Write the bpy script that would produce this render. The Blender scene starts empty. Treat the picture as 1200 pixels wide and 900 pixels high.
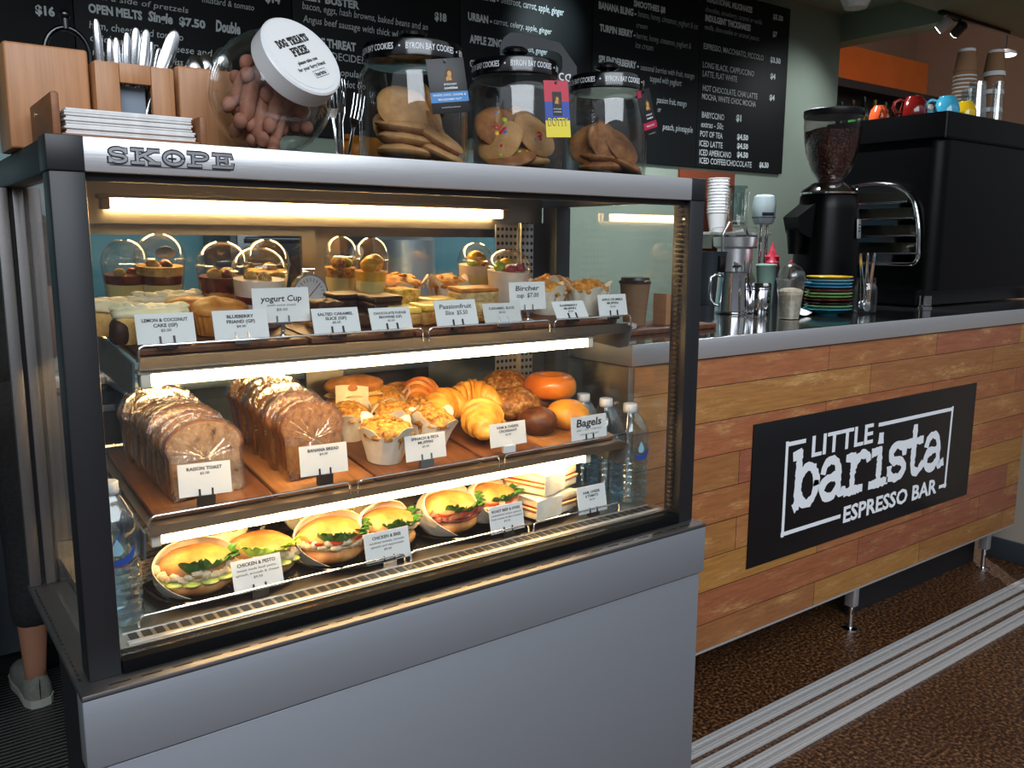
import bpy, bmesh, math, random
from mathutils import Vector, Matrix, noise

scene = bpy.context.scene
COL = scene.collection
PI = math.pi

# ------------------------------------------------------------------ camera
cam_data = bpy.data.cameras.new('camera')
cam = bpy.data.objects.new('camera', cam_data)
COL.objects.link(cam)
scene.camera = cam
CAM_YAW, CAM_PITCH, CAM_ROLL, CAM_F = 0.6391, 0.1629, -0.00473, 1011.35
_f = Vector((math.sin(CAM_YAW) * math.cos(CAM_PITCH), math.cos(CAM_YAW) * math.cos(CAM_PITCH), -math.sin(CAM_PITCH)))
_r0 = Vector((math.cos(CAM_YAW), -math.sin(CAM_YAW), 0))
_d0 = _f.cross(_r0)
_c, _s = math.cos(CAM_ROLL), math.sin(CAM_ROLL)
_r = _c * _r0 + _s * _d0
_d = -_s * _r0 + _c * _d0
_m = Matrix((_r, -_d, -_f)).transposed().to_4x4()
_m.translation = Vector((-0.1907, -1.2128, 1.3146))
cam.matrix_world = _m
cam_data.sensor_width = 36.0
cam_data.lens = CAM_F / 1200 * 36
cam_data.clip_start = 0.02

# ------------------------------------------------------------------ exposure, sky, lights
scene.view_settings.view_transform = 'Standard'
scene.view_settings.look = 'None'
scene.view_settings.exposure = 0.0
scene.view_settings.gamma = 1.0
scene.view_settings.use_curve_mapping = False
scene.cycles.transparent_max_bounces = 40
scene.cycles.max_bounces = 12
scene.cycles.glossy_bounces = 6
scene.cycles.caustics_reflective = False
scene.cycles.caustics_refractive = False

SKY_STRENGTH = 0.85
world = bpy.data.worlds.new('street_daylight')
scene.world = world
world.use_nodes = True
bg = world.node_tree.nodes['Background']
_wt = world.node_tree
_tc = _wt.nodes.new('ShaderNodeTexCoord'); _sx = _wt.nodes.new('ShaderNodeSeparateXYZ'); _rp = _wt.nodes.new('ShaderNodeValToRGB')
_wt.links.new(_tc.outputs['Generated'], _sx.inputs[0]); _wt.links.new(_sx.outputs['Z'], _rp.inputs['Fac'])
_e = _rp.color_ramp.elements
_e[0].position = 0.0; _e[0].color = (0.10, 0.10, 0.11, 1)          # street level and facades opposite
_e[1].position = 0.45; _e[1].color = (0.86, 0.93, 1.0, 1)          # open sky
_m1 = _e.new(0.14); _m1.color = (0.22, 0.24, 0.27, 1)
_wt.links.new(_rp.outputs['Color'], bg.inputs['Color'])
bg.inputs['Strength'].default_value = SKY_STRENGTH

TUBE_POWER = 52.0           # emission strength of the cabinet's fluorescent tubes
TUBE_COLOR = (1.0, 0.66, 0.29, 1)

def spot(name, loc, target, power, size, color, blend=0.6, radius=0.03):
    l = bpy.data.lights.new(name, 'SPOT')
    l.energy = power; l.spot_size = size; l.spot_blend = blend; l.color = color; l.shadow_soft_size = radius
    o = bpy.data.objects.new(name, l); COL.objects.link(o)
    o.location = loc
    o.rotation_euler = (Vector(target) - Vector(loc)).to_track_quat('-Z', 'Y').to_euler()
    return o

def area(name, loc, target, power, sx, sy, color):
    l = bpy.data.lights.new(name, 'AREA')
    l.shape = 'RECTANGLE'; l.size = sx; l.size_y = sy; l.energy = power; l.color = color
    o = bpy.data.objects.new(name, l); COL.objects.link(o)
    o.location = loc
    o.rotation_euler = (Vector(target) - Vector(loc)).to_track_quat('-Z', 'Y').to_euler()
    return o

# daylight that comes in through the open shopfront behind the photographer
area('shopfront_daylight', (-0.4, -3.8, 3.6), (0.8, 0.3, 0.8), 190, 4.5, 2.2, (0.86, 0.93, 1.0))
# picture light above the menu board
spot('menu_downlight', (2.25, 1.25, 2.34), (2.15, 1.7, 2.16), 14, 0.9, (0.75, 0.93, 1.0), 0.9)
spot('bar_fill_light', (2.6, 1.0, 2.34), (2.7, 1.05, 0.9), 90, 2.5, (0.95, 0.97, 1.0), 1.0)  # added fill without a fitting, brightens the counter and the wall behind
spot('back_room_downlight', (6.2, 3.2, 3.6), (6.6, 4.0, 0.5), 2000, 2.6, (1.0, 0.86, 0.72), 0.8)
spot('service_bench_light', (0.5, 1.0, 2.34), (0.5, 1.5, 0.9), 10, 1.6, (0.85, 0.95, 1.0), 0.8)

# ------------------------------------------------------------------ materials
def lin(c):
    if isinstance(c, str):
        c = c.lstrip('#')
        v = [int(c[i:i + 2], 16) / 255 for i in (0, 2, 4)]
        return tuple(x / 12.92 if x <= 0.04045 else ((x + 0.055) / 1.055) ** 2.4 for x in v) + (1,)
    return tuple(c) + ((1,) if len(c) == 3 else ())

class NT:
    """small node-tree helper"""
    def __init__(self, name):
        self.m = bpy.data.materials.new(name); self.m.use_nodes = True
        self.t = self.m.node_tree
        self.b = self.t.nodes.get('Principled BSDF')
        self.out = self.t.nodes.get('Material Output')
    def n(self, typ):
        return self.t.nodes.new(typ)
    def l(self, a, b): self.t.links.new(a, b)
    def coords(self, scale=(1, 1, 1), kind='Object'):
        tc = self.n('ShaderNodeTexCoord'); mp = self.n('ShaderNodeMapping')
        mp.inputs['Scale'].default_value = scale
        self.l(tc.outputs[kind], mp.inputs['Vector'])
        return mp.outputs['Vector']
    def ramp(self, fac, stops):
        r = self.n('ShaderNodeValToRGB')
        e = r.color_ramp.elements
        while len(e) < len(stops): e.new(0.5)
        for i, (p, c) in enumerate(stops):
            e[i].position = p; e[i].color = lin(c)
        self.l(fac, r.inputs['Fac'])
        return r.outputs['Color']
    def noise(self, vec, scale, detail=4, rough=0.6):
        nz = self.n('ShaderNodeTexNoise')
        nz.inputs['Scale'].default_value = scale; nz.inputs['Detail'].default_value = detail
        nz.inputs['Roughness'].default_value = rough
        self.l(vec, nz.inputs['Vector'])
        return nz.outputs['Fac']
    def bump(self, h, strength=0.3, dist=0.002):
        b = self.n('ShaderNodeBump')
        b.inputs['Strength'].default_value = strength; b.inputs['Distance'].default_value = dist
        self.l(h, b.inputs['Height']); self.l(b.outputs['Normal'], self.b.inputs['Normal'])

def plain(name, color, rough=0.5, metal=0.0, spec=0.5, coat=0.0, emit=None, emit_s=0, sss=0.0):
    k = NT(name); b = k.b
    b.inputs['Base Color'].default_value = lin(color)
    b.inputs['Roughness'].default_value = rough
    b.inputs['Metallic'].default_value = metal
    b.inputs['Specular IOR Level'].default_value = spec
    b.inputs['Coat Weight'].default_value = coat
    if emit is not None:
        b.inputs['Emission Color'].default_value = lin(emit); b.inputs['Emission Strength'].default_value = emit_s
    return k.m

def mottled(name, stops, scale=40, detail=5, rough=0.6, bump=0.4, dist=0.003, stretch=(1, 1, 1), metal=0.0, coat=0.0, kind='Object', spec=0.4):
    k = NT(name); v = k.coords(stretch, kind)
    f = k.noise(v, scale, detail)
    k.l(k.ramp(f, stops), k.b.inputs['Base Color'])
    k.b.inputs['Roughness'].default_value = rough; k.b.inputs['Metallic'].default_value = metal
    k.b.inputs['Coat Weight'].default_value = coat; k.b.inputs['Specular IOR Level'].default_value = spec
    if bump: k.bump(f, bump, dist)
    return k.m

def wood(name, c0, c1, scale=6, axis=(1, 12, 12), rough=0.45):
    k = NT(name); v = k.coords(axis)
    f = k.noise(v, scale, 6, 0.65)
    k.l(k.ramp(f, [(0.3, c0), (0.7, c1)]), k.b.inputs['Base Color'])
    k.b.inputs['Roughness'].default_value = rough
    k.bump(f, 0.15, 0.001)
    return k.m

def brushed(name, color, rough=0.32, axis=(2, 2, 160), strength=0.25):
    k = NT(name); v = k.coords(axis)
    f = k.noise(v, 8, 3)
    k.b.inputs['Base Color'].default_value = lin(color)
    k.b.inputs['Metallic'].default_value = 1.0
    mr = k.n('ShaderNodeMapRange'); mr.inputs['To Min'].default_value = rough - 0.07; mr.inputs['To Max'].default_value = rough + 0.1
    k.l(f, mr.inputs['Value']); k.l(mr.outputs['Result'], k.b.inputs['Roughness'])
    k.bump(f, strength, 0.0004)
    return k.m

def clear(name, tint=(1, 1, 1), ior=1.5, rough=0.02, wrinkle=0.0, wscale=60, gloss=(1, 1, 1), boost=0.0):
    """thin glass, clear plastic or cling film: see-through with a Fresnel reflection"""
    k = NT(name); t = k.t
    t.nodes.remove(k.b)
    tr = k.n('ShaderNodeBsdfTransparent'); tr.inputs['Color'].default_value = lin(tint)
    gl = k.n('ShaderNodeBsdfGlossy'); gl.inputs['Color'].default_value = lin(gloss); gl.inputs['Roughness'].default_value = rough
    geo = k.n('ShaderNodeNewGeometry')
    ma = k.n('ShaderNodeMath'); ma.operation = 'MULTIPLY_ADD'
    ma.inputs[1].default_value = 1.0 / ior - ior; ma.inputs[2].default_value = ior
    k.l(geo.outputs['Backfacing'], ma.inputs[0])
    fr = k.n('ShaderNodeFresnel'); k.l(ma.outputs[0], fr.inputs['IOR'])
    mx = k.n('ShaderNodeMixShader')
    fac = fr.outputs[0]
    if boost:
        ad = k.n('ShaderNodeMath'); ad.operation = 'ADD'; ad.use_clamp = True; ad.inputs[1].default_value = boost
        k.l(fac, ad.inputs[0]); fac = ad.outputs[0]
    k.l(fac, mx.inputs[0]); k.l(tr.outputs[0], mx.inputs[1]); k.l(gl.outputs[0], mx.inputs[2])
    if wrinkle:
        v = k.coords((1, 1, 0.35)); f = k.noise(v, wscale, 3)
        bp = k.n('ShaderNodeBump'); bp.inputs['Strength'].default_value = wrinkle; bp.inputs['Distance'].default_value = 0.004
        k.l(f, bp.inputs['Height']); k.l(bp.outputs['Normal'], gl.inputs['Normal']); k.l(bp.outputs['Normal'], fr.inputs['Normal'])
    k.l(mx.outputs[0], k.out.inputs['Surface'])
    return k.m

M = {}
M['matte_black'] = plain('matte_black_trim', '#0b0b0d', 0.85, spec=0.1)
M['steel'] = brushed('brushed_steel', (0.335, 0.36, 0.405), 0.50, (1.5, 1.5, 120))
M['steel'].node_tree.nodes['Principled BSDF'].inputs['Metallic'].default_value = 0.65
M['ledge'] = brushed('ledge_steel', (0.20, 0.19, 0.19), 0.5, (2, 60, 60))
M['polished_top'] = plain('polished_worktop_steel', (0.16, 0.165, 0.17), 0.10, 0.9)
M['steel_h'] = brushed('brushed_steel_rail', (0.66, 0.66, 0.68), 0.32, (2, 90, 90))
M['steel_h'].node_tree.nodes['Principled BSDF'].inputs['Metallic'].default_value = 0.72
M['steel_dark'] = brushed('dark_steel', (0.30, 0.29, 0.28), 0.38, (2, 60, 60))
M['steel_in'] = brushed('cabinet_lining_steel', (0.46, 0.41, 0.34), 0.30, (3, 60, 60))
M['chrome'] = plain('chrome', (0.75, 0.75, 0.77), 0.08, 1.0)
M['cutlery'] = plain('polished_cutlery_steel', (0.68, 0.68, 0.70), 0.16, 1.0)
M['black_coat'] = plain('black_powder_coat', '#1d1e22', 0.42)
M['black_plastic'] = plain('black_plastic', '#0e0e10', 0.35)
M['black_gloss'] = plain('gloss_black_paint', '#07070a', 0.16, coat=0.3)
M['machine_black'] = plain('satin_black_paint', '#030304', 0.34, spec=0.2)
M['grey_coat'] = plain('dark_grey_coat', '#3a4047', 0.45)
M['grey_plate'] = plain('grey_bracket_coat', '#565c60', 0.5)
M['tube'] = plain('fluorescent_tube', (1, 0.9, 0.7), 0.4, emit=TUBE_COLOR[:3], emit_s=TUBE_POWER)
M['lamp_body'] = plain('lamp_batten_enamel', (0.75, 0.7, 0.6), 0.4)
M['pane'] = clear('window_glass', (0.97, 0.98, 0.975), 1.5, 0.01)
M['pane_rear'] = clear('rear_door_glass', (0.86, 0.92, 0.93), 1.5, 0.01)
M['jar_glass'] = clear('jar_glass', (0.97, 0.975, 0.97), 1.5, 0.015)
M['bottle'] = clear('blue_tinted_bottle_plastic', (0.84, 0.93, 0.98), 1.45, 0.06, 0.25, 40, boost=0.09)
M['clear_plastic'] = clear('clear_pet_plastic', (0.97, 0.97, 0.96), 1.45, 0.06)
M['frosted_cup'] = clear('milky_cup_plastic', (0.88, 0.88, 0.87), 1.45, 0.2, boost=0.06)
M['cling'] = clear('cling_film', (0.96, 0.96, 0.97), 1.5, 0.13, 1.0, 60, boost=0.24)
M['cut_glass'] = clear('ribbed_drinking_glass', (0.90, 0.92, 0.92), 1.5, 0.05, boost=0.10)
M['acrylic'] = clear('acrylic_sheet', (0.93, 0.92, 0.90), 1.49, 0.02)
M['card'] = plain('white_card', (0.80, 0.80, 0.79), 0.6)
M['ink'] = plain('black_ink', (0.02, 0.02, 0.022), 0.7)
M['paper_white'] = mottled('white_napkin_paper', [(0.3, (0.72, 0.71, 0.70)), (0.7, (0.84, 0.83, 0.82))], 60, 3, 0.9, 0.2, 0.001)
M['paper_cup'] = mottled('baking_paper', [(0.3, (0.72, 0.64, 0.50)), (0.7, (0.86, 0.80, 0.68))], 35, 3, 0.7, 0.3, 0.002)
M['kraft'] = plain('kraft_board', '#8f6b4b', 0.8)
M['newsprint'] = mottled('printed_greaseproof_paper', [(0.42, (0.16, 0.13, 0.10)), (0.55, (0.62, 0.52, 0.36))], 70, 2, 0.8, 0, stretch=(1, 3, 1))
M['wood_caddy'] = wood('caddy_timber', '#a8744c', '#c48c60', 5, (22, 14, 1.2), 0.42)
M['wood_caddy_dark'] = wood('caddy_side_timber', '#7a4c2c', '#955f39', 5, (10, 3, 20), 0.5)
M['wood_board'] = wood('serving_board_timber', '#4f2a14', '#7d4a29', 5, (14, 1.5, 10), 0.42)
M['wood_board2'] = wood('pale_serving_board_timber', '#7a4620', '#a8703c', 5, (14, 1.5, 10), 0.42)
M['menu_black'] = plain('menu_board_black', '#0b1113', 0.6, spec=0.3)
M['chalk'] = plain('chalk_white', (0.70, 0.78, 0.79), 0.8)
M['chalk_soft'] = plain('chalk_white_thin', (0.62, 0.68, 0.69), 0.8)
M['chalk_faint'] = plain('chalk_white_faint', (0.34, 0.39, 0.40), 0.8)
M['white_plastic'] = plain('white_plastic', (0.78, 0.79, 0.80), 0.35)
M['sage'] = mottled('sage_green_paint', [(0.3, '#8e9d8f'), (0.7, '#95a496')], 3, 2, 0.7, 0.0)
M['beige'] = plain('beige_paint', '#a79a8c', 0.8)
M['orange_paint'] = mottled('orange_paint', [(0.3, '#c2601c'), (0.7, '#d06a22')], 4, 2, 0.7, 0)
M['rust_paint'] = plain('rust_brown_paint', '#74310f', 0.6)
M['teal_splash'] = plain('pale_teal_splashback', (0.15, 0.33, 0.37), 0.2)
M['white_text'] = plain('white_lettering', (0.86, 0.89, 0.93), 0.6)
M['skin'] = plain('skin', '#a8765f', 0.55)
M['cloth_black'] = mottled('black_cloth', [(0.3, (0.012, 0.012, 0.014)), (0.7, (0.022, 0.022, 0.025))], 90, 2, 0.9, 0.2)
M['shoe_grey'] = mottled('grey_canvas', [(0.3, '#6d7069'), (0.7, '#82857d')], 120, 2, 0.9, 0.2)
M['shoe_sole'] = plain('off_white_rubber', '#a9aba2', 0.7)

# speckled brown floor
def floor_mat():
    k = NT('speckled_brown_floor'); v = k.coords((1, 1, 1))
    a = k.noise(v, 95, 3, 0.6)
    big = k.noise(v, 2.2, 3, 0.6)
    c = k.ramp(a, [(0.40, '#27150b'), (0.50, '#4e2e19'), (0.60, '#7c5433'), (0.72, '#a17c54')])
    mx = k.n('ShaderNodeMix'); mx.data_type = 'RGBA'; mx.blend_type = 'MULTIPLY'; mx.inputs[0].default_value = 0.55
    k.l(c, mx.inputs[6]); k.l(k.ramp(big, [(0.3, (0.45, 0.45, 0.45)), (0.7, (1, 1, 1))]), mx.inputs[7])
    k.l(mx.outputs[2], k.b.inputs['Base Color'])
    k.b.inputs['Roughness'].default_value = 0.42
    k.bump(a, 0.15, 0.001)
    return k.m
M['floor'] = floor_mat()

# horizontal stained boards of uneven length
def plank_mat():
    k = NT('stained_timber_cladding')
    v = k.coords((1, 1, 1), 'Object')
    sw = k.n('ShaderNodeSeparateXYZ'); k.l(v, sw.inputs[0])
    cb = k.n('ShaderNodeCombineXYZ'); k.l(sw.outputs['X'], cb.inputs['X']); k.l(sw.outputs['Z'], cb.inputs['Y'])
    br = k.n('ShaderNodeTexBrick')
    br.offset = 0.37; br.offset_frequency = 2; br.squash = 1.3; br.squash_frequency = 3
    br.inputs['Color1'].default_value = (0, 0, 0, 1); br.inputs['Color2'].default_value = (1, 1, 1, 1)
    br.inputs['Mortar'].default_value = (0.5, 0.5, 0.5, 1)
    br.inputs['Scale'].default_value = 1.0; br.inputs['Mortar Size'].default_value = 0.0012
    br.inputs['Mortar Smooth'].default_value = 0.2; br.inputs['Bias'].default_value = 0.0
    br.inputs['Brick Width'].default_value = 0.62; br.inputs['Row Height'].default_value = 0.0945
    k.l(cb.outputs[0], br.inputs['Vector'])
    tone = k.ramp(br.outputs['Color'], [(0.0, '#9c5a44'), (0.3, '#a8653f'), (0.55, '#a06a3c'), (0.8, '#b5813f'), (1.0, '#a3604a')])
    mp = k.n('ShaderNodeMapping'); mp.inputs['Scale'].default_value = (2.2, 2, 30); k.l(v, mp.inputs['Vector'])
    g = k.noise(mp.outputs['Vector'], 4, 6, 0.7)
    mx = k.n('ShaderNodeMix'); mx.data_type = 'RGBA'; mx.blend_type = 'MULTIPLY'; mx.inputs[0].default_value = 0.75
    k.l(tone, mx.inputs[6]); k.l(k.ramp(g, [(0.3, (0.55, 0.5, 0.48)), (0.62, (1, 1, 1))]), mx.inputs[7])
    mp2 = k.n('ShaderNodeMapping'); mp2.inputs['Scale'].default_value = (5, 2, 120); k.l(v, mp2.inputs['Vector'])
    w = k.noise(mp2.outputs['Vector'], 6, 5, 0.75)
    mp3 = k.n('ShaderNodeMapping'); mp3.inputs['Scale'].default_value = (1.6, 1, 7); k.l(v, mp3.inputs['Vector'])
    big = k.noise(mp3.outputs['Vector'], 3, 3)
    wm = k.n('ShaderNodeMath'); wm.operation = 'MULTIPLY'; k.l(w, wm.inputs[0]); k.l(big, wm.inputs[1])
    worn = k.ramp(wm.outputs[0], [(0.285, (0, 0, 0)), (0.40, (0.9, 0.9, 0.9))])
    m2 = k.n('ShaderNodeMix'); m2.data_type = 'RGBA'; k.l(worn, m2.inputs[0]); k.l(mx.outputs[2], m2.inputs[6]); m2.inputs[7].default_value = lin('#d0a468')
    m3 = k.n('ShaderNodeMix'); m3.data_type = 'RGBA'; k.l(br.outputs['Fac'], m3.inputs[0]); k.l(m2.outputs[2], m3.inputs[6]); m3.inputs[7].default_value = lin('#2c130a')
    k.l(m3.outputs[2], k.b.inputs['Base Color'])
    k.b.inputs['Roughness'].default_value = 0.45
    k.bump(g, 0.2, 0.002)
    return k.m
M['planks'] = plank_mat()

# perforated steel: rows of round holes
def perforated():
    k = NT('perforated_steel')
    v = k.coords((1, 1, 1), 'Object')
    sw = k.n('ShaderNodeSeparateXYZ'); k.l(v, sw.inputs[0])
    def cell(sock, per):
        a = k.n('ShaderNodeMath'); a.operation = 'DIVIDE'; a.inputs[1].default_value = per; k.l(sock, a.inputs[0])
        b = k.n('ShaderNodeMath'); b.operation = 'FRACT'; k.l(a.outputs[0], b.inputs[0])
        c = k.n('ShaderNodeMath'); c.operation = 'SUBTRACT'; c.inputs[1].default_value = 0.5; k.l(b.outputs[0], c.inputs[0])
        d = k.n('ShaderNodeMath'); d.operation = 'MULTIPLY'; d.inputs[1].default_value = per; k.l(c.outputs[0], d.inputs[0])
        return d.outputs[0]
    cb = k.n('ShaderNodeCombineXYZ'); k.l(cell(sw.outputs['X'], 0.0125), cb.inputs[0]); k.l(cell(sw.outputs['Z'], 0.0165), cb.inputs[1])
    ln = k.n('ShaderNodeVectorMath'); ln.operation = 'LENGTH'; k.l(cb.outputs[0], ln.inputs[0])
    lt = k.n('ShaderNodeMath'); lt.operation = 'LESS_THAN'; lt.inputs[1].default_value = 0.0042; k.l(ln.outputs['Value'], lt.inputs[0])
    mx = k.n('ShaderNodeMix'); mx.data_type = 'RGBA'; k.l(lt.outputs[0], mx.inputs[0]); mx.inputs[6].default_value = (0.5, 0.48, 0.45, 1); mx.inputs[7].default_value = (0.01, 0.01, 0.01, 1)
    k.l(mx.outputs[2], k.b.inputs['Base Color'])
    inv = k.n('ShaderNodeMath'); inv.operation = 'SUBTRACT'; inv.inputs[0].default_value = 0.9; k.l(lt.outputs[0], inv.inputs[1])
    k.l(inv.outputs[0], k.b.inputs['Metallic']); k.b.inputs['Roughness'].default_value = 0.38
    return k.m
M['perf'] = perforated()

# ribbed rubber mat
def ribbed():
    k = NT('ribbed_black_rubber'); v = k.coords((1, 1, 1), 'Object')
    w = k.n('ShaderNodeTexWave'); w.bands_direction = 'Y'; w.inputs['Scale'].default_value = 18; k.l(v, w.inputs['Vector'])
    k.l(k.ramp(w.outputs['Fac'], [(0.3, (0.006, 0.006, 0.006)), (0.8, (0.06, 0.06, 0.06))]), k.b.inputs['Base Color'])
    k.b.inputs['Roughness'].default_value = 0.5
    k.bump(w.outputs['Fac'], 0.8, 0.006)
    return k.m
M['mat'] = ribbed()

# food
M['bread_crust'] = mottled('bread_crust', [(0.25, '#5a2f10'), (0.55, '#92561f'), (0.8, '#bb7f3c')], 30, 5, 0.55, 0.3)
M['raisin_crumb'] = mottled('raisin_bread_crumb', [(0.33, '#3a2010'), (0.41, '#9a7550'), (0.7, '#c8a884')], 45, 4, 0.8, 0.3)
M['banana_crumb'] = mottled('banana_bread_crumb', [(0.3, '#6e431f'), (0.5, '#a2703c'), (0.75, '#b98750')], 90, 4, 0.8, 0.3)
M['bun_crust'] = mottled('turkish_roll_crust', [(0.25, '#7a4216'), (0.5, '#b0743a'), (0.8, '#d9b078')], 22, 5, 0.5, 0.35)
M['bun_crumb'] = mottled('white_bread_crumb', [(0.3, '#d9c39a'), (0.7, '#efe2c4')], 50, 4, 0.8, 0.3)
M['croissant'] = mottled('croissant_crust', [(0.2, '#a35a14'), (0.5, '#dc9a34'), (0.8, '#f0bf62')], 26, 5, 0.42, 0.5, stretch=(2.5, 1, 1), coat=0.15)
M['croissant_dark'] = mottled('baked_croissant_crust', [(0.2, '#8e430d'), (0.5, '#c8741f'), (0.8, '#e3a24a')], 26, 5, 0.42, 0.5, coat=0.15)
M['rye'] = mottled('dark_rye_crust', [(0.25, '#2e1508'), (0.55, '#552a11'), (0.8, '#7a4a20')], 45, 5, 0.45, 0.3)
M['seeded'] = mottled('seeded_roll_crust', [(0.3, '#57300f'), (0.5, '#8a551f'), (0.72, '#cfa25c')], 85, 3, 0.55, 0.7)
M['bagel'] = mottled('glossy_bagel_crust', [(0.25, '#b5530f'), (0.55, '#d97a1e'), (0.8, '#eaa04a')], 9, 3, 0.3, 0.05, coat=0.3)
M['roll_gold'] = mottled('golden_roll_crust', [(0.25, '#b86a18'), (0.55, '#dc9630'), (0.8, '#f0bd66')], 12, 3, 0.4, 0.1)
M['muffin'] = mottled('muffin_crumble', [(0.25, '#8a4c14'), (0.5, '#c88432'), (0.78, '#ecc06a')], 70, 4, 0.6, 0.9, 0.006)
M['muffin_spin'] = mottled('seeded_muffin_top', [(0.3, '#5c3410'), (0.48, '#b5792c'), (0.75, '#e6bc62')], 95, 3, 0.6, 1.0, 0.006)
M['cream'] = mottled('cream_icing', [(0.3, '#e3d2a0'), (0.7, '#f6ecca')], 30, 3, 0.45, 0.3)
M['sponge'] = mottled('golden_sponge', [(0.3, '#c8954a'), (0.7, '#ecca86')], 80, 4, 0.8, 0.5)
M['cake_dark'] = mottled('dark_cake_crust', [(0.3, '#24120a'), (0.7, '#4a2a18')], 60, 4, 0.6, 0.4)
M['friand'] = mottled('friand_crust', [(0.25, '#8a4a14'), (0.5, '#bd7a30'), (0.8, '#dfae62')], 28, 4, 0.5, 0.3)
M['brownie'] = mottled('chocolate_brownie', [(0.3, '#170a05'), (0.7, '#3d2113')], 60, 5, 0.42, 0.5)
M['crumble'] = mottled('yellow_crumble', [(0.3, '#b87c1c'), (0.5, '#e6b440'), (0.75, '#f7dc82')], 110, 4, 0.6, 1.0, 0.005)
M['biscuit'] = mottled('biscuit_base', [(0.3, '#9c6a2c'), (0.7, '#d8a85c')], 100, 4, 0.7, 0.6)
M['lemon_curd'] = mottled('passionfruit_topping', [(0.3, '#e0b030'), (0.7, '#f6dc78')], 20, 3, 0.25, 0.05, coat=0.3)
M['caramel'] = mottled('pale_caramel_slice', [(0.3, '#8e7448'), (0.5, '#b79c68'), (0.75, '#d4bc8a')], 60, 4, 0.6, 0.3)
M['custard'] = mottled('custard_cream', [(0.3, '#e6cf7e'), (0.7, '#f5e7ac')], 25, 3, 0.5, 0.2)
M['yoghurt'] = mottled('yoghurt_fill', [(0.3, '#d9c7bb'), (0.7, '#efe4da')], 25, 3, 0.5, 0.15)
M['berry'] = mottled('berry_fill', [(0.3, '#3c0f14'), (0.55, '#74221f'), (0.8, '#a84a30')], 45, 4, 0.3, 0.4, coat=0.2)
M['granola'] = mottled('granola', [(0.3, '#7c4a16'), (0.5, '#c08a3c'), (0.75, '#ecd08a')], 90, 3, 0.6, 1.0, 0.006)
M['mango'] = plain('yellow_fruit', '#f2b21c', 0.3, coat=0.2)
M['redfruit'] = plain('red_fruit', '#a02a30', 0.3, coat=0.2)
M['kiwi'] = plain('green_fruit', '#9db53a', 0.35)
M['spinach'] = mottled('spinach_leaf', [(0.3, '#1e4a16'), (0.7, '#3d7424')], 40, 3, 0.4, 0.3, coat=0.2)
M['lettuce'] = mottled('pale_lettuce', [(0.3, '#7da02a'), (0.7, '#b7cc5a')], 30, 3, 0.4, 0.3)
M['avocado'] = mottled('avocado_slice', [(0.3, '#9fae4a'), (0.7, '#c6cf78')], 20, 2, 0.4, 0.05)
M['chicken'] = mottled('shredded_chicken', [(0.3, '#b59872'), (0.7, '#e3d2b2')], 70, 4, 0.6, 0.6)
M['ham'] = mottled('ham_slice', [(0.3, '#b0543c'), (0.7, '#d0806a')], 25, 3, 0.4, 0.1)
M['beef'] = mottled('roast_beef', [(0.3, '#6e2c22'), (0.7, '#9c5244')], 35, 3, 0.4, 0.2)
M['cheese'] = plain('cheese_slice', '#e8cf92', 0.45)
M['tomato'] = plain('tomato_slice', '#b23420', 0.3, coat=0.2)
M['dog_biscuit'] = mottled('pink_brown_dog_biscuit', [(0.3, '#9a6250'), (0.7, '#bb846e')], 40, 3, 0.75, 0.2)
M['cookie'] = mottled('pale_cookie', [(0.25, '#9a6c3c'), (0.5, '#b98a56'), (0.8, '#cda070')], 35, 4, 0.75, 0.4)
M['cookie_brown'] = mottled('brown_cookie', [(0.25, '#5c351a'), (0.5, '#8f5c33'), (0.8, '#a97848')], 40, 5, 0.75, 0.6)
M['beans'] = mottled('coffee_beans', [(0.35, '#0f0504'), (0.5, '#3a1811'), (0.66, '#7a4434')], 120, 2, 0.35, 1.0, 0.006)
M['marsh'] = mottled('pale_marshmallows', [(0.3, '#d8c4a0'), (0.7, '#f7f0de')], 70, 3, 0.6, 0.8, 0.006)
M['water'] = clear('water', (0.80, 0.92, 0.97), 1.33, 0.02)

# ------------------------------------------------------------------ mesh builder
def T(x=0, y=0, z=0): return Matrix.Translation((x, y, z))
def RX(a): return Matrix.Rotation(a, 4, 'X')
def RY(a): return Matrix.Rotation(a, 4, 'Y')
def RZ(a): return Matrix.Rotation(a, 4, 'Z')
def S(x, y, z): return Matrix.Diagonal((x, y, z, 1))
I4 = Matrix.Identity(4)

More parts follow.
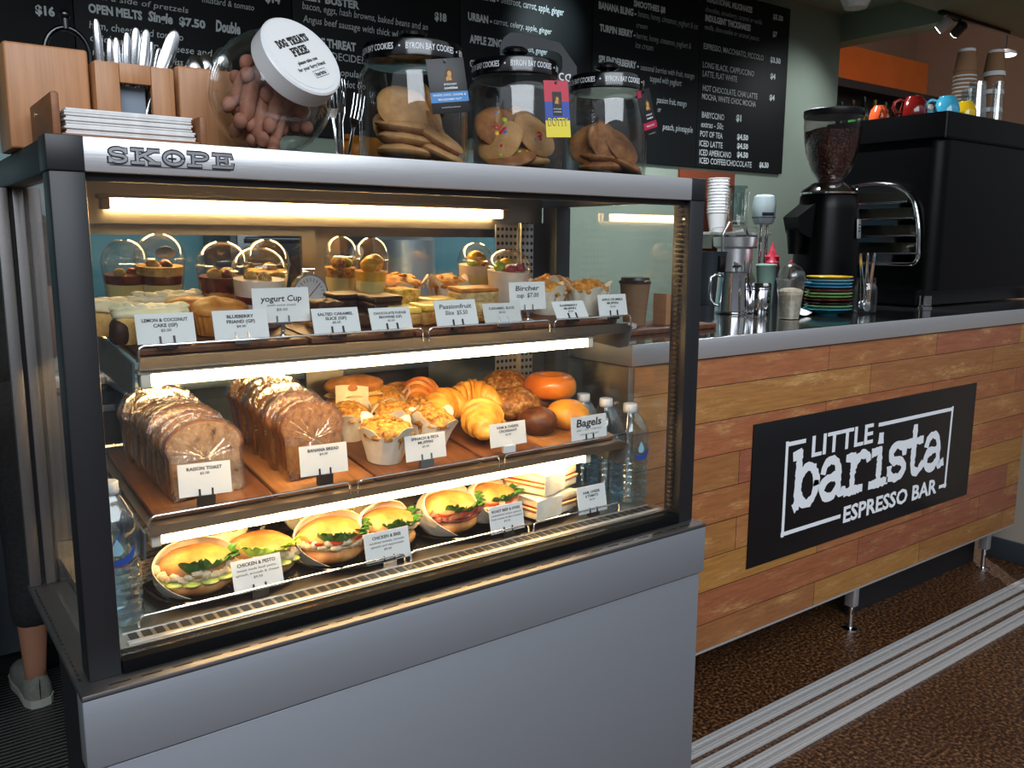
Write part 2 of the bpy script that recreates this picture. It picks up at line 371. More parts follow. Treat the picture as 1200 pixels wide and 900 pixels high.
class MB:
    def __init__(self): self.bm = bmesh.new()
    def add(self, vs, fs, M4=None):
        M4 = M4 or I4
        bv = [self.bm.verts.new(M4 @ Vector(v)) for v in vs]
        for f in fs:
            try: self.bm.faces.new([bv[i] for i in f])
            except ValueError: pass
        return self
    def box(self, x0, x1, y0, y1, z0, z1, bev=0.0, M4=None, seg=2):
        M4 = M4 or I4
        m = M4 @ T((x0 + x1) / 2, (y0 + y1) / 2, (z0 + z1) / 2) @ S(abs(x1 - x0), abs(y1 - y0), abs(z1 - z0))
        r = bmesh.ops.create_cube(self.bm, size=1.0, matrix=m)
        if bev > 0:
            es = list({e for v in r['verts'] for e in v.link_edges})
            bmesh.ops.bevel(self.bm, geom=es, offset=bev, segments=seg, affect='EDGES', profile=0.5)
        return self
    def nbox(self, x0, x1, y0, y1, z0, z1, bev=0.003, amp=0.001, freq=60, seed=0, cuts=6):
        tb = bmesh.new()
        bmesh.ops.create_cube(tb, size=1.0, matrix=T((x0 + x1) / 2, (y0 + y1) / 2, (z0 + z1) / 2) @ S(x1 - x0, y1 - y0, z1 - z0))
        bmesh.ops.bevel(tb, geom=list(tb.edges), offset=bev, segments=2, affect='EDGES', profile=0.5)
        bmesh.ops.subdivide_edges(tb, edges=[e for e in tb.edges if e.calc_length() > bev * 2.5], cuts=cuts, use_grid_fill=True)
        off = Vector((seed * 5.1, seed * 2.3, seed * 3.7))
        for v in tb.verts:
            n1 = noise.noise(v.co * freq + off) + 0.5 * noise.noise(v.co * freq * 2.7 + off)
            d = (v.co - Vector(((x0 + x1) / 2, (y0 + y1) / 2, (z0 + z1) / 2))).normalized()
            q = v.co + d * amp * n1
            q.z = max(q.z, z0)
            v.co = q
        idx = {v: i for i, v in enumerate(tb.verts)}
        self.add([v.co.copy() for v in tb.verts], [tuple(idx[v] for v in f.verts) for f in tb.faces])
        tb.free()
        return self
    def lathe(self, prof, seg=28, M4=None, sq=None, capb=True, capt=True):
        """prof: list of (r, z) from bottom to top. sq: exponent of a rounded-square section"""
        vs, fs = [], []
        for r, z in prof:
            for k in range(seg):
                a = 2 * PI * k / seg
                c, s = math.cos(a), math.sin(a)
                q = 1.0
                if sq: q = 1.0 / (abs(c) ** sq + abs(s) ** sq) ** (1.0 / sq)
                vs.append((r * c * q, r * s * q, z))
        n = len(prof)
        for i in range(n - 1):
            for k in range(seg):
                k2 = (k + 1) % seg
                fs.append((i * seg + k, i * seg + k2, (i + 1) * seg + k2, (i + 1) * seg + k))
        if capb: fs.append(tuple(range(seg - 1, -1, -1)))
        if capt: fs.append(tuple((n - 1) * seg + k for k in range(seg)))
        return self.add(vs, fs, M4)
    def cyl(self, p0, p1, r0, r1=None, seg=14):
        r1 = r0 if r1 is None else r1
        p0, p1 = Vector(p0), Vector(p1); d = p1 - p0
        m = T(*p0) @ d.to_track_quat('Z', 'Y').to_matrix().to_4x4()
        return self.lathe([(r0, 0), (r1, d.length)], seg, m)
    def tube(self, pts, r, seg=8, closed=False):
        pts = [Vector(p) for p in pts]
        n = len(pts); vs, fs = [], []
        rs = r if isinstance(r, (list, tuple)) else [r] * n
        prevn = None
        for i, p in enumerate(pts):
            if closed: t = pts[(i + 1) % n] - pts[i - 1]
            else: t = pts[min(i + 1, n - 1)] - pts[max(i - 1, 0)]
            t.normalize()
            if prevn is None:
                up = Vector((0, 0, 1)) if abs(t.z) < 0.9 else Vector((1, 0, 0))
                a = t.cross(up).normalized()
            else:
                a = (prevn - t * prevn.dot(t)).normalized()
            prevn = a
            b = t.cross(a)
            for k in range(seg):
                g = 2 * PI * k / seg
                vs.append(p + (a * math.cos(g) + b * math.sin(g)) * rs[i])
        m = n if closed else n - 1
        for i in range(m):
            j = (i + 1) % n
            for k in range(seg):
                k2 = (k + 1) % seg
                fs.append((i * seg + k, i * seg + k2, j * seg + k2, j * seg + k))
        if not closed:
            fs.append(tuple(range(seg - 1, -1, -1))); fs.append(tuple((n - 1) * seg + k for k in range(seg)))
        return self.add(vs, fs)
    def prism(self, poly, t, M4=None):
        """poly in local XZ, extruded along +y by t"""
        n = len(poly)
        vs = [(x, 0, z) for x, z in poly] + [(x, t, z) for x, z in poly]
        fs = [tuple(range(n)), tuple(range(2 * n - 1, n - 1, -1))]
        fs += [(i, i + n, (i + 1) % n + n, (i + 1) % n) for i in range(n)]
        return self.add(vs, fs, M4)
    def plate(self, poly, t, M4=None):
        """poly in local XY, extruded along +z by t"""
        n = len(poly)
        vs = [(x, y, 0) for x, y in poly] + [(x, y, t) for x, y in poly]
        fs = [tuple(range(n - 1, -1, -1)), tuple(range(n, 2 * n))]
        fs += [(i, (i + 1) % n, (i + 1) % n + n, i + n) for i in range(n)]
        return self.add(vs, fs, M4)
    def blob(self, c, rad, amp=0.0, freq=30, seed=0, seg=24, rings=14, M4=None, flat=None, power=None):
        """ellipsoid with noisy surface; flat: clamp z below this fraction of rz"""
        M4 = M4 or I4
        vs, fs = [], []
        off = Vector((seed * 7.13, seed * 3.7, seed * 1.9))
        for i in range(rings + 1):
            th = -PI / 2 + PI * i / rings
            for k in range(seg):
                a = 2 * PI * k / seg
                d = Vector((math.cos(th) * math.cos(a), math.cos(th) * math.sin(a), math.sin(th)))
                if power:
                    d = Vector([math.copysign(abs(q) ** power, q) for q in d])
                p = Vector((d.x * rad[0], d.y * rad[1], d.z * rad[2]))
                if amp:
                    n1 = noise.noise(p * freq + off) + 0.5 * noise.noise(p * freq * 2.3 + off)
                    p += d * amp * n1
                if flat is not None: p.z = max(p.z, flat * rad[2])
                vs.append(p + Vector(c))
        for i in range(rings):
            for k in range(seg):
                k2 = (k + 1) % seg
                fs.append((i * seg + k, i * seg + k2, (i + 1) * seg + k2, (i + 1) * seg + k))
        return self.add(vs, fs, M4)
    def grid(self, fn, nu, nv, thick=0.0, M4=None, wrap=False):
        """sheet from fn(u,v) in 0..1; thick gives it a second side"""
        pts = [[Vector(fn(i / nu, j / nv)) for j in range(nv + 1)] for i in range(nu + 1)]
        vs, fs = [], []
        W = nv + 1
        def nrm(i, j):
            a = pts[min(i + 1, nu)][j] - pts[max(i - 1, 0)][j]
            b = pts[i][min(j + 1, nv)] - pts[i][max(j - 1, 0)]
            n = a.cross(b)
            return n.normalized() if n.length > 1e-12 else Vector((0, 0, 1))
        for i in range(nu + 1):
            for j in range(nv + 1): vs.append(pts[i][j])
        for i in range(nu):
            for j in range(nv):
                fs.append((i * W + j, (i + 1) * W + j, (i + 1) * W + j + 1, i * W + j + 1))
        if thick:
            o = len(vs)
            for i in range(nu + 1):
                for j in range(nv + 1): vs.append(pts[i][j] - nrm(i, j) * thick)
            for i in range(nu):
                for j in range(nv):
                    fs.append((o + i * W + j, o + i * W + j + 1, o + (i + 1) * W + j + 1, o + (i + 1) * W + j))
            for i in range(nu):
                for j in (0, nv):
                    fs.append((i * W + j, (i + 1) * W + j, o + (i + 1) * W + j, o + i * W + j))
            for j in range(nv):
                for i in (0, nu):
                    fs.append((i * W + j, i * W + j + 1, o + i * W + j + 1, o + i * W + j))
        return self.add(vs, fs, M4)
    def text(self, s, size, M4=None, width=None, align='CENTER', bold=0.0, shear=0.0, extrude=0.0, fit=None):
        """flat lettering in local XZ facing -y; fit=(w,h): stretch to that width and cap height"""
        vs, fs = text_geo(s, bold, shear)
        if not vs: return self
        xs = [v[0] for v in vs]
        x0, x1 = min(xs), max(xs)
        sx = sz = size
        if width: sx = width / (x1 - x0)
        ox = {'CENTER': (x0 + x1) / 2, 'LEFT': x0, 'RIGHT': x1}[align]
        return self.add([((x - ox) * sx, -extrude, z * sz) for x, z in vs], fs, M4)
    def strokes(self, lines, w, M4=None, wz=None):
        """flat ribbons in local XZ facing -y"""
        for k, pl in enumerate(lines):
            pl = [Vector((p[0], p[1])) for p in pl]
            n = len(pl)
            L, R_ = [], []
            for i, p in enumerate(pl):
                d = pl[min(i + 1, n - 1)] - pl[max(i - 1, 0)]
                if d.length < 1e-9: d = Vector((1, 0))
                d.normalize(); q = Vector((-d.y, d.x)) * w / 2
                e = Vector((0, 0))
                if i == 0: e = -d * w * 0.25
                if i == n - 1: e = d * w * 0.25
                L.append(p + q + e); R_.append(p - q + e)
            y = -0.00004 * (k % 5)
            vs = [(a.x, y, a.y) for a in L] + [(a.x, y, a.y) for a in R_]
            self.add(vs, [(i, i + n, i + 1 + n, i + 1) for i in range(n - 1)], M4)
        return self
    def build(self, name, mat, parent=None, smooth=True, angle=0.7, origin=None, sub=0):
        bmesh.ops.remove_doubles(self.bm, verts=self.bm.verts, dist=1e-6)
        bmesh.ops.recalc_face_normals(self.bm, faces=self.bm.faces)
        me = bpy.data.meshes.new(name)
        if parent is not None and origin is None: origin = world_loc(parent)
        if origin is not None: bmesh.ops.translate(self.bm, vec=-Vector(origin), verts=self.bm.verts)
        self.bm.to_mesh(me); self.bm.free()
        if smooth:
            me.shade_smooth(); me.set_sharp_from_angle(angle=angle)
        me.materials.append(M[mat] if isinstance(mat, str) else mat)
        o = bpy.data.objects.new(name, me); COL.objects.link(o)
        if parent is not None: o.parent = parent
        elif origin is not None: o.location = origin
        if sub:
            md = o.modifiers.new('subsurf', 'SUBSURF'); md.levels = sub; md.render_levels = sub
        return o

def world_loc(o):
    v = Vector((0, 0, 0))
    while o is not None:
        v += o.location; o = o.parent
    return v

_tcache = {}
def text_geo(s, bold, shear):
    key = (s, bold, shear)
    if key in _tcache: return _tcache[key]
    cu = bpy.data.curves.new('lettering', 'FONT')
    cu.body = s; cu.size = 1.0; cu.resolution_u = 2; cu.offset = bold; cu.shear = shear; cu.fill_mode = 'FRONT'
    o = bpy.data.objects.new('lettering', cu); COL.objects.link(o)
    dg = bpy.context.evaluated_depsgraph_get()
    me = o.evaluated_get(dg).to_mesh()
    vs = [(v.co.x / 0.7, v.co.y / 0.7) for v in me.vertices]      # cap height 1
    fs = [tuple(p.vertices) for p in me.polygons]
    o.evaluated_get(dg).to_mesh_clear()
    bpy.data.objects.remove(o); bpy.data.curves.remove(cu)
    _tcache[key] = (vs, fs)
    return vs, fs

def tag(o, label=None, cat=None, group=None, kind=None):
    if label: o['label'] = label
    if cat: o['category'] = cat
    if group: o['group'] = group
    if kind: o['kind'] = kind
    return o
def thing(name, label, cat, loc=(0, 0, 0), rotz=0.0, group=None):
    o = bpy.data.objects.new(name, None); COL.objects.link(o)
    o.location = loc; o.rotation_euler = (0, 0, rotz); o.empty_display_size = 0.02
    return tag(o, label, cat, group)
def place(o, loc, rotz=0.0, rx=0.0, ry=0.0):
    o.location = loc; o.rotation_euler = (rx, ry, rotz); return o
def kids(o): return [c for c in bpy.data.objects if c.parent == o]
def dup(root, loc, rotz=0.0, label=None, rx=0.0, ry=0.0, group=None):
    r = root.copy(); COL.objects.link(r); place(r, loc, rotz, rx, ry)
    if label: r['label'] = label
    if group: r['group'] = group
    for ch in kids(root):
        c = ch.copy(); COL.objects.link(c); c.parent = r
        for g in kids(ch):
            d = g.copy(); COL.objects.link(d); d.parent = c
    return r
def struct(name, mb, mat, **k):
    o = mb.build(name, mat, **k); o['kind'] = 'structure'; return o
def arc(cx, cz, rx, rz, a0, a1, n=10):
    return [(cx + rx * math.cos(math.radians(a0 + (a1 - a0) * i / n)), cz + rz * math.sin(math.radians(a0 + (a1 - a0) * i / n))) for i in range(n + 1)]

# typewriter / slab alphabet drawn as strokes, unit cap height, (width, strokes)
SLAB = {
 'D': (0.86, [[(0.2, 0), (0.2, 1)], [(0, 0.04), (0.45, 0.04)] + arc(0.42, 0.5, 0.36, 0.46, -80, 80, 10) + [(0.45, 0.96), (0, 0.96)]]),
 'O': (0.86, [arc(0.43, 0.5, 0.36, 0.46, 0, 360, 18)]),
 'G': (0.90, [arc(0.43, 0.5, 0.36, 0.46, 45, 330, 16) + [(0.78, 0.42)], [(0.5, 0.42), (0.92, 0.42)], [(0.78, 0.42), (0.78, 0.0)], [(0.74, 0.98), (0.74, 0.68)]]),
 'T': (0.84, [[(0.42, 0), (0.42, 0.96)], [(0.04, 0.96), (0.80, 0.96)], [(0.05, 1), (0.05, 0.68)], [(0.79, 1), (0.79, 0.68)], [(0.22, 0.04), (0.62, 0.04)]]),
 'R': (0.92, [[(0.2, 0), (0.2, 1)], [(0, 0.96), (0.45, 0.96)] + arc(0.48, 0.74, 0.26, 0.22, 80, -80, 8) + [(0.2, 0.5)], [(0.45, 0.5), (0.72, 0.06), (0.92, 0.04)], [(0, 0.04), (0.4, 0.04)]]),
 'E': (0.84, [[(0.2, 0), (0.2, 1)], [(0, 0.96), (0.76, 0.96), (0.76, 0.72)], [(0, 0.04), (0.8, 0.04), (0.8, 0.3)], [(0.2, 0.52), (0.54, 0.52)], [(0.54, 0.38), (0.54, 0.66)]]),
 'A': (0.96, [[(0.16, 0.02), (0.46, 0.98), (0.50, 0.98), (0.80, 0.02)], [(0.26, 0.34), (0.70, 0.34)], [(0, 0.04), (0.34, 0.04)], [(0.62, 0.04), (0.96, 0.04)], [(0.22, 0.98), (0.5, 0.98)]]),
 'S': (0.76, [[(0.66, 0.98), (0.66, 0.70)], [(0.66, 0.78)] + arc(0.38, 0.73, 0.27, 0.23, 30, 260, 10) + arc(0.38, 0.27, 0.29, 0.23, 80, -150, 10), [(0.09, 0.02), (0.09, 0.32)]]),
 'F': (0.80, [[(0.2, 0), (0.2, 1)], [(0, 0.96), (0.76, 0.96), (0.76, 0.70)], [(0.2, 0.5), (0.54, 0.5)], [(0.54, 0.36), (0.54, 0.64)], [(0, 0.04), (0.46, 0.04)]]),
 'K': (1.0, [[(0.2, 0), (0.2, 1)], [(0.8, 0.94), (0.24, 0.46)], [(0.42, 0.6), (0.84, 0.06)], [(0, 0.96), (0.42, 0.96)], [(0, 0.04), (0.42, 0.04)], [(0.60, 0.96), (1.0, 0.96)], [(0.62, 0.04), (1.02, 0.04)]]),
 'P': (0.86, [[(0.2, 0), (0.2, 1)], [(0, 0.96), (0.45, 0.96)] + arc(0.48, 0.73, 0.28, 0.23, 80, -80, 8) + [(0.2, 0.5)], [(0, 0.04), (0.5, 0.04)]]),
}
def slab_text(mb, s, h, w, M4=None, width=None, gap=0.16):
    tot = sum(SLAB[c][0] + gap if c != ' ' else 0.6 for c in s) - gap
    sx = width / tot if width else h
    x = -tot / 2
    for c in s:
        if c == ' ': x += 0.6; continue
        cw, st = SLAB[c]
        mb.strokes([[((x + p[0]) * sx, p[1] * h) for p in pl] for pl in st], w, M4)
        x += cw + gap
    return mb

# ================================================================== THE SETTING
struct('floor', MB().box(-5, 12, -6, 6.2, -0.06, 0), 'floor')
struct('wall_back', MB().box(-3, 4.2, 1.70, 1.86, 0, 2.54), 'sage')
struct('wall_left_sky_block', MB().box(-2.75, -2.6, -0.6, 1.86, 0, 2.54), 'sage')  # unseen wall, added to block sky light from this side
struct('wall_far', MB().box(3.5, 12, 5.6, 5.7, 0, 4.4), 'beige')
struct('wall_side', MB().box(11.9, 12, -0.5, 5.7, 0, 4.4), 'beige')
struct("ceiling", MB().box(-3, 4.2, -0.6, 1.86, 2.54, 2.62), "sage")
struct('ceiling_high', MB().box(-3, 12, -0.6, 5.7, 4.4, 4.5), 'beige')
o = struct('wall_inner', MB().box(4.6, 7.5, 3.0, 3.1, 0, 2.88), 'orange_paint')
struct('wall_right', MB().box(3.56, 3.95, -0.3, 0.42, 0, 1.02), 'beige')
struct('baseboard_right', MB().box(3.545, 3.56, -0.3, 0.42, 0, 0.09, 0.003), 'grey_coat')
# painted panel and splashback on the back wall
struct('trim_1', MB().box(2.95, 3.35, 1.685, 1.70, 1.10, 1.66, 0.002), 'rust_paint')
struct('trim_2', MB().box(-2.6, 1.9, 1.685, 1.70, 0.92, 1.58, 0.002), 'teal_splash')
# sliding-door channels set in the floor: three pairs of aluminium ribs
alu = plain('anodised_aluminium', (0.66, 0.65, 0.64), 0.40, 0.45)
for i, y in enumerate((0.165, 0.098, 0.028)):
    m = MB()
    for dy, w in ((-0.0185, 0.0035), (-0.0105, 0.0045), (0.0, 0.002), (0.0105, 0.0045), (0.0185, 0.0035)):
        m.box(-3, 9, y + dy - w, y + dy + w, -0.004, 0.010 if w > 0.003 else 0.005, 0.001)
    struct('trim_%d' % (i + 3), m, alu)

# ribbed mat behind the cabinet
tag(MB().box(-2.2, 1.3, 0.62, 1.66, 0, 0.012, 0.003).build('floor_mat', 'mat', origin=(-0.4, 1.1, 0)), 'black ribbed rubber mat on the floor under the person behind the cabinet', 'mat')

# ================================================================== DISPLAY CABINET
CW = 1.20
cab = thing('display_cabinet', 'tall glass fronted food display cabinet with steel base and black posts', 'display cabinet', (0.6, 0.25, 0))
def cp(mb, name, mat, label=None, parent=cab, **k):
    o = mb.build(name, mat, parent, **k)
    if label: o['label'] = label
    return o
cp(MB().box(-0.016, 1.206, -0.034, 0.004, 0.613, 0.718, 0.0025), 'upper_front_panel', 'steel')
cp(MB().box(-0.010, 1.198, -0.028, 0.004, 0.06, 0.609, 0.002), 'lower_front_panel', 'steel')
cp(MB().box(0.012, 1.198, 0.004, 0.350, 0.06, 0.712).box(0.10, 1.198, 0.350, 0.52, 0.06, 0.712), 'base_carcass', 'black_coat')
for x in (0.06, 1.12):
    for y in (0.05, 0.38): cp(MB().cyl((x, y, 0.0), (x, y, 0.06), 0.022, seg=18), 'foot', 'black_plastic')
cp(MB().box(-0.016, 1.206, -0.034, 0.435, 0.7122, 0.722, 0.002), 'base_ledge', 'ledge')
m = MB()
for k in range(24):
    m.box(-0.0105, -0.0075, 0.012 + k * 0.0165, 0.022 + k * 0.0165, 0.7222, 0.7228)
cp(m, 'ledge_slots', 'black_plastic', 'dark dashes of slots along the side ledge')
m = MB()
for k in range(28):
    m.box(0.02 + k * 0.0415, 0.048 + k * 0.0415, -0.0215, -0.0195, 0.7222, 0.7228)
cp(m, 'ledge_slots', 'black_plastic', 'dark dashes of slots along the front ledge')
for sx, nm in ((0.0, 1), (1.158, 2)):
    cp(MB().box(sx, sx + 0.042, 0.0, 0.046, 0.722, 1.400, 0.0025), 'corner_post', 'black_coat')
    cp(MB().box(sx - 0.002, sx + 0.040 + 0.002, -0.003, 0.050, 1.3995, 1.4435, 0.0025), 'post_cap', 'black_coat')
cp(MB().box(0.0405, 1.1575, -0.003, 0.012, 1.3995, 1.4425, 0.002), 'top_rail', 'steel_h')
cp(MB().box(0.0405, 1.1575, 0.0125, 0.034, 1.390, 1.4245, 0.001), 'rail_shade_strip', 'black_coat')  # added black strip: hides the tube's bright line, stands for the dark gap
for x0, x1 in ((0.0, 0.032), (1.168, 1.2)):
    cp(MB().box(x0, x1, 0.0505, 0.50, 1.398, 1.4425, 0.004), 'side_rail', 'black_coat')
cp(MB().box(0.0325, 1.1675, 0.0125, 0.50, 1.425, 1.4420), 'top_plate', 'steel_in')
cp(MB().box(0.0425, 1.1575, -0.002, 0.030, 0.7222, 0.742, 0.002), 'front_sill', 'matte_black')
cp(MB().box(0.0425, 1.1575, 0.0305, 0.50, 0.7225, 0.745), 'deck', 'steel_in')
cp(MB().box(0.06, 1.14, 0.036, 0.048, 0.745, 0.7475, 0.001).box(0.06, 1.14, 0.0745, 0.079, 0.745, 0.7475, 0.001), 'grille_frame', 'steel_h')
m = MB()
for k in range(58):
    x = 0.066 + k * 0.0185
    m.box(x, x + 0.0125, 0.0485, 0.0740, 0.7452, 0.7462)
cp(m, 'grille_slots', 'black_plastic', 'row of dark air slots along the front of the deck')
# badge letters on the rail
m = MB(); slab_text(m, 'SKOPE', 0.0185, 0.0062, T(0.148, -0.0042, 1.4125), width=0.162, gap=0.12)
m.strokes([[(-0.078, -0.0045), (0.076, -0.0045)]], 0.0008, T(0.148, -0.0042, 1.414))
m.strokes([[(0.0, -0.004), (0.0, 0.019)], [(-0.005, 0.0072), (0.005, 0.0072)]], 0.0018, T(0.147, -0.0045, 1.414))
cp(m, 'badge_lettering', plain('badge_black', (0.03, 0.03, 0.035), 0.3, 0.6))
m = MB(); slab_text(m, 'SKOPE', 0.0175, 0.0034, T(0.148, -0.0046, 1.4130), width=0.161, gap=0.125)
cp(m, 'badge_inlay', brushed('badge_steel', (0.36, 0.36, 0.38), 0.3))
# panes
cp(MB().box(0.0425, 1.1575, 0.014, 0.020, 0.7425, 1.3990), 'front_glass', 'pane')
for x in (0.018, 1.176):
    cp(MB().box(x, x + 0.006, 0.047, 0.414, 0.7225, 1.3975), 'side_glass', 'pane')
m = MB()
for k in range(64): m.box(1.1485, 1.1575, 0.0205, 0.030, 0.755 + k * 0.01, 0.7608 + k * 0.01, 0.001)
cp(m, 'glass_gasket', plain('seal_with_painted_reflection', (0.06, 0.035, 0.02), 0.5))  # copper tint and separate blocks imitate a perforated orange reflection on the glass edge
# rear corner posts
for x0 in (-0.015, 0.010):
    cp(MB().box(x0, x0 + 0.019, 0.415, 0.428, 0.722, 1.398, 0.002), 'rear_strip', 'ledge')
cp(MB().box(-0.006, 0.03, 0.429, 0.47, 0.722, 1.398), 'rear_post', 'black_coat')
cp(MB().box(1.150, 1.195, 0.415, 0.47, 0.722, 1.398, 0.004), 'rear_post', 'grey_coat')
# rear wall: top frame, mullion, sliding doors
for z0, z1 in ((1.345, 1.424), (0.745, 0.775)): cp(MB().box(0.031, 1.149, 0.470, 0.50, z0, z1), 'rear_frame', 'steel_in')
for i, (x0, x1) in enumerate(((0.035, 0.56), (0.545, 1.06))):
    yy = 0.480 + 0.012 * i
    fr = MB().box(x0, x0 + 0.075, yy, yy + 0.01, 0.776, 1.3445).box(x1 - 0.03, x1, yy, yy + 0.01, 0.776, 1.3445)
    fr.box(x0 + 0.075, x1 - 0.03, yy, yy + 0.01, 1.325, 1.3445).box(x0 + 0.075, x1 - 0.03, yy, yy + 0.01, 0.776, 0.80)
    d = cp(fr, 'rear_door', 'steel_dark')
    cp(MB().box(x0 + 0.0755, x1 - 0.0305, yy + 0.002, yy + 0.006, 0.8005, 1.3245), 'door_glass', 'pane_rear', parent=d)
cp(MB().box(1.0, 1.062, 0.455, 0.459, 0.80, 1.355), 'perforated_panel', 'perf', 'steel panel with rows of round holes')
cp(MB().box(1.0625, 1.10, 0.440, 0.4545, 0.80, 1.360, 0.001), 'perforated_panel', 'perf', 'steel corner panel with rows of round holes')
cp(MB().box(1.1005, 1.149, 0.455, 0.466, 0.775, 1.36), 'rear_trim', 'grey_coat')

def lamp(x0, x1, y, z, parent=cab):
    h = cp(MB().box(x0 - 0.022, x1 + 0.022, y - 0.011, y + 0.016, z + 0.0095, z + 0.016, 0.002), 'lamp_batten', 'lamp_body', parent=parent)
    t = MB().cyl((x0, y, z), (x1, y, z), 0.009, seg=14)
    cp(t, 'lamp_tube', 'tube', 'glowing fluorescent tube', parent=h)
    for x in (x0 - 0.018, x1 + 0.003): cp(MB().box(x, x + 0.015, y - 0.010, y + 0.012, z - 0.010, z + 0.0095, 0.002), 'lamp_holder', 'lamp_body', parent=h)
    return h
lamp(0.165, 1.005, 0.448, 1.378)

def wire_rail(x0, x1, y, z0, z1, parent, r=0.0017):
    b = 0.008
    pts = [(x0, y + 0.012, z0), (x0, y, z0 + 0.001)] + [(x0, y, z1 - b), (x0 + b * 0.3, y, z1 - b * 0.3), (x0 + b, y, z1)]
    pts += [(x1 - b, y, z1), (x1 - b * 0.3, y, z1 - b * 0.3), (x1, y, z1 - b), (x1, y, z0 + 0.001), (x1, y + 0.012, z0)]
    return cp(MB().tube(pts, r, 8), 'wire_rail', 'chrome', parent=parent)
SH = {}
for nm, zf, tilt, segs, z_l in (('top', 1.1435, 0.09, ((0.112, 0.585), (0.597, 0.872), (0.884, 1.092)), 1.1105), ('low', 0.889, 0.13, ((0.112, 0.438), (0.452, 0.752), (0.764, 1.092)), 0.8655)):
    yb = 0.44
    A = math.atan(tilt)
    mm = T(0.6, 0.1, zf) @ RX(A)
    L = (yb - 0.1) / math.cos(A)
    s = MB().box(-0.487, 0.487, 0, L, -0.003, 0.0, M4=mm)                    # tray
    s.box(-0.487, 0.487, -0.002, 0.0005, -0.012, 0.004, M4=mm)
    sh = cp(s, 'shelf', 'steel_in')
    cp(MB().box(0.113, 1.087, 0.1005, 0.104, z_l + 0.017, zf - 0.008), 'shelf_fascia', 'steel_dark', parent=sh)
    for x in (0.103, 1.0935):
        pl = [(0.094, zf - 0.003), (0.46, zf + tilt * 0.36), (0.46, zf - 0.03), (0.13, zf - 0.052), (0.105, zf - 0.046)]
        b = MB().add([(x, y, z) for y, z in pl] + [(x + 0.0035, y, z) for y, z in pl], [(0, 1, 2, 3, 4), (9, 8, 7, 6, 5)] + [(i, i + 5, (i + 1) % 5 + 5, (i + 1) % 5) for i in range(5)])
        cp(b, 'side_bracket', 'grey_plate', parent=sh)
    for a, b in segs: wire_rail(a, b, 0.0945, zf - 0.002, zf + 0.021, sh)
    SH[nm] = (zf, tilt, sh)
    lamp(0.135, 0.985, 0.122, z_l)
for a, b in ((0.085, 0.535), (0.547, 0.815), (0.827, 1.06)): wire_rail(a, b, 0.082, 0.7455, 0.765, cab)
# coiled lamp cable under the lower shelf
cp(MB().tube([(0.155, 0.2, 0.872), (0.17, 0.2, 0.845), (0.155, 0.21, 0.818), (0.12, 0.22, 0.81), (0.105, 0.22, 0.80), (0.15, 0.23, 0.802), (0.175, 0.24, 0.80)], 0.0022, 7), 'lamp_cable', 'black_plastic')

def z_top(y): return 1.1435 + 0.09 * (y - 0.1)       # shelf surfaces
def z_low(y): return 0.889 + 0.13 * (y - 0.1)
DECK = 0.745
A_TOP, A_LOW = math.atan(0.09), math.atan(0.13)

# ------------------------------------------------------------------ serving boards on the shelves
def board(x0, x1, y0, y1, zfun, ang, mat, label, t=0.011):
    y = (y0 + y1) / 2
    L = (y1 - y0)
    o = MB().box(-(x1 - x0) / 2, (x1 - x0) / 2, -L / 2, L / 2, 0.0005, t, 0.003).build('serving_board', mat)
    place(o, ((x0 + x1) / 2, y, zfun(y)), 0, ang)
    return tag(o, label, 'serving board', 'timber serving boards in the cabinet')
BT = 0.0115
board(0.118, 0.385, 0.125, 0.43, z_top, A_TOP, 'wood_board', 'timber board under the iced cake slices on the top shelf')
board(0.390, 0.585, 0.125, 0.43, z_top, A_TOP, 'wood_board', 'timber board under the yogurt cups and dark brownies')
board(0.590, 0.830, 0.125, 0.43, z_top, A_TOP, 'wood_board', 'timber board under the yellow passionfruit slices')
board(0.835, 1.082, 0.125, 0.43, z_top, A_TOP, 'wood_board', 'timber board under the big paper wrapped muffins')
board(0.125, 0.315, 0.125, 0.43, z_low, A_LOW, 'wood_board', 'timber board under the cling wrapped raisin toast')
board(0.322, 0.500, 0.125, 0.43, z_low, A_LOW, 'wood_board2', 'timber board under the banana bread slices')
board(0.505, 0.730, 0.125, 0.43, z_low, A_LOW, 'wood_board', 'timber board under the spinach and feta muffins')
board(0.737, 0.880, 0.125, 0.43, z_low, A_LOW, 'wood_board', 'timber board under the croissants')
board(0.885, 1.082, 0.125, 0.43, z_low, A_LOW, 'wood_board2', 'pale timber board under the bagels and dark rolls')

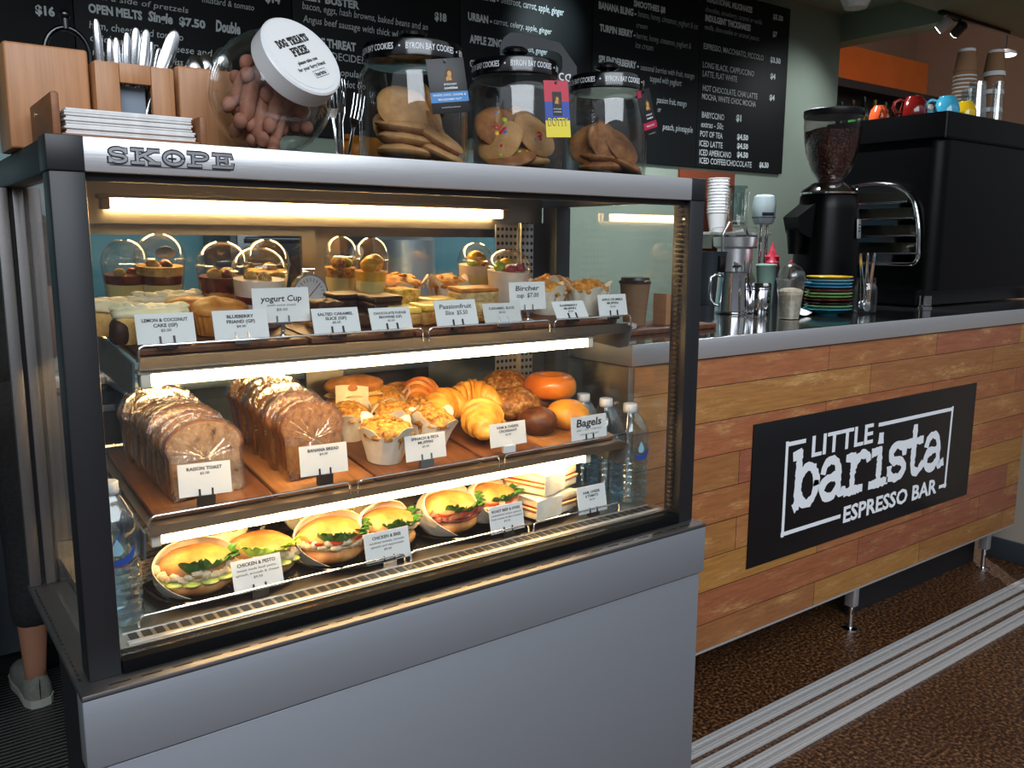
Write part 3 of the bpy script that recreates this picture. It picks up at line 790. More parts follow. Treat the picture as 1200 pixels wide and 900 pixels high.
# ------------------------------------------------------------------ price cards in little wire clips
def price_card(label, lines, x, y, zb, w, h, back=0.25, roll=0.0, yaw=0.0, clip='black_plastic', hand=False, stand=0.0, sleeve=False, surf=None):
    """lines: (text, cap height, z of baseline from the card's bottom, bold, width or None)"""
    root = thing('price_card', label, 'price card', (0, 0, 0), 0, 'price cards in the food cabinet')
    mm = RX(-back)
    MB().box(-w / 2, w / 2, 0, 0.0012, 0.0, h, M4=mm).build('card_sheet', 'card', root)
    m = MB()
    for tx, ch, zb2, bold, tw in lines:
        m.text(tx, ch * 1.08, mm @ T(0, -0.0004, zb2), width=tw * 1.06 if tw else None, bold=(bold * 0.9 if hand else bold * 1.6 + 0.012), shear=0.12 if hand else 0)
    if lines: m.build('card_lettering', 'ink', root, smooth=False)
    c = MB()
    for sx in (-0.010, 0.010):
        c.box(sx - 0.0014, sx + 0.0014, -0.0022, -0.0006, -0.001, 0.0105, M4=mm)
    if surf is None:
        surf = (z_top(y) + BT) if zb > 1.1 else (z_low(y) + BT) if zb > 0.87 else DECK
    foot = zb - surf - 0.0003
    if not stand: c.box(-0.0135, 0.0135, -0.0035, 0.006, -foot, 0.0002)
    else: c.box(-0.0135, 0.0135, -0.0035, 0.004, -0.004, 0.0002)
    stand = max(0, foot - 0.006) if stand else 0
    if stand:
        c.cyl((0, 0.002, -0.004 - stand), (0, 0.002, -0.003), 0.0035, seg=10)
        c.lathe([(0.013, -0.006 - stand), (0.013, -0.003 - stand), (0.004, -0.001 - stand)], 14, T(0, 0.002, 0))
    c.build('card_clip', clip, root)
    if sleeve:
        MB().box(-w / 2 - 0.002, w / 2 + 0.002, -0.0016, -0.0008, 0, h + 0.004, M4=mm).build('card_sleeve', 'clear_plastic', root)
    place(root, (x, y, zb), yaw); root.rotation_euler = (0, roll, yaw)
    return root
yt = 0.112
ZT = z_top(yt) + BT + 0.0085
price_card('white card reading LEMON & COCONUT CAKE below the iced cake', [('LEMON & COCONUT', .0046, .0325, .012, .062), ('CAKE (GF)', .0046, .0245, .012, .033), ('$5.00', .0036, .0175, 0, .014)], 0.158, yt, ZT, .084, .045)
price_card('white card reading BLUEBERRY FRIAND below the brown friands', [('BLUEBERRY', .0046, .0325, .012, .040), ('FRIAND (GF)', .0046, .0245, .012, .042), ('$4.00', .0036, .0175, 0, .014)], 0.271, yt, ZT, .086, .045, clip='chrome')
price_card('handwritten white card reading yogurt Cup on a tall clip', [('yogurt Cup', .0088, .034, .02, .066), ('(with extra toast)', .0032, .0265, 0, .046), ('$8.00', .0042, .0185, 0, .018)], 0.348, 0.14, 1.184, .096, .056, 0.12, clip='chrome', hand=True, stand=0.014)
price_card('white card reading SALTED CARAMEL SLICE', [('SALTED CARAMEL', .0044, .0295, .012, .060), ('SLICE (GF)', .0044, .0220, .012, .036), ('$5.00', .0034, .0155, 0, .014)], 0.432, yt, ZT, .084, .042, 0.3)
price_card('white card reading CHOCOLATE FUDGE BROWNIE', [('CHOCOLATE FUDGE', .0040, .027, .012, .060), ('BROWNIE (GF)', .0040, .020, .012, .042), ('$5.00', .0032, .0140, 0, .013)], 0.535, yt, ZT, .080, .039, 0.35)
price_card('handwritten white card reading Passionfruit Slice', [('Passionfruit', .0076, .0310, .016, .066), ('Slice  $5.50', .0072, .0195, .016, .046)], 0.671, yt, ZT, .090, .047, 0.3, hand=True)
price_card('white card reading CARAMEL SLICE in a clear sleeve', [('CARAMEL SLICE', .0042, .0250, .01, .056), ('$5.50', .0034, .0175, 0, .014)], 0.774, yt, ZT, .086, .037, 0.3, clip='chrome', sleeve=True)
price_card('handwritten white card reading Bircher Cup standing high on a clip', [('Bircher', .0090, .038, .018, .056), ('cup  $7.00', .0080, .0245, .016, .052)], 0.862, 0.15, 1.182, .090, .055, 0.1, clip='chrome', hand=True, stand=0.014)
price_card('white card reading RASPBERRY MUFFIN leaning well back', [('RASPBERRY', .0040, .0260, .012, .044), ('MUFFIN', .0040, .0190, .012, .030), ('$5.00', .0032, .0130, 0, .013)], 0.947, yt, ZT, .084, .038, 0.55)
price_card('white card reading APPLE CRUMBLE MUFFIN at the end of the top shelf', [('APPLE CRUMBLE', .0042, .0310, .012, .056), ('MUFFIN', .0042, .0235, .012, .030), ('$5.00', .0034, .0165, 0, .014)], 1.059, yt, ZT, .080, .044, 0.2)
yl = 0.126
ZL = z_low(yl) + BT + 0.008
price_card('white card reading RAISON TOAST in front of the wrapped toast', [('RAISON TOAST', .0048, .0400, .012, .052), ('$5.00', .0036, .0330, 0, .014)], 0.206, yl, ZL + .008, .082, .051, 0.2, roll=0.04)
price_card('white card reading BANANA BREAD in front of the banana bread', [('BANANA BREAD', .0048, .0400, .012, .054), ('$4.00', .0036, .0330, 0, .014)], 0.407, yl, ZL + .010, .087, .051, 0.15, roll=0.02)
price_card('white card reading SPINACH & FETA MUFFIN', [('SPINACH & FETA', .0046, .0375, .012, .056), ('MUFFIN', .0046, .0295, .012, .030), ('$5.00', .0036, .0225, 0, .014)], 0.609, yl, ZL + .006, .086, .047, 0.15, clip='grey_plate')
price_card('white card reading HAM & CHEESE CROISSANT', [('HAM & CHEESE', .0044, .0350, .012, .050), ('CROISSANT', .0044, .0272, .012, .042), ('$6.00', .0034, .0205, 0, .013)], 0.798, yl, ZL + .006, .088, .046, 0.15, clip='white_plastic')
price_card('handwritten white card reading Bagels', [('Bagels', .0145, .0275, .03, .066), ('plain - rye - rosemary', .0036, .0185, 0, .066), ('toasted with jam', .0036, .0095, 0, .048)], 0.998, 0.112, ZL - .004, .098, .049, 0.1, hand=True, clip='black_plastic')
yd = 0.094
def DX(x): return x + 0.022 * (x + 0.19) / 1.283
price_card('white card reading CHICKEN & PESTO on the deck', [('CHICKEN & PESTO', .0050, .0410, .012, .060), ('house made basil pesto,', .0034, .0335, 0, .062), ('spinach, avocado & cheese', .0034, .0265, 0, .068), ('$9.50', .0036, .0195, 0, .014)], DX(0.266), yd, DECK - .010 + .0225, .082, .052, 0.3, roll=0.0)
price_card('white card reading CHICKEN & BRIE on the deck', [('CHICKEN & BRIE', .0050, .0420, .012, .054), ('sundried tomato, avocado', .0034, .0345, 0, .066), ('spinach and mayonnaise', .0034, .0275, 0, .062), ('$9.50', .0036, .0205, 0, .014)], DX(0.498), yd, DECK - .010 + .018, .089, .055, 0.2, clip='chrome')
price_card('white card reading ROAST BEEF & SWISS on the deck', [('ROAST BEEF & SWISS', .0046, .0405, .012, .064), ('caramelised onion, spinach', .0033, .0335, 0, .068), ('fresh tomato & dijon mustard', .0033, .0265, 0, .070), ('$9.50', .0034, .0195, 0, .014)], DX(0.757), yd, DECK - .010 + .020, .081, .053, 0.2)
price_card('white card reading HAM, CHEESE & TOMATO beside the bottles', [('HAM, CHEESE', .0048, .0410, .012, .044), ('& TOMATO', .0048, .0330, .012, .034), ('$6.50', .0036, .0260, 0, .014)], DX(0.977), yd, DECK - .010 + .017, .079, .057, 0.2)

# ================================================================== FOOD IN THE CABINET
rnd = random.Random(7)
def top_z(y): return z_top(y) + BT
def low_z(y): return z_low(y) + BT

# ---- top shelf: iced loaf cake slices
def cake_slice(label, x, y, rz, L=0.115, W=0.036, seed=1, dark=True):
    r = thing('cake_slice', label, 'cake', group='iced cake slices')
    m = MB().blob((0, 0, 0.021), (L / 2, W / 2, 0.026), 0.0025, 40, seed, 28, 14, flat=-0.78, power=0.55)
    m.build('sponge', 'sponge', r)
    if dark:
        MB().blob((-L / 2 + 0.007, -W * 0.12, 0.019), (0.012, W * 0.42, 0.019), 0.002, 60, seed + 3, 16, 10, flat=-0.9, power=0.6).build('dark_end', 'cake_dark', r)
    m = MB().blob((0, 0, 0.045), (L / 2 + 0.003, W / 2 + 0.003, 0.011), 0.004, 45, seed + 5, 36, 12, power=0.75)
    for k in range(7):
        m.blob((-L / 2 + 0.01 + k * (L - 0.02) / 6, 0.006 * math.sin(k * 2 + seed), 0.053), (0.013, W * 0.32, 0.006), 0.003, 80, seed + k, 14, 8)
    m.build('icing', 'cream', r)
    return place(r, (x, y, top_z(y)), rz, A_TOP)
cake_slice('cream iced cake slice with dark crust end behind the LEMON & COCONUT card', 0.150, 0.172, 0.12, 0.112, 0.040, 1)
cake_slice('pale iced cake slice half hidden by the black post', 0.112, 0.250, 0.35, 0.085, 0.038, 4, False)
cake_slice('iced cake slice in the second row beside the friands', 0.213, 0.300, 0.15, 0.115, 0.036, 8, False)

def friand(label, x, y, rz, s=1.0, seed=1):
    r = thing('friand', label, 'friand', group='blueberry friands')
    prof = [(0.030, 0), (0.034, 0.002), (0.041, 0.034), (0.044, 0.042)]
    m = MB()
    vs, fs, seg = [], [], 48
    for rr, z in prof:
        for k in range(seg):
            a = 2 * PI * k / seg
            q = rr * (1 + (0.025 if k % 2 else -0.01))
            vs.append((q * 1.05 * math.cos(a), q * 0.72 * math.sin(a), z))
    for i in range(len(prof) - 1):
        for k in range(seg):
            k2 = (k + 1) % seg
            fs.append((i * seg + k, i * seg + k2, (i + 1) * seg + k2, (i + 1) * seg + k))
    fs.append(tuple(range(seg - 1, -1, -1)))
    m.add(vs, fs, S(s, s, s)); m.build('ribbed_side', 'friand', r, angle=0.3)
    MB().blob((0, 0, 0.041), (0.047, 0.033, 0.020), 0.004, 45, seed, 30, 12, flat=-0.25, M4=S(s, s, s)).build('domed_top', 'friand', r)
    return place(r, (x, y, top_z(y)), rz, A_TOP)
friand('brown oval friand directly above the BLUEBERRY FRIAND card', 0.262, 0.195, 0.1, 1.0, 2)
friand('friand in the second row between iced cake and front friand', 0.232, 0.258, 0.2, 0.92, 5)
friand('friand tucked behind, under the dessert tubs with pale lids', 0.318, 0.330, 0.4, 0.9, 9)

# ---- dome-lidded tubs
def dome_tub(name, label, layers, x, y, d=0.095, hc=0.06, dome=0.055, fruit=(), zf=top_z, ang=A_TOP, group='dome lidded dessert tubs', logo=False, dollop=None, up=1.55):
    r = thing(name, label, 'dessert tub', group=group)
    R0, R1 = d * 0.36, d * 0.47
    hc, dome = hc * up, dome * 0.76
    layers = [(a, b * up, c) for a, b, c in layers]
    def rad(z): return R0 + (R1 - R0) * z / hc
    MB().lathe([(R0, 0.0005), (R1, hc), (R1 + 0.0008, hc), (R0 + 0.0006, 0.0)], 32).build('tub', 'clear_plastic', r)
    z = 0.0015
    for i, (mat, h, tilt) in enumerate(layers):
        pr = [(rad(z) - 0.0012, z), (rad(z + h) - 0.0012, z + h - 0.0002)]
        MB().lathe(pr, 32).build('filling_layer', mat, r)
        z += h
    MB().lathe([(R1 + 0.001, hc - 0.002), (d / 2, hc), (d / 2, hc + 0.004), (R1 - 0.001, hc + 0.005)], 32, capb=False, capt=False).build('rim', 'clear_plastic', r)
    pr = [(R1 * math.cos(a) + 0.0003, hc + 0.004 + dome * math.sin(a)) for a in [i * PI / 2 / 12 for i in range(11)]]
    pr = [(q, z2) for q, z2 in pr] 
    back = [(q - 0.0006, z2 - 0.0006) for q, z2 in pr[::-1]]
    MB().lathe(pr + back, 32, capb=False, capt=False).build('dome_lid', 'clear_plastic', r)
    for i, (mat, px, py, pz, rr) in enumerate(fruit):
        MB().blob((px, py, z + pz), (rr, rr, rr * 0.8), rr * 0.15, 60, i, 14, 9).build('fruit_piece', mat, r)
    if dollop:
        MB().blob((0, 0, z + 0.006), (R1 * 0.55, R1 * 0.55, 0.016), 0.003, 50, 3, 18, 10).build('dollop', dollop, r)
    if logo:
        MB().blob((0.004, -R1 * 0.62, hc + 0.014), (0.017, 0.004, 0.010), 0.001, 40, 1, 18, 10).build('lid_sticker', 'white_plastic', r)
    return place(r, (x, y, zf(y)), 0, ang)
TB = 0.0005
dome_tub('dessert_tub', 'dome lidded layered dessert tub with white sticker behind the iced cake', [('berry', .020, 0), ('custard', .018, 0), ('berry', .010, 0), ('sponge', .010, 0)], 0.222, 0.385, 0.088, 0.066, 0.054, [('redfruit', .012, .01, .002, .010), ('sponge', -.014, -.008, .003, .011), ('berry', .008, -.016, .002, .010)], logo=True)
dome_tub('dessert_tub', 'layered dessert tub tucked against the first, beside the teal window', [('berry', .018, 0), ('custard', .020, 0), ('berry', .010, 0)], 0.168, 0.395, 0.080, 0.060, 0.052, [('redfruit', .012, .01, .002, .010), ('sponge', -.012, -.01, .003, .010)])
dome_tub('yogurt_tub', 'pale dome lidded yogurt tub directly behind the yogurt Cup card', [('yoghurt', .026, 0), ('berry', .008, 0), ('yoghurt', .018, 0)], 0.350, 0.252, 0.097, 0.060, 0.052, [('berry', .012, .01, .003, .011), ('granola', -.014, .004, .003, .012), ('granola', .004, -.016, .003, .012)])
dome_tub('yogurt_tub', 'yogurt tub with granola behind the pale one', [('berry', .014, 0), ('granola', .016, 0), ('berry', .018, 0)], 0.318, 0.345, 0.094, 0.060, 0.054, [('granola', .012, .01, .004, .014), ('sponge', -.016, -.004, .004, .013), ('berry', .004, -.018, .004, .012)])
dome_tub('yogurt_tub', 'granola tub at the very back behind the dial', [('granola', .03, 0), ('crumble', .02, 0)], 0.418, 0.395, 0.090, 0.058, 0.058, [('granola', .01, .01, .003, .014)])
dome_tub('fruit_tub', 'dome tub of yellow mango beside the chocolate brownies', [('custard', .040, 0), ('mango', .012, 0)], 0.607, 0.335, 0.072, 0.066, 0.054, [('mango', .008, .006, .014, .020), ('mango', -.010, -.010, .012, .018), ('mango', .006, -.012, .022, .013)])
dome_tub('fruit_tub', 'dome tub of sliced fruit behind the mango tub', [('custard', .040, 0), ('granola', .012, 0)], 0.572, 0.398, 0.072, 0.066, 0.050, [('mango', .006, .006, .010, .016), ('granola', -.010, -.010, .010, .016), ('kiwi', .010, -.010, .010, .011)])
dome_tub('fruit_tub', 'dome tub topped with red fruit beside the Bircher Cup card', [('yoghurt', .040, 0), ('yoghurt', .014, 0)], 0.896, 0.272, 0.098, 0.058, 0.048, [('redfruit', .016, -.016, .006, .014), ('redfruit', -.010, -.020, .005, .013), ('kiwi', -.020, .004, .008, .014), ('mango', .004, .012, .012, .016), ('redfruit', .022, .006, .005, .012)])
dome_tub('fruit_tub', 'dome tub with bright yellow fruit beside the red fruit tub', [('custard', .042, 0), ('yoghurt', .012, 0)], 0.885, 0.380, 0.082, 0.060, 0.050, [('mango', 0, -.006, .014, .022), ('mango', .014, .006, .010, .016), ('redfruit', .010, -.020, .003, .009), ('kiwi', -.016, -.012, .006, .012)])

# ---- round dial thermometer
r = thing('dial_thermometer', 'round white dial thermometer standing behind the yogurt Cup card', 'thermometer')
MB().cyl((0, 0.0, 0.042), (0, 0.012, 0.042), 0.0385, seg=40).build('dial_case', 'chrome', r)
MB().cyl((0, -0.0008, 0.042), (0, 0.0, 0.042), 0.0350, seg=40).build('dial_face', 'card', r)
m = MB()
for k in range(24):
    a = 2 * PI * k / 24
    m.box(-0.0006, 0.0006, -0.0011, -0.0009, 0.024, 0.030, M4=T(0, 0, 0.042) @ RY(a))
m.build('dial_marks', 'ink', r, smooth=False)
MB().box(-0.0008, 0.0008, -0.0016, -0.0012, -0.006, 0.028, M4=T(0, 0, 0.042) @ RY(0.8)).build('dial_needle', 'tomato', r)
MB().tube([(-0.012, 0.006, 0.079), (-0.012, 0.006, 0.087), (0.012, 0.006, 0.087), (0.012, 0.006, 0.079)], 0.0028, 8).box(-0.02, 0.02, -0.004, 0.016, 0, 0.005, 0.001).build('dial_stand', 'chrome', r)
place(r, (0.474, 0.315, top_z(0.315)), 0.15)

# ---- slices and squares
def slab_cake(name, label, x, y, rz, L, W, layers, group, seed=0, cat='slice', zf=top_z, ang=A_TOP):
    r = thing(name, label, cat, group=group)
    z = 0.0003
    for i, (part, mat, h, amp) in enumerate(layers):
        m = MB().nbox(-L / 2, L / 2, -W / 2, W / 2, z, z + h, min(0.004, h * 0.3), amp, 70, seed + i)
        m.build(part, mat, r, angle=0.9)
        z += h
    return place(r, (x, y, zf(y)), rz, ang)
slab_cake('salted_caramel_slice', 'dark nutty salted caramel slice behind its card', 0.447, 0.205, 0.2, .052, .045, [('base', 'biscuit', .012, .001), ('caramel_layer', 'caramel', .01, .001), ('nut_top', 'cake_dark', .026, .006)], 'dark slices', 3)
slab_cake('brownie', 'dark glossy brownie at the front, beside the yellow crumble slice', 0.566, 0.222, 0.25, .070, .052, [('crumb', 'brownie', .040, .003), ('crust', 'brownie', .012, .003)], 'chocolate brownies', 5, 'brownie')
slab_cake('brownie', 'flat topped brownie behind the SALTED CARAMEL SLICE card', 0.518, 0.262, 0.15, .070, .050, [('crumb', 'brownie', .042, .002), ('crust', 'brownie', .010, .002)], 'chocolate brownies', 9, 'brownie')
slab_cake('brownie', 'low brownie lying behind the CHOCOLATE FUDGE BROWNIE card', 0.500, 0.192, 0.1, .070, .040, [('crumb', 'brownie', .024, .002)], 'chocolate brownies', 12, 'brownie')
slab_cake('crumble_slice', 'yellow crumble topped slice beside the front brownie', 0.655, 0.300, 0.2, .060, .050, [('base', 'biscuit', .016, .001), ('crumble_top', 'crumble', .034, .004)], 'yellow slices', 15)
slab_cake('passionfruit_slice', 'yellow passionfruit slice at the front behind its handwritten card', 0.655, 0.188, 0.15, .066, .050, [('base', 'biscuit', .026, .002), ('topping', 'lemon_curd', .012, .001)], 'yellow slices', 18)
slab_cake('passionfruit_slice', 'passionfruit slice in the second row behind its card', 0.708, 0.250, 0.15, .066, .050, [('base', 'biscuit', .024, .002), ('topping', 'lemon_curd', .014, .001)], 'yellow slices', 21)
slab_cake('passionfruit_slice', 'passionfruit slice tucked behind the brownie card', 0.598, 0.190, 0.1, .056, .046, [('base', 'biscuit', .022, .002), ('topping', 'lemon_curd', .012, .001)], 'yellow slices', 22)
slab_cake('caramel_slice', 'tall pale caramel slice between the passionfruit slices and red fruit tub', 0.788, 0.240, 0.12, .098, .046, [('base', 'biscuit', .016, .002), ('caramel_layer', 'caramel', .034, .002), ('crust', 'friand', .008, .003)], 'yellow slices', 24)
slab_cake('caramel_slice', 'pale slice hidden low behind the CARAMEL SLICE card', 0.760, 0.182, 0.1, .080, .040, [('base', 'biscuit', .014, .002), ('caramel_layer', 'caramel', .022, .002)], 'yellow slices', 27)
# dark pastry under the dessert tubs and a small croissant behind them
r = thing('chocolate_pastry', 'dark glazed pastry behind the iced cake, under the dessert tubs', 'pastry')
for k in range(5):
    MB().blob((-0.04 + k * 0.022, 0.006 * (k % 2), 0.02), (0.018, 0.022, 0.016), 0.004, 70, k, 16, 10).build('folded_layer', 'cake_dark' if k % 2 else 'friand', r)
place(r, (0.292, 0.262 + 0.14, top_z(0.402)), 0.1)

# ---- muffins in folded paper
def paper_muffin(name, label, x, y, rz, s=1.0, seed=1, zf=top_z, ang=A_TOP, top='muffin', group='paper wrapped muffins', tall=1.0, crumbs=9, open_=0.0):
    r = thing(name, label, 'muffin', group=group)
    def f(u, v):
        a = 2 * PI * u
        rr = 0.029 + 0.016 * v + open_ * v * v
        peak = 0.5 + 0.5 * math.cos(4 * a + seed)
        fold = 0.0022 * math.sin(12 * a + seed * 2) * v
        hh = (0.048 + 0.024 * peak ** 2 * (0.7 + 0.3 * math.sin(a * 2 + seed))) * tall
        fl = 0.010 * peak ** 3 * max(0, v - 0.6) / 0.4
        return ((rr + fold + fl) * math.cos(a) * s, (rr + fold + fl) * math.sin(a) * s, hh * v * s)
    m = MB().grid(f, 48, 8, 0.0006 * s)
    m.lathe([(0.0288 * s, 0.0), (0.0288 * s, 0.0008)], 24)
    m.build('paper_wrap', 'paper_cup', r)
    m = MB().lathe([(0.0275 * s, 0.001), (0.040 * s, 0.044 * s * tall)], 24)
    m.blob((0, 0, 0.047 * s * tall), (0.0445 * s, 0.0445 * s, 0.021 * s), 0.005 * s, 50 / s, seed, 30, 14, flat=-0.3)
    rr = random.Random(seed)
    for k in range(crumbs):
        a, q = rr.random() * 6.28, 0.035 * rr.random() ** 0.5
        m.blob((q * math.cos(a) * s, q * math.sin(a) * s, (0.047 * tall + 0.020 * (1 - (q / 0.05) ** 2)) * s), (0.008 * s, 0.007 * s, 0.006 * s), 0.003 * s, 90, seed + k, 10, 7)
    m.build('muffin_top', top, r)
    return place(r, (x, y, zf(y)), rz, ang)
paper_muffin('muffin', 'paper wrapped crumble muffin behind the mango tub', 0.700, 0.378, 0.3, 1.0, 3)
paper_muffin('muffin', 'crumble muffin with pointed paper behind the passionfruit slices', 0.796, 0.350, 0.7, 1.0, 8)
paper_muffin('muffin', 'crumble muffin with tall white paper behind the RASPBERRY MUFFIN card', 0.958, 0.222, 0.1, 1.02, 19)
paper_muffin('muffin', 'muffin in the second row beside the red fruit tub', 0.958, 0.336, 0.5, 1.0, 12)
paper_muffin('muffin', 'large crumble muffin behind the APPLE CRUMBLE MUFFIN card', 1.040, 0.186, 0.9, 1.08, 17)
paper_muffin('muffin', 'muffin in the second row at the end of the shelf', 1.040, 0.296, 1.2, 1.0, 14)

# ---- wrapped bread slices
def bread_outline(w, h, n=10):
    pts = [(-w * 0.44, 0), (w * 0.44, 0), (w * 0.47, h * 0.1), (w * 0.46, h * 0.55)]
    pts += [(w * 0.50 * math.cos(a), h * 0.66 + h * 0.34 * math.sin(a)) for a in [i * PI / n for i in range(n + 1)]]
    pts += [(-w * 0.46, h * 0.55), (-w * 0.47, h * 0.1)]
    return pts
def bread_slice(name, label, group, w, h, t, crumb, seed, lean=0.0):
    r = thing(name, label, 'bread slice', group=group)
    o1 = bread_outline(w, h)
    cz = h * 0.5
    inner = [(x * 0.95, cz + (z - cz) * 0.95) for x, z in o1]
    L = RX(-lean)
    MB().prism(o1, t - 0.002, L @ T(0, 0.001, 0)).build('crust', 'bread_crust', r)
    MB().prism(inner, t, L).build('crumb', crumb, r)
    m = MB()
    ow = [(x * 1.03, z * 1.02 + 0.0005) for x, z in o1]
    n = len(ow)
    def f(u, v):
        k = u * n; i = int(k) % n; q = k - int(k)
        x = ow[i][0] * (1 - q) + ow[(i + 1) % n][0] * q; z = ow[i][1] * (1 - q) + ow[(i + 1) % n][1] * q
        p = Vector((x * 20, v * 9, z * 20 + seed))
        d = 1 + 0.02 * noise.noise(p * 3)
        return (x * d, -0.0015 + (t + 0.003) * v, max(0, z * d))
    m.grid(f, 72, 3, M4=L)
    def face(u, v):
        a = 2 * PI * u; 
        k = u * n; i = int(k) % n; q = k - int(k)
        x = ow[i][0] * (1 - q) + ow[(i + 1) % n][0] * q; z = ow[i][1] * (1 - q) + ow[(i + 1) % n][1] * q
        d = 1 + 0.02 * noise.noise(Vector((x * 20, 0, z * 20 + seed)) * 3) if v == 1 else 1
        rid = 0.0016 * noise.noise(Vector((math.cos(a) * 6, math.sin(a) * 6, v * 2 + seed)))
        return (x * v * d, -0.0018 + rid * (1 if v < 1 else 0), max(0, cz + (z - cz) * v) * (d if v == 1 else 1))
    m.grid(face, 72, 6, M4=L)
    m.build('cling_wrap', 'cling', r)
    return r
ORD = ['front', 'second', 'third', 'fourth', 'fifth', 'sixth', 'seventh', 'eighth', 'ninth', 'tenth']
y = 0.158
for k in range(9):
    lab = ('front raisin toast slice in shiny cling film behind the RAISON TOAST card' if k == 0 else
           '%s cling wrapped raisin toast slice from the front of the row' % ORD[k])
    o = bread_slice('raisin_toast', lab, 'cling wrapped raisin toast slices', 0.128, 0.124 - 0.002 * (k % 3), 0.0175, 'raisin_crumb', k, 0.0)
    xx = 0.222 - (y - 0.158) * 0.06
    place(o, (xx + 0.004 * math.sin(k * 3.3), y, low_z(y)), 0.10 + 0.07 * math.sin(k * 2.1), -0.14 - 0.05 * math.sin(k * 1.3), 0.035 * math.sin(k * 2.7))
    y += 0.0292
y = 0.165
for k in range(9):
    lab = ('front banana bread slice behind the BANANA BREAD card' if k == 0 else
           '%s banana bread slice from the front of the wrapped row' % ORD[k])
    o = bread_slice('banana_bread', lab, 'wrapped banana bread slices', 0.122, 0.132 - 0.003 * (k % 2), 0.0165, 'banana_crumb', 20 + k)
    xx = 0.412 - (y - 0.165) * 0.02
    place(o, (xx + 0.004 * math.sin(k * 2.3), y, low_z(y)), 0.12 + 0.06 * math.sin(k * 1.7), -0.16 - 0.04 * math.sin(k * 1.9), 0.03 * math.sin(k * 3.1))
    y += 0.0285

# ---- spinach muffins
for lab, x, y, rz, s, sd in (
    ('seeded muffin in white paper between the BANANA BREAD and SPINACH & FETA cards', 0.556, 0.192, 0.2, 1.12, 31),
    ('seeded muffin directly behind the SPINACH & FETA MUFFIN card', 0.672, 0.222, 0.8, 1.05, 33),
    ('seeded muffin in the second row beside the banana bread', 0.545, 0.325, 0.4, 1.0, 35),
    ('seeded muffin in the middle of the second row', 0.628, 0.300, 1.1, 1.0, 37),
    ('seeded muffin at the back below the wrapped sandwich bread', 0.668, 0.400, 0.1, 1.0, 39),
    ('seeded muffin at the back beside the dark baked croissant', 0.715, 0.330, 0.6, 0.9, 41)):
    paper_muffin('spinach_muffin', lab, x, y, rz, s, sd, low_z, A_LOW, 'muffin_spin', 'spinach and feta muffins', 1.05, 14, 0.05 * 0)

# ---- croissants
def croissant(name, label, x, y, rz, s=1.0, mat='croissant', seed=1, zf=low_z, dz=0.0, rx=0.0, curl=1.7, group='croissants'):
    r = thing(name, label, 'croissant', group=group)
    n = 84
    R0 = 0.052
    segs = 9
    m = MB()
    vs, fs, K = [], [], 18
    for i in range(n + 1):
        u = i / n
        a = (u - 0.5) * curl * 1.35
        cx, cy = R0 * 1.25 * math.sin(a), R0 * (1 - math.cos(a)) * -1.0
        env = max(0.10, math.sin(PI * u) ** 0.75)
        st = (u * segs) % 1.0
        step = 1.0 + 0.20 * (0.5 - abs(st - 0.0) if u < 0.5 else abs(st - 0.0) - 0.5)
        rad = 0.034 * env * step
        tx, ty = math.cos(a), -math.sin(a)
        nx, ny = -ty, tx
        for k in range(K):
            g = 2 * PI * k / K
            q = rad * (1 + 0.07 * noise.noise(Vector((u * 9, math.cos(g) * 1.5, math.sin(g) * 1.5 + seed))))
            z = max(-rad * 0.72, q * math.sin(g) * 0.92)
            vs.append(((cx + nx * q * math.cos(g)) * s, (cy + ny * q * math.cos(g)) * s, (z + 0.025 * max(env, 0.35)) * s))
    for i in range(n):
        for k in range(K):
            k2 = (k + 1) % K
            fs.append((i * K + k, i * K + k2, (i + 1) * K + k2, (i + 1) * K + k))
    fs.append(tuple(range(K - 1, -1, -1))); fs.append(tuple(n * K + k for k in range(K)))
    m.add(vs, fs); m.build('croissant_body', mat, r)
    place(r, (x, y, zf(y) + dz), rz, A_LOW + rx)
    return r
croissant('croissant', 'large flaky croissant directly behind the HAM & CHEESE CROISSANT card', 0.798, 0.226, 0.75, 1.22, 'croissant', 2, dz=0.012)
croissant('croissant', 'bright yellow croissant behind the big front croissant', 0.768, 0.318, 0.25, 1.1, 'croissant', 5, dz=0.018)
croissant('croissant', 'pale croissant resting high beside the yellow one', 0.852, 0.335, -0.5, 1.0, 'croissant', 7, dz=0.030)
croissant('croissant', 'dark orange baked croissant at the back beside the muffins', 0.760, 0.405, 0.6, 1.1, 'croissant_dark', 9, dz=0.020)

# ---- rolls and bagels
def roll(name, label, x, y, rad, mat, seed=1, dz=0.0, rz=0.0, amp=0.002, cat='bread roll', hole=False, rx=0.0):
    r = thing(name, label, cat, group='bagels and rolls')
    m = MB()
    if hole:
        Rm, rm = rad[0] * 0.60, rad[0] * 0.41
        vs, fs, A, B = [], [], 40, 18
        for i in range(A):
            a = 2 * PI * i / A
            for k in range(B):
                g = 2 * PI * k / B
                q = rm * (1 + 0.04 * noise.noise(Vector((math.cos(a) * 2, math.sin(a) * 2, seed + math.sin(g)))))
                vs.append(((Rm + q * math.cos(g)) * math.cos(a), (Rm + q * math.cos(g)) * math.sin(a), max(-rad[2] * 0.8, q * math.sin(g) * rad[2] / rm) + rad[2] * 0.8))
        for i in range(A):
            for k in range(B):
                fs.append((i * B + k, ((i + 1) % A) * B + k, ((i + 1) % A) * B + (k + 1) % B, i * B + (k + 1) % B))
        m.add(vs, fs)
    else:
        m.blob((0, 0, rad[2] * 0.75), rad, amp, 28, seed, 32, 18, flat=-0.75)
    m.build('crust', mat, r)
    return place(r, (x, y, low_z(y) + dz), rz, A_LOW + rx)
roll('seeded_roll', 'dark seeded roll at the back beside the perforated panel', 0.985, 0.395, (0.062, 0.055, 0.034), 'seeded', 1, 0.022)
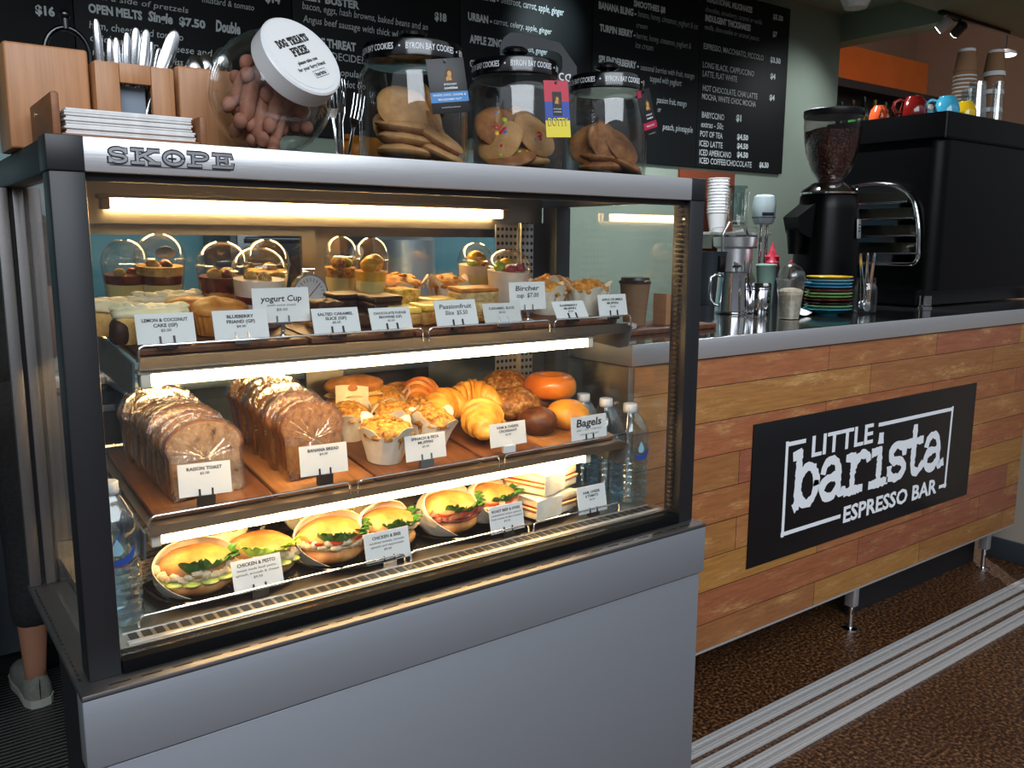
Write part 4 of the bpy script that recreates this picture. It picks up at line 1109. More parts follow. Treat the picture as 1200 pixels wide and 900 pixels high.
roll('rye_roll', 'long dark rye roll in the middle of the bagel board', 0.948, 0.318, (0.070, 0.050, 0.036), 'seeded', 3, 0.002)
roll('rye_roll', 'small dark rye roll beside the front croissant', 0.930, 0.205, (0.043, 0.040, 0.032), 'rye', 5, 0.0)
roll('bagel', 'glossy orange bagel on top of the rolls', 1.052, 0.312, (0.060, 0.056, 0.029), 'bagel', 7, 0.036, 0.3, hole=True, rx=-0.1)
roll('bagel', 'dark bagel underneath the glossy orange one', 1.020, 0.345, (0.056, 0.054, 0.024), 'rye', 8, 0.0, 0.3, hole=True)
r = roll('golden_roll', 'golden split roll behind the Bagels card', 1.020, 0.212, (0.050, 0.046, 0.034), 'roll_gold', 9, 0.0)
MB().tube([(-0.03, -0.012, 0.051), (-0.01, -0.004, 0.058), (0.012, 0.004, 0.0585), (0.034, 0.014, 0.050)], 0.0035, 8).build('split_seam', 'bagel', r)
# wrapped loaf pieces behind the muffins
r = thing('wrapped_sandwich', 'flat golden sandwich in loose wrap lying behind the seeded muffins', 'sandwich')
MB().blob((0, 0, 0.020), (0.072, 0.042, 0.020), 0.004, 30, 2, 30, 14, flat=-0.9).build('lower_bread', 'roll_gold', r)
MB().blob((-0.006, 0.004, 0.054), (0.066, 0.042, 0.022), 0.004, 30, 5, 30, 14, flat=-0.6).build('upper_bread', 'bun_crust', r)
MB().blob((0.0, 0.0, 0.037), (0.074, 0.045, 0.006), 0.003, 40, 5, 30, 8).build('filling', 'cheese', r)
MB().grid(lambda u, v: (-0.078 + 0.075 * u, -0.052 + 0.02 * math.sin(3 * u), 0.012 + 0.055 * v - 0.01 * u * v), 8, 8, 0.001).build('paper_wrap', 'paper_cup', r)
place(r, (0.610, 0.405, low_z(0.405) + 0.025), 0.05)
r = thing('seeded_roll', 'brown seeded roll at the back above the baked croissant', 'bread roll', group='bagels and rolls')
MB().blob((0, 0, 0.026), (0.058, 0.034, 0.027), 0.002, 40, 12, 28, 14, flat=-0.9).build('crust', 'seeded', r)
place(r, (0.730, 0.440, low_z(0.44) + 0.012), 0.1)

# ---- filled rolls in paper on the deck
def leaf(m, x, y, z, L, W, rz, rx=0.0, curl=0.01, seed=0):
    def f(u, v):
        w = W * math.sin(PI * min(1, u * 0.97 + 0.03)) ** 0.7
        s = (v - 0.5) * 2
        return (s * w / 2, (u - 0.5) * L, curl * (s * s) + 0.004 * math.sin(u * 6 + seed) - curl * (u - 0.5) ** 2 * 3)
    m.grid(f, 8, 6, 0.0006, T(x, y, z) @ RZ(rz) @ RX(rx))
def filled_roll(name, label, group, x, y, rz, s=1.0, seed=1, fill='chicken', meat=None, green='spinach', avo=True, paper=True, tilt=0.25, pale_top=False, zb=0.0, z=None):
    r = thing(name, label, 'sandwich', group=group)
    rr = random.Random(seed)
    sm = S(s, s, s)
    w, d = 0.058, 0.046
    MB().blob((0, 0, 0.020), (w, d, 0.021), 0.002, 30, seed, 28, 12, flat=-0.9, M4=sm).build('bottom_bread', 'bun_crust' if not pale_top else 'bun_crumb', r)
    m = MB().blob((0, 0.002, 0.033), (w * 0.96, d * 0.97, 0.010), 0.002, 40, seed, 26, 8, M4=sm)
    for k in range(16):
        a = PI + PI * (k + 0.5) / 16
        q = 0.92 + 0.08 * rr.random()
        m.blob((w * q * math.cos(a), d * q * math.sin(a) + 0.002, 0.036 + 0.010 * rr.random()), (0.010, 0.007, 0.007), 0.004, 90, seed + k, 10, 7, M4=sm)
    m.build('filling', fill, r)
    if avo:
        m = MB()
        for k in range(6):
            a = PI + PI * (k + 0.7) / 6.5
            m.blob((w * 0.96 * math.cos(a), d * 0.96 * math.sin(a), 0.029), (0.0135, 0.012, 0.0042), 0.001, 40, k, 12, 8, M4=sm)
        m.build('avocado_slices', 'avocado', r)
    if meat:
        m = MB()
        for k in range(3):
            def f(u, v, k=k):
                a = PI * 1.02 + PI * 0.96 * u
                q = 0.85 + 0.2 * v
                return (w * q * math.cos(a), d * q * math.sin(a), 0.036 + 0.005 * k + 0.003 * math.sin(9 * u + k * 2 + seed) - 0.002 * v)
            m.grid(f, 30, 3, 0.002, sm)
        m.build('sliced_meat', meat, r)
    m = MB()
    for k in range(8):
        a = PI * 1.30 + PI * 0.72 * (k + 0.4 + 0.3 * rr.random()) / 8
        leaf(m, w * 0.95 * math.cos(a) * s, d * 0.98 * math.sin(a) * s, (0.047 + 0.006 * rr.random()) * s, (0.034 + 0.01 * rr.random()) * s, 0.026 * s, a + PI / 2 + rr.uniform(-0.5, 0.5), -0.5 - 0.5 * rr.random(), 0.004, k)
    m.build('salad_leaves', green, r)
    if meat or seed % 2:
        m = MB()
        for k in range(3):
            a = PI * 1.25 + PI * 0.5 * k / 2
            m.lathe([(0.018, 0), (0.0185, 0.002), (0.018, 0.004)], 18, sm @ T(w * 0.72 * math.cos(a), d * 0.72 * math.sin(a), 0.046) @ RX(0.15))
        m.build('tomato_slices', 'tomato', r)
    tm = sm @ T(0, d * 0.8, 0.046) @ RX(tilt * 0.5) @ T(0, -d * 0.8, 0)
    MB().blob((0, 0, 0.006), (w * 1.0, d * 1.0, 0.024), 0.003, 26, seed + 2, 30, 14, flat=-0.2, M4=tm).build('top_bread', 'bun_crust' if not pale_top else 'bun_crumb', r)
    if paper:
        def g(u, v):
            a = math.radians(20 + (232 - 92 * v) * u)
            ph = math.radians(-38 + 108 * v - 30 * (1 - v) * 0)
            rx_, ry_, rz_ = w + 0.008, d + 0.008, 0.050
            k2 = 1 + 0.035 * noise.noise(Vector((u * 5, v * 4, seed))) + 0.02 * math.sin(u * 17 + v * 6)
            flare = 0.012 * max(0, u - 0.85) / 0.15 + 0.008 * max(0, 0.12 - u) / 0.12
            c = math.cos(ph)
            return ((rx_ * k2 + flare) * math.cos(a) * c * s, (ry_ * k2 + flare) * math.sin(a) * c * s, max(0.001, (0.038 + rz_ * math.sin(ph) * k2)) * s)
        MB().grid(g, 30, 14, 0.0007).build('paper_wrap', 'paper_cup', r)
    return place(r, (x, y, z if z is not None else DECK + zb), rz)
def oval_tray(label, x0, x1, y0, y1):
    rx_, ry_ = (x1 - x0) / 2, (y1 - y0) / 2
    m = MB()
    prof = [(0.86, 0.0006), (0.93, 0.002), (1.0, 0.010), (1.01, 0.0105), (0.995, 0.012), (0.92, 0.0045), (0.85, 0.003)]
    m.lathe(prof, 48, S(rx_, ry_, 1), sq=3.2)
    o = m.build('oval_tray', 'black_gloss', origin=None)
    place(o, ((x0 + x1) / 2, (y0 + y1) / 2, DECK))
    return tag(o, label, 'tray', 'black oval trays on the deck')
oval_tray('black oval tray under the chicken and pesto rolls', 0.125, 0.365, 0.096, 0.375)
oval_tray('black oval tray under the chicken and brie rolls', 0.372, 0.605, 0.092, 0.350)
oval_tray('black oval tray under the roast beef rolls and white sandwiches', 0.615, 1.005, 0.096, 0.360)
TR = 0.004
G1, G2, G3 = 'chicken and pesto rolls', 'chicken and brie rolls', 'roast beef rolls'
filled_roll('filled_roll', 'avocado and chicken roll in white paper beside the CHICKEN & PESTO card', G1, 0.196, 0.168, -0.1, 1.02, 2, zb=TR)
filled_roll('filled_roll', 'chicken roll behind the CHICKEN & PESTO card', G1, 0.308, 0.178, -0.35, 1.0, 4, green='lettuce', zb=TR, paper=False)
filled_roll('filled_roll', 'pale chicken roll with lettuce behind the two pesto rolls', G1, 0.262, 0.305, 0.05, 1.15, 7, green='lettuce', avo=False, zb=TR + 0.022, pale_top=True, tilt=0.9)
filled_roll('filled_roll', 'chicken and spinach roll in bright paper beside the CHICKEN & BRIE card', G2, 0.434, 0.168, -0.15, 1.05, 11, avo=False, zb=TR)
filled_roll('filled_roll', 'chicken and spinach roll behind the CHICKEN & BRIE card', G2, 0.545, 0.168, 0.15, 1.0, 13, avo=False, zb=TR)
filled_roll('filled_roll', 'white bread roll with salad behind the two brie rolls', G2, 0.470, 0.292, 0.05, 1.15, 16, green='lettuce', avo=False, zb=TR + 0.018, pale_top=True, tilt=0.9)
filled_roll('filled_roll', 'roast beef roll with loose spinach leaves beside its card', G3, 0.690, 0.178, 0.1, 1.08, 19, fill='beef', meat='beef', avo=False, zb=TR)
filled_roll('filled_roll', 'roast beef roll behind the ROAST BEEF & SWISS card', G3, 0.800, 0.190, 0.25, 1.0, 22, fill='chicken', meat='ham', avo=False, zb=TR)
filled_roll('filled_roll', 'roll at the back beside the white bread sandwiches', G3, 0.790, 0.300, 0.1, 0.95, 25, fill='beef', meat='beef', avo=False, zb=TR)

def white_sandwich(label, x, y, zb, rz, w=0.118, d=0.095, seed=1):
    r = thing('white_sandwich', label, 'sandwich', group='stacked white bread sandwiches')
    z = 0.0008
    for part, mat, h, ex in (('bottom_slice', 'bun_crumb', .015, 0), ('ham_layer', 'ham', .0045, .002), ('cheese_layer', 'cheese', .003, .003), ('tomato_layer', 'tomato', .004, -.002), ('top_slice', 'bun_crumb', .017, 0)):
        MB().box(-w / 2 - ex, w / 2 + ex, -d / 2 - ex, d / 2 + ex, z, z + h, min(0.0035, h * 0.4)).build(part, mat, r)
        z += h
    def f(u, v):
        a = -1.2 + 2.4 * v
        x2 = -w * 0.52 + w * 0.62 * u
        # paper band that folds over one end of the sandwich
        y2 = (d / 2 + 0.004) * (1 if v > 0.5 else -1) if (v < 0.22 or v > 0.78) else (d / 2 + 0.004) * (v - 0.5) / 0.28
        z2 = z * (v / 0.22) if v < 0.22 else z * ((1 - v) / 0.22) if v > 0.78 else z
        return (x2 + 0.012 * (v - 0.5), y2 * 1.0, max(0.001, z2 + 0.002 + 0.001 * math.sin(9 * u + seed)))
    MB().grid(f, 6, 24, 0.0006).build('paper_wrap', 'paper_cup', r)
    return place(r, (x, y, zb), rz)
white_sandwich('upper white bread sandwich with ham showing, topmost of the two', 0.928, 0.185, DECK + TR + 0.050, 0.32, 0.125, 0.100)
white_sandwich('lower white bread sandwich under the other, behind the HAM, CHEESE & TOMATO card', 0.922, 0.180, DECK + TR, 0.15, 0.125, 0.100, 4)

# granola cups, wrapped parcel and printed paper at the back of the deck
for x, y, lab in ((0.822, 0.408, 'small granola cup standing behind the roast beef rolls'), (0.928, 0.425, 'small granola cup standing behind the white bread sandwiches')):
    r = thing('granola_cup', lab, 'cup', group='granola cups')
    MB().lathe([(0.029, 0.0005), (0.039, 0.085), (0.0398, 0.085), (0.0298, 0.0)], 28).build('clear_cup', 'clear_plastic', r)
    MB().lathe([(0.0282, 0.001), (0.0325, 0.036)], 28).build('granola_layer', 'granola', r)
    MB().lathe([(0.0325, 0.0362), (0.0378, 0.078)], 28).build('yoghurt_layer', 'yoghurt', r)
    MB().lathe([(0.041, 0.084), (0.042, 0.088), (0.036, 0.091)], 28).build('flat_lid', 'clear_plastic', r)
    place(r, (x, y, DECK))
r = thing('wrapped_parcel', 'dark parcel in shiny cling film at the back of the deck', 'parcel')
MB().blob((0, 0, 0.021), (0.050, 0.032, 0.021), 0.003, 40, 4, 26, 14, power=0.45).build('dark_block', 'brownie', r)
MB().blob((0, 0, 0.0225), (0.053, 0.035, 0.0225), 0.004, 60, 6, 30, 16, power=0.45).build('cling_wrap', 'cling', r)
place(r, (0.418, 0.412, DECK), 0.1)
for x, y, rz, lab in ((0.655, 0.300, -0.5, 'sheet of printed greaseproof paper on the tray beside the brie rolls'), (0.150, 0.300, 0.3, 'sheet of printed greaseproof paper under the pesto rolls by the bottles'), (0.905, 0.330, 0.2, 'sheet of printed greaseproof paper behind the white bread sandwiches')):
    o = MB().grid(lambda u, v: ((u - 0.5) * 0.15, (v - 0.5) * 0.13, 0.0135 + 0.006 * math.sin(2.4 * u + 1.3 * v) ** 2), 10, 10, 0.0006).build('printed_paper', 'newsprint')
    place(o, (x, y, DECK), rz); tag(o, lab, 'paper', 'printed papers on the trays')

# ---- water bottles
def water_bottle(label, x, y, rz, group):
    r = thing('water_bottle', label, 'water bottle', (0, 0, 0), 0, group)
    R = 0.0365
    prof = [(R * 0.80, 0.0004), (R * 0.97, 0.006)]
    z = 0.012
    for k in range(6):
        prof += [(R, z), (R, z + 0.008), (R * 0.955, z + 0.0105), (R * 0.955, z + 0.012)]
        z += 0.0145
    prof += [(R, z), (R * 1.01, z + 0.03), (R, z + 0.062), (R * 0.90, z + 0.072), (R * 0.62, z + 0.092), (R * 0.46, z + 0.100), (R * 0.45, z + 0.106)]
    top = prof[-1][1]
    MB().lathe(prof, 36, sq=3.6).build('clear_body', 'bottle', r)
    inner = [(max(0.001, q - 0.0012), zz + 0.0008) for q, zz in prof[:-5]]
    MB().lathe(inner, 36, sq=3.6).build('water_fill', 'water', r)
    m = MB().lathe([(0.0148, top - 0.004), (0.0152, top - 0.0035), (0.0152, top + 0.013), (0.0140, top + 0.0145)], 30)
    m.build('white_cap', 'white_plastic', r)
    # printed emblem: blue swoosh ring with a white water drop
    lz = z + 0.026
    def ring(u, v):
        a = math.radians(-165 + 175 * u)
        rr = 0.0215 + (0.0110 * math.sin(PI * u)) * (v - 0.5)
        return (rr * math.cos(a), -R * 1.012 - 0.0006, lz + rr * math.sin(a))
    MB().grid(ring, 24, 3).build('blue_swoosh', plain('label_blue', '#0d4fb0', 0.4) if 'label_blue' not in bpy.data.materials else bpy.data.materials['label_blue'], r)
    drop = [(0, 0.016)] + [(0.0085 * math.cos(a), -0.002 + 0.0085 * math.sin(a)) for a in [math.radians(30 - 24 * i) for i in range(11)]]
    MB().prism(drop[::-1], 0.0004, T(0, -R * 1.012 - 0.0010, lz)).build('water_drop_emblem', plain('label_pale_blue', '#9fd4ee', 0.4) if 'label_pale_blue' not in bpy.data.materials else bpy.data.materials['label_pale_blue'], r)
    m = MB().text('nu', 0.0062, T(0.0, -R * 1.012 - 0.0016, lz - 0.0135), bold=0.02)
    m.build('label_lettering', 'ink', r, smooth=False)
    MB().text('spring water', 0.0034, T(0.004, -R * 1.012 - 0.001, lz - 0.028), bold=0.01).build('label_small_lettering', 'redfruit', r, smooth=False)
    return place(r, (x, y, DECK), rz)
GB = 'water bottles at the ends of the deck'
b0 = water_bottle('blue tinted water bottle at the front, against the black corner post by the pesto rolls', 0.0650, 0.130, 0.0, GB)
dup(b0, (0.0650, 0.209, DECK), 0.0, 'water bottle behind the front one, by the pesto rolls')
dup(b0, (1.1365, 0.135, DECK), 0.0, 'water bottle at the front beside the HAM, CHEESE & TOMATO card')
dup(b0, (1.1365, 0.213, DECK), 0.0, 'second water bottle from the front beside the white bread sandwiches')
dup(b0, (1.1365, 0.291, DECK), 0.0, 'third water bottle from the front beside the white bread sandwiches')
dup(b0, (1.1365, 0.369, DECK), 0.0, 'water bottle at the very back of the row beside the perforated panel')

# ================================================================== ON TOP OF THE CABINET
TOPZ = 1.4423
# timber cutlery caddy
cad = thing('cutlery_caddy', 'timber cutlery caddy with three tall boxes and a napkin tray', 'cutlery caddy', (0.12, 0.2, TOPZ))
def tbox(m, x0, x1, y0, y1, z0, z1, t=0.010, hole=None):
    m.box(x0, x1, y1 - t, y1, z0, z1, 0.003)
    m.box(x0, x0 + t, y0 + t, y1 - t, z0, z1, 0.002).box(x1 - t, x1, y0 + t, y1 - t, z0, z1, 0.002)
    m.box(x0 + t, x1 - t, y0 + t, y1 - t, z0, z0 + 0.008)
    if not hole: m.box(x0, x1, y0, y0 + t, z0, z1, 0.004, seg=3)
    else:
        hx0, hx1, hz = hole
        m.box(x0, hx0, y0, y0 + t, z0, z1, 0.003).box(hx1, x1, y0, y0 + t, z0, z1, 0.003)
        m.box(hx0, hx1, y0, y0 + t, hz, z1, 0.001)
    return m
ZB = TOPZ + 0.0005
cp(tbox(MB(), -0.010, 0.098, 0.218, 0.330, ZB, 1.588, 0.010), 'tall_box', 'wood_caddy', parent=cad)
cp(tbox(MB(), 0.102, 0.214, 0.200, 0.315, ZB, 1.573, 0.011, (0.136, 0.180, 1.545)), 'tall_box', 'wood_caddy', 'tall box with a round-cornered window in its front', parent=cad)
cp(tbox(MB(), 0.2240, 0.330, 0.215, 0.330, ZB, 1.582, 0.010), 'tall_box', 'wood_caddy', 'tall box holding the spoons', parent=cad)
cp(MB().box(0.140, 0.1765, 0.225, 0.229, ZB + 0.01, 1.544), 'window_liner', plain('grey_blue_liner', '#7d8a98', 0.5), 'grey liner seen through the box window', parent=cad)
for x0, zt in ((0.014, 1.499), (0.197, 1.484)):
    cp(MB().box(x0, x0 + 0.010, 0.034, 0.199, ZB, zt, 0.003), 'tray_side', 'wood_caddy_dark', parent=cad)
cp(MB().box(0.0245, 0.1965, 0.034, 0.199, ZB, 1.449, 0.001).box(0.0245, 0.1965, 0.185, 0.199, 1.449, 1.482, 0.002), 'tray_base', 'wood_caddy_dark', parent=cad)
cp(MB().cyl((0.0125, 0.15, 1.482), (0.016, 0.15, 1.482), 0.0035, seg=14), 'screw_head', 'chrome', parent=cad)
cp(MB().tube([(0.10, 0.182, 1.478)] + [(0.115 - 0.016 * math.cos(a), 0.182, 1.482 + 0.016 * math.sin(a)) for a in [i * PI / 8 for i in range(9)]], 0.0016, 8), 'wire_clip', 'chrome', parent=cad)
# napkins: two folded stacks of paper
for k in range(10):
    z0 = 1.4495 + k * 0.0033
    jx = 0.0016 * math.sin(k * 2.3)
    o = MB().box(0.031 + jx, 0.1905 + jx + 0.004 * (k < 4), 0.046 + jx, 0.178, z0, z0 + 0.0031, 0.0012).build('paper_napkin', 'paper_white', origin=(0.11, 0.11, z0))
    tag(o, '%s white folded napkin from the bottom of the stack in the timber tray' % ['lowest', 'second', 'third', 'fourth', 'fifth', 'sixth', 'seventh', 'eighth', 'ninth', 'topmost'][k] if k not in (0, 9) else ('bottom white folded napkin in the timber tray' if k == 0 else 'topmost white folded napkin in the timber tray'), 'napkin', 'stacked white napkins')
# knives standing handle-up in the windowed box
def knife(label, x, y, ztop, lean, tilt, w=0.0085, blade=0.0045, mat='cutlery'):
    r = thing('table_knife', label, 'knife', group='knives in the caddy')
    L = ztop - (ZB + 0.012)
    m = MB().blob((0, 0, L - 0.045), (w, 0.0045, 0.045), 0, 1, 0, 14, 14, power=0.75)
    m.build('handle', mat, r)
    MB().box(-blade, blade, -0.0008, 0.0008, 0.0, L - 0.085, 0.0006).build('blade', mat, r)
    place(r, (x, y, ZB + 0.010)); r.rotation_euler = (lean, tilt, 0)
    return r
for i, (px, y, zt, ln, tl, w) in enumerate(((0.120, 0.232, 1.640, 0.02, -0.03, .0065), (0.130, 0.245, 1.617, 0.05, 0.02, .0062), (0.140, 0.240, 1.620, 0.0, 0.02, .0065), (0.149, 0.236, 1.628, 0.02, 0.05, .0072),
                                            (0.156, 0.250, 1.640, 0.03, 0.10, .0085), (0.163, 0.240, 1.640, -0.01, 0.14, .0085), (0.170, 0.258, 1.625, 0.05, 0.16, .007), (0.172, 0.262, 1.622, 0.0, 0.24, .007), (0.160, 0.226, 1.652, -0.02, 0.36, .0115))):
    knife(['slim knife handle at the end of the box near the first tall box', 'short knife handle second along the windowed box', 'short knife handle third along the windowed box', 'knife handle fourth along the windowed box', 'broad knife handle in the middle of the windowed box',
           'broad knife handle just behind the bright tilted one', 'thin knife handle at the back of the windowed box', 'leaning knife handle at the back of the windowed box', 'large bright knife handle tilting steeply out of the windowed box'][i], px, y, zt, ln, tl, w)
# spoons in the third box
def spoon(label, x, y, ztop, lean, tilt):
    r = thing('table_spoon', label, 'spoon', group='spoons in the caddy')
    L = ztop - (ZB + 0.012)
    def f(u, v):
        a = 2 * PI * u
        q = v
        return (0.0165 * q * math.cos(a) * (1 - 0.12 * math.sin(a)), 0.009 * (q * q) - 0.009, L - 0.026 + 0.026 * q * math.sin(a))
    MB().grid(f, 24, 6, 0.0012).build('bowl', 'cutlery', r)
    MB().box(-0.003, 0.003, -0.001, 0.001, 0, L - 0.05, 0.0006).build('handle', 'cutlery', r)
    place(r, (x, y, ZB + 0.010)); r.rotation_euler = (lean, tilt, 0)
spoon('spoon with its shiny bowl up at the near side of the third box', 0.252, 0.240, 1.607, 0.0, 0.05)
spoon('spoon with its bowl turned away, in the middle of the third box', 0.276, 0.250, 1.612, 0.02, 0.02)
spoon('spoon leaning highest out of the third box beside the dog treat jar', 0.285, 0.255, 1.628, 0.02, 0.14)
# black ring handle of the caddy
cp(MB().tube([(0.062, 0.345, 1.585)] + [(0.0945 - 0.0325 * math.cos(a), 0.345, 1.600 + 0.042 * math.sin(a)) for a in [i * PI / 14 for i in range(15)]] + [(0.127, 0.345, 1.585)], 0.0045, 10)
   .cyl((0.062, 0.345, ZB), (0.062, 0.345, 1.59), 0.0045).cyl((0.127, 0.345, ZB), (0.127, 0.345, 1.59), 0.0045)
   .cyl((0.0945, 0.345, 1.640), (0.0945, 0.345, 1.656), 0.006).blob((0.0945, 0.345, 1.661), (0.0085, 0.0085, 0.0085), seg=16, rings=10), 'ring_handle', 'black_gloss', 'black hoop handle with a round knob', parent=cad)

# glass of forks behind the dog treat jar
r = thing('glass_tumbler', 'clear glass tumbler of forks between the dog treat jar and first cookie jar', 'glass', (0.532, 0.285, TOPZ))
MB().lathe([(0.030, 0.0005), (0.037, 0.085), (0.0355, 0.085), (0.028, 0.006)], 28).build('glass_wall', 'jar_glass', r)
def fork(label, x, y, ztop, lean, tilt, rz):
    r = thing('table_fork', label, 'fork', group='forks in the tumbler')
    L = ztop - (TOPZ + 0.012)
    m = MB().box(-0.003, 0.003, -0.001, 0.001, 0, L - 0.06, 0.0006)
    m.build('handle', 'cutlery', r)
    m = MB().add([(-0.004, 0, L - 0.062), (0.004, 0, L - 0.062), (0.0115, -0.004, L - 0.044), (-0.0115, -0.004, L - 0.044), (-0.004, 0.0015, L - 0.062), (0.004, 0.0015, L - 0.062), (0.0115, -0.0025, L - 0.044), (-0.0115, -0.0025, L - 0.044)],
                 [(0, 1, 2, 3), (7, 6, 5, 4), (0, 4, 5, 1), (1, 5, 6, 2), (2, 6, 7, 3), (3, 7, 4, 0)])
    for k in range(4):
        x0 = -0.0105 + k * 0.007
        m.tube([(x0, -0.0033, L - 0.045), (x0, -0.004, L - 0.02), (x0, -0.001, L)], [0.0015, 0.0013, 0.0007], 6)
    m.build('tines', 'cutlery', r)
    place(r, (x, y, TOPZ + 0.0085)); r.rotation_euler = (lean, tilt, rz)
fork('fork with tines up leaning towards the first cookie jar', 0.535, 0.275, 1.585, 0.04, 0.20, 0)
fork('fork standing upright in the middle of the tumbler', 0.528, 0.290, 1.610, 0.02, 0.02, 0.4)
fork('fork leaning towards the dog treat jar', 0.525, 0.285, 1.600, 0.0, -0.10, -0.3)
fork('fork turned edge-on at the back of the tumbler', 0.540, 0.296, 1.595, 0.0, 0.10, 1.2)
# orange cloth corner and pale lid between the jars
r = thing('orange_pouch', 'orange pouch lying behind the first cookie jar', 'pouch')
MB().blob((0, 0, 0.022), (0.045, 0.03, 0.023), 0.003, 30, 3, 24, 12, flat=-0.95, power=0.7).build('pouch_body', plain('orange_plastic', '#d0801c', 0.45), r)
MB().box(-0.046, 0.046, -0.003, 0.003, 0.040, 0.050, 0.002).build('sealed_edge', plain('orange_plastic_edge', '#b96c14', 0.5), r)
place(r, (0.60, 0.335, TOPZ + 0.022), 0.3)
o = MB().box(-0.05, 0.05, -0.035, 0.035, 0.0, 0.021, 0.003).box(-0.052, 0.052, -0.037, 0.037, 0.0165, 0.0215, 0.001).build('white_box', 'white_plastic')
place(o, (0.598, 0.335, TOPZ + 0.0003), 0.1); tag(o, 'flat white lidded box under the orange pouch', 'box')

# ---- dog treat jar: round glass bowl tipped forward with a big white lid
JR = 0.092
jar = thing('dog_treat_jar', 'round tilted glass jar of dog biscuits with white lid reading DOG TREATS FREE', 'jar')
prof = [(0.050, -0.080), (0.070, -0.066), (0.086, -0.040), (0.092, -0.008), (0.090, 0.020), (0.080, 0.046), (0.066, 0.062), (0.060, 0.068)]
inner = [(q - 0.003, z + (0.002 if i else 0.004)) for i, (q, z) in enumerate(prof)]
MB().lathe(prof + inner[::-1], 44, capb=False, capt=False).lathe([(0.050, -0.080), (0.0502, -0.0795)], 44).build('glass_bowl', 'jar_glass', jar)
MB().lathe([(0.0640, 0.058), (0.0665, 0.060), (0.0665, 0.088), (0.0640, 0.0905)], 48).build('jar_lid', 'white_plastic', jar)
MB().lathe([(0.0575, 0.0906), (0.0575, 0.0912)], 48).build('lid_sticker', 'card', jar)
mm = T(0, 0, 0.0916) @ RX(-PI / 2)
m = MB()
slab_text(m, 'DOG TREATS', 0.0115, 0.0027, mm @ T(0.0, 0, 0.019), width=0.070)
slab_text(m, 'FREE', 0.0125, 0.0029, mm @ T(0.0, 0, 0.0015), width=0.036)
m.text('please take one', 0.0055, mm @ T(0.0, 0, -0.0125), bold=0.03, width=0.046)
m.text('for your furry friend', 0.0055, mm @ T(0.0, 0, -0.0225), bold=0.03, width=0.064)
m.text('barista', 0.0062, mm @ T(0.008, 0, -0.036), bold=0.03, width=0.024)
m.strokes([[(-0.007, -0.0385), (-0.007, -0.0275), (0.023, -0.0275), (0.023, -0.0385), (-0.007, -0.0385)]], 0.0008, mm)
m.build('lid_lettering', 'ink', jar, smooth=False)
JC = Vector((0.333, 0.113, TOPZ + 0.0960))
# lid axis leans towards the viewer
ax = Vector((0.22, -0.84, 0.50)).normalized()
zax = ax; up = Vector((0, 0, 1)); yax = (up - zax * up.dot(zax)).normalized(); xax = yax.cross(zax)
yax2 = (Matrix.Rotation(0.42, 3, zax) @ yax); xax2 = yax2.cross(zax)
jar.rotation_euler = Matrix((xax2, yax2, zax)).transposed().to_euler()
jar.location = JC
def bone(L=0.080, w=0.0135, seed=1):
    m = MB()
    m.blob((0, 0, 0), (L * 0.42, w * 0.85, w * 0.75), 0.001, 60, seed, 16, 12, power=0.6)
    for sx in (-1, 1):
        for sy in (-1, 1): m.blob((sx * L * 0.42, sy * w * 0.72, 0), (w * 0.95, w * 0.85, w * 0.75), 0.001, 60, seed + sx + sy, 12, 8)
    return m
rr = random.Random(5)
bone_spots = []
bm0 = bone().build('dog_biscuit', 'dog_biscuit')
spots = []
for k in range(900):
    p = Vector((rr.uniform(-1, 1), rr.uniform(-1, 1), rr.uniform(-1, 0.30)))
    if p.length > 1: continue
    p *= 0.050
    if all((p - q).length > 0.0245 for q in spots): spots.append(p)
    if len(spots) >= 18: break
words = ['pinkish bone shaped dog biscuit in the tilted glass jar']
for k, p in enumerate(spots):
    o = bm0 if k == 0 else bm0.copy()
    if k: COL.objects.link(o)
    o.location = JC + p + Vector((0, 0, -0.006)); o.rotation_euler = (rr.uniform(-0.4, 0.4), rr.choice((-1, 1)) * rr.uniform(0.7, 1.5), rr.uniform(-0.8, 0.8))
    tag(o, 'pinkish bone shaped dog biscuit inside the tilted glass jar', 'dog biscuit', 'dog biscuits in the tilted jar')

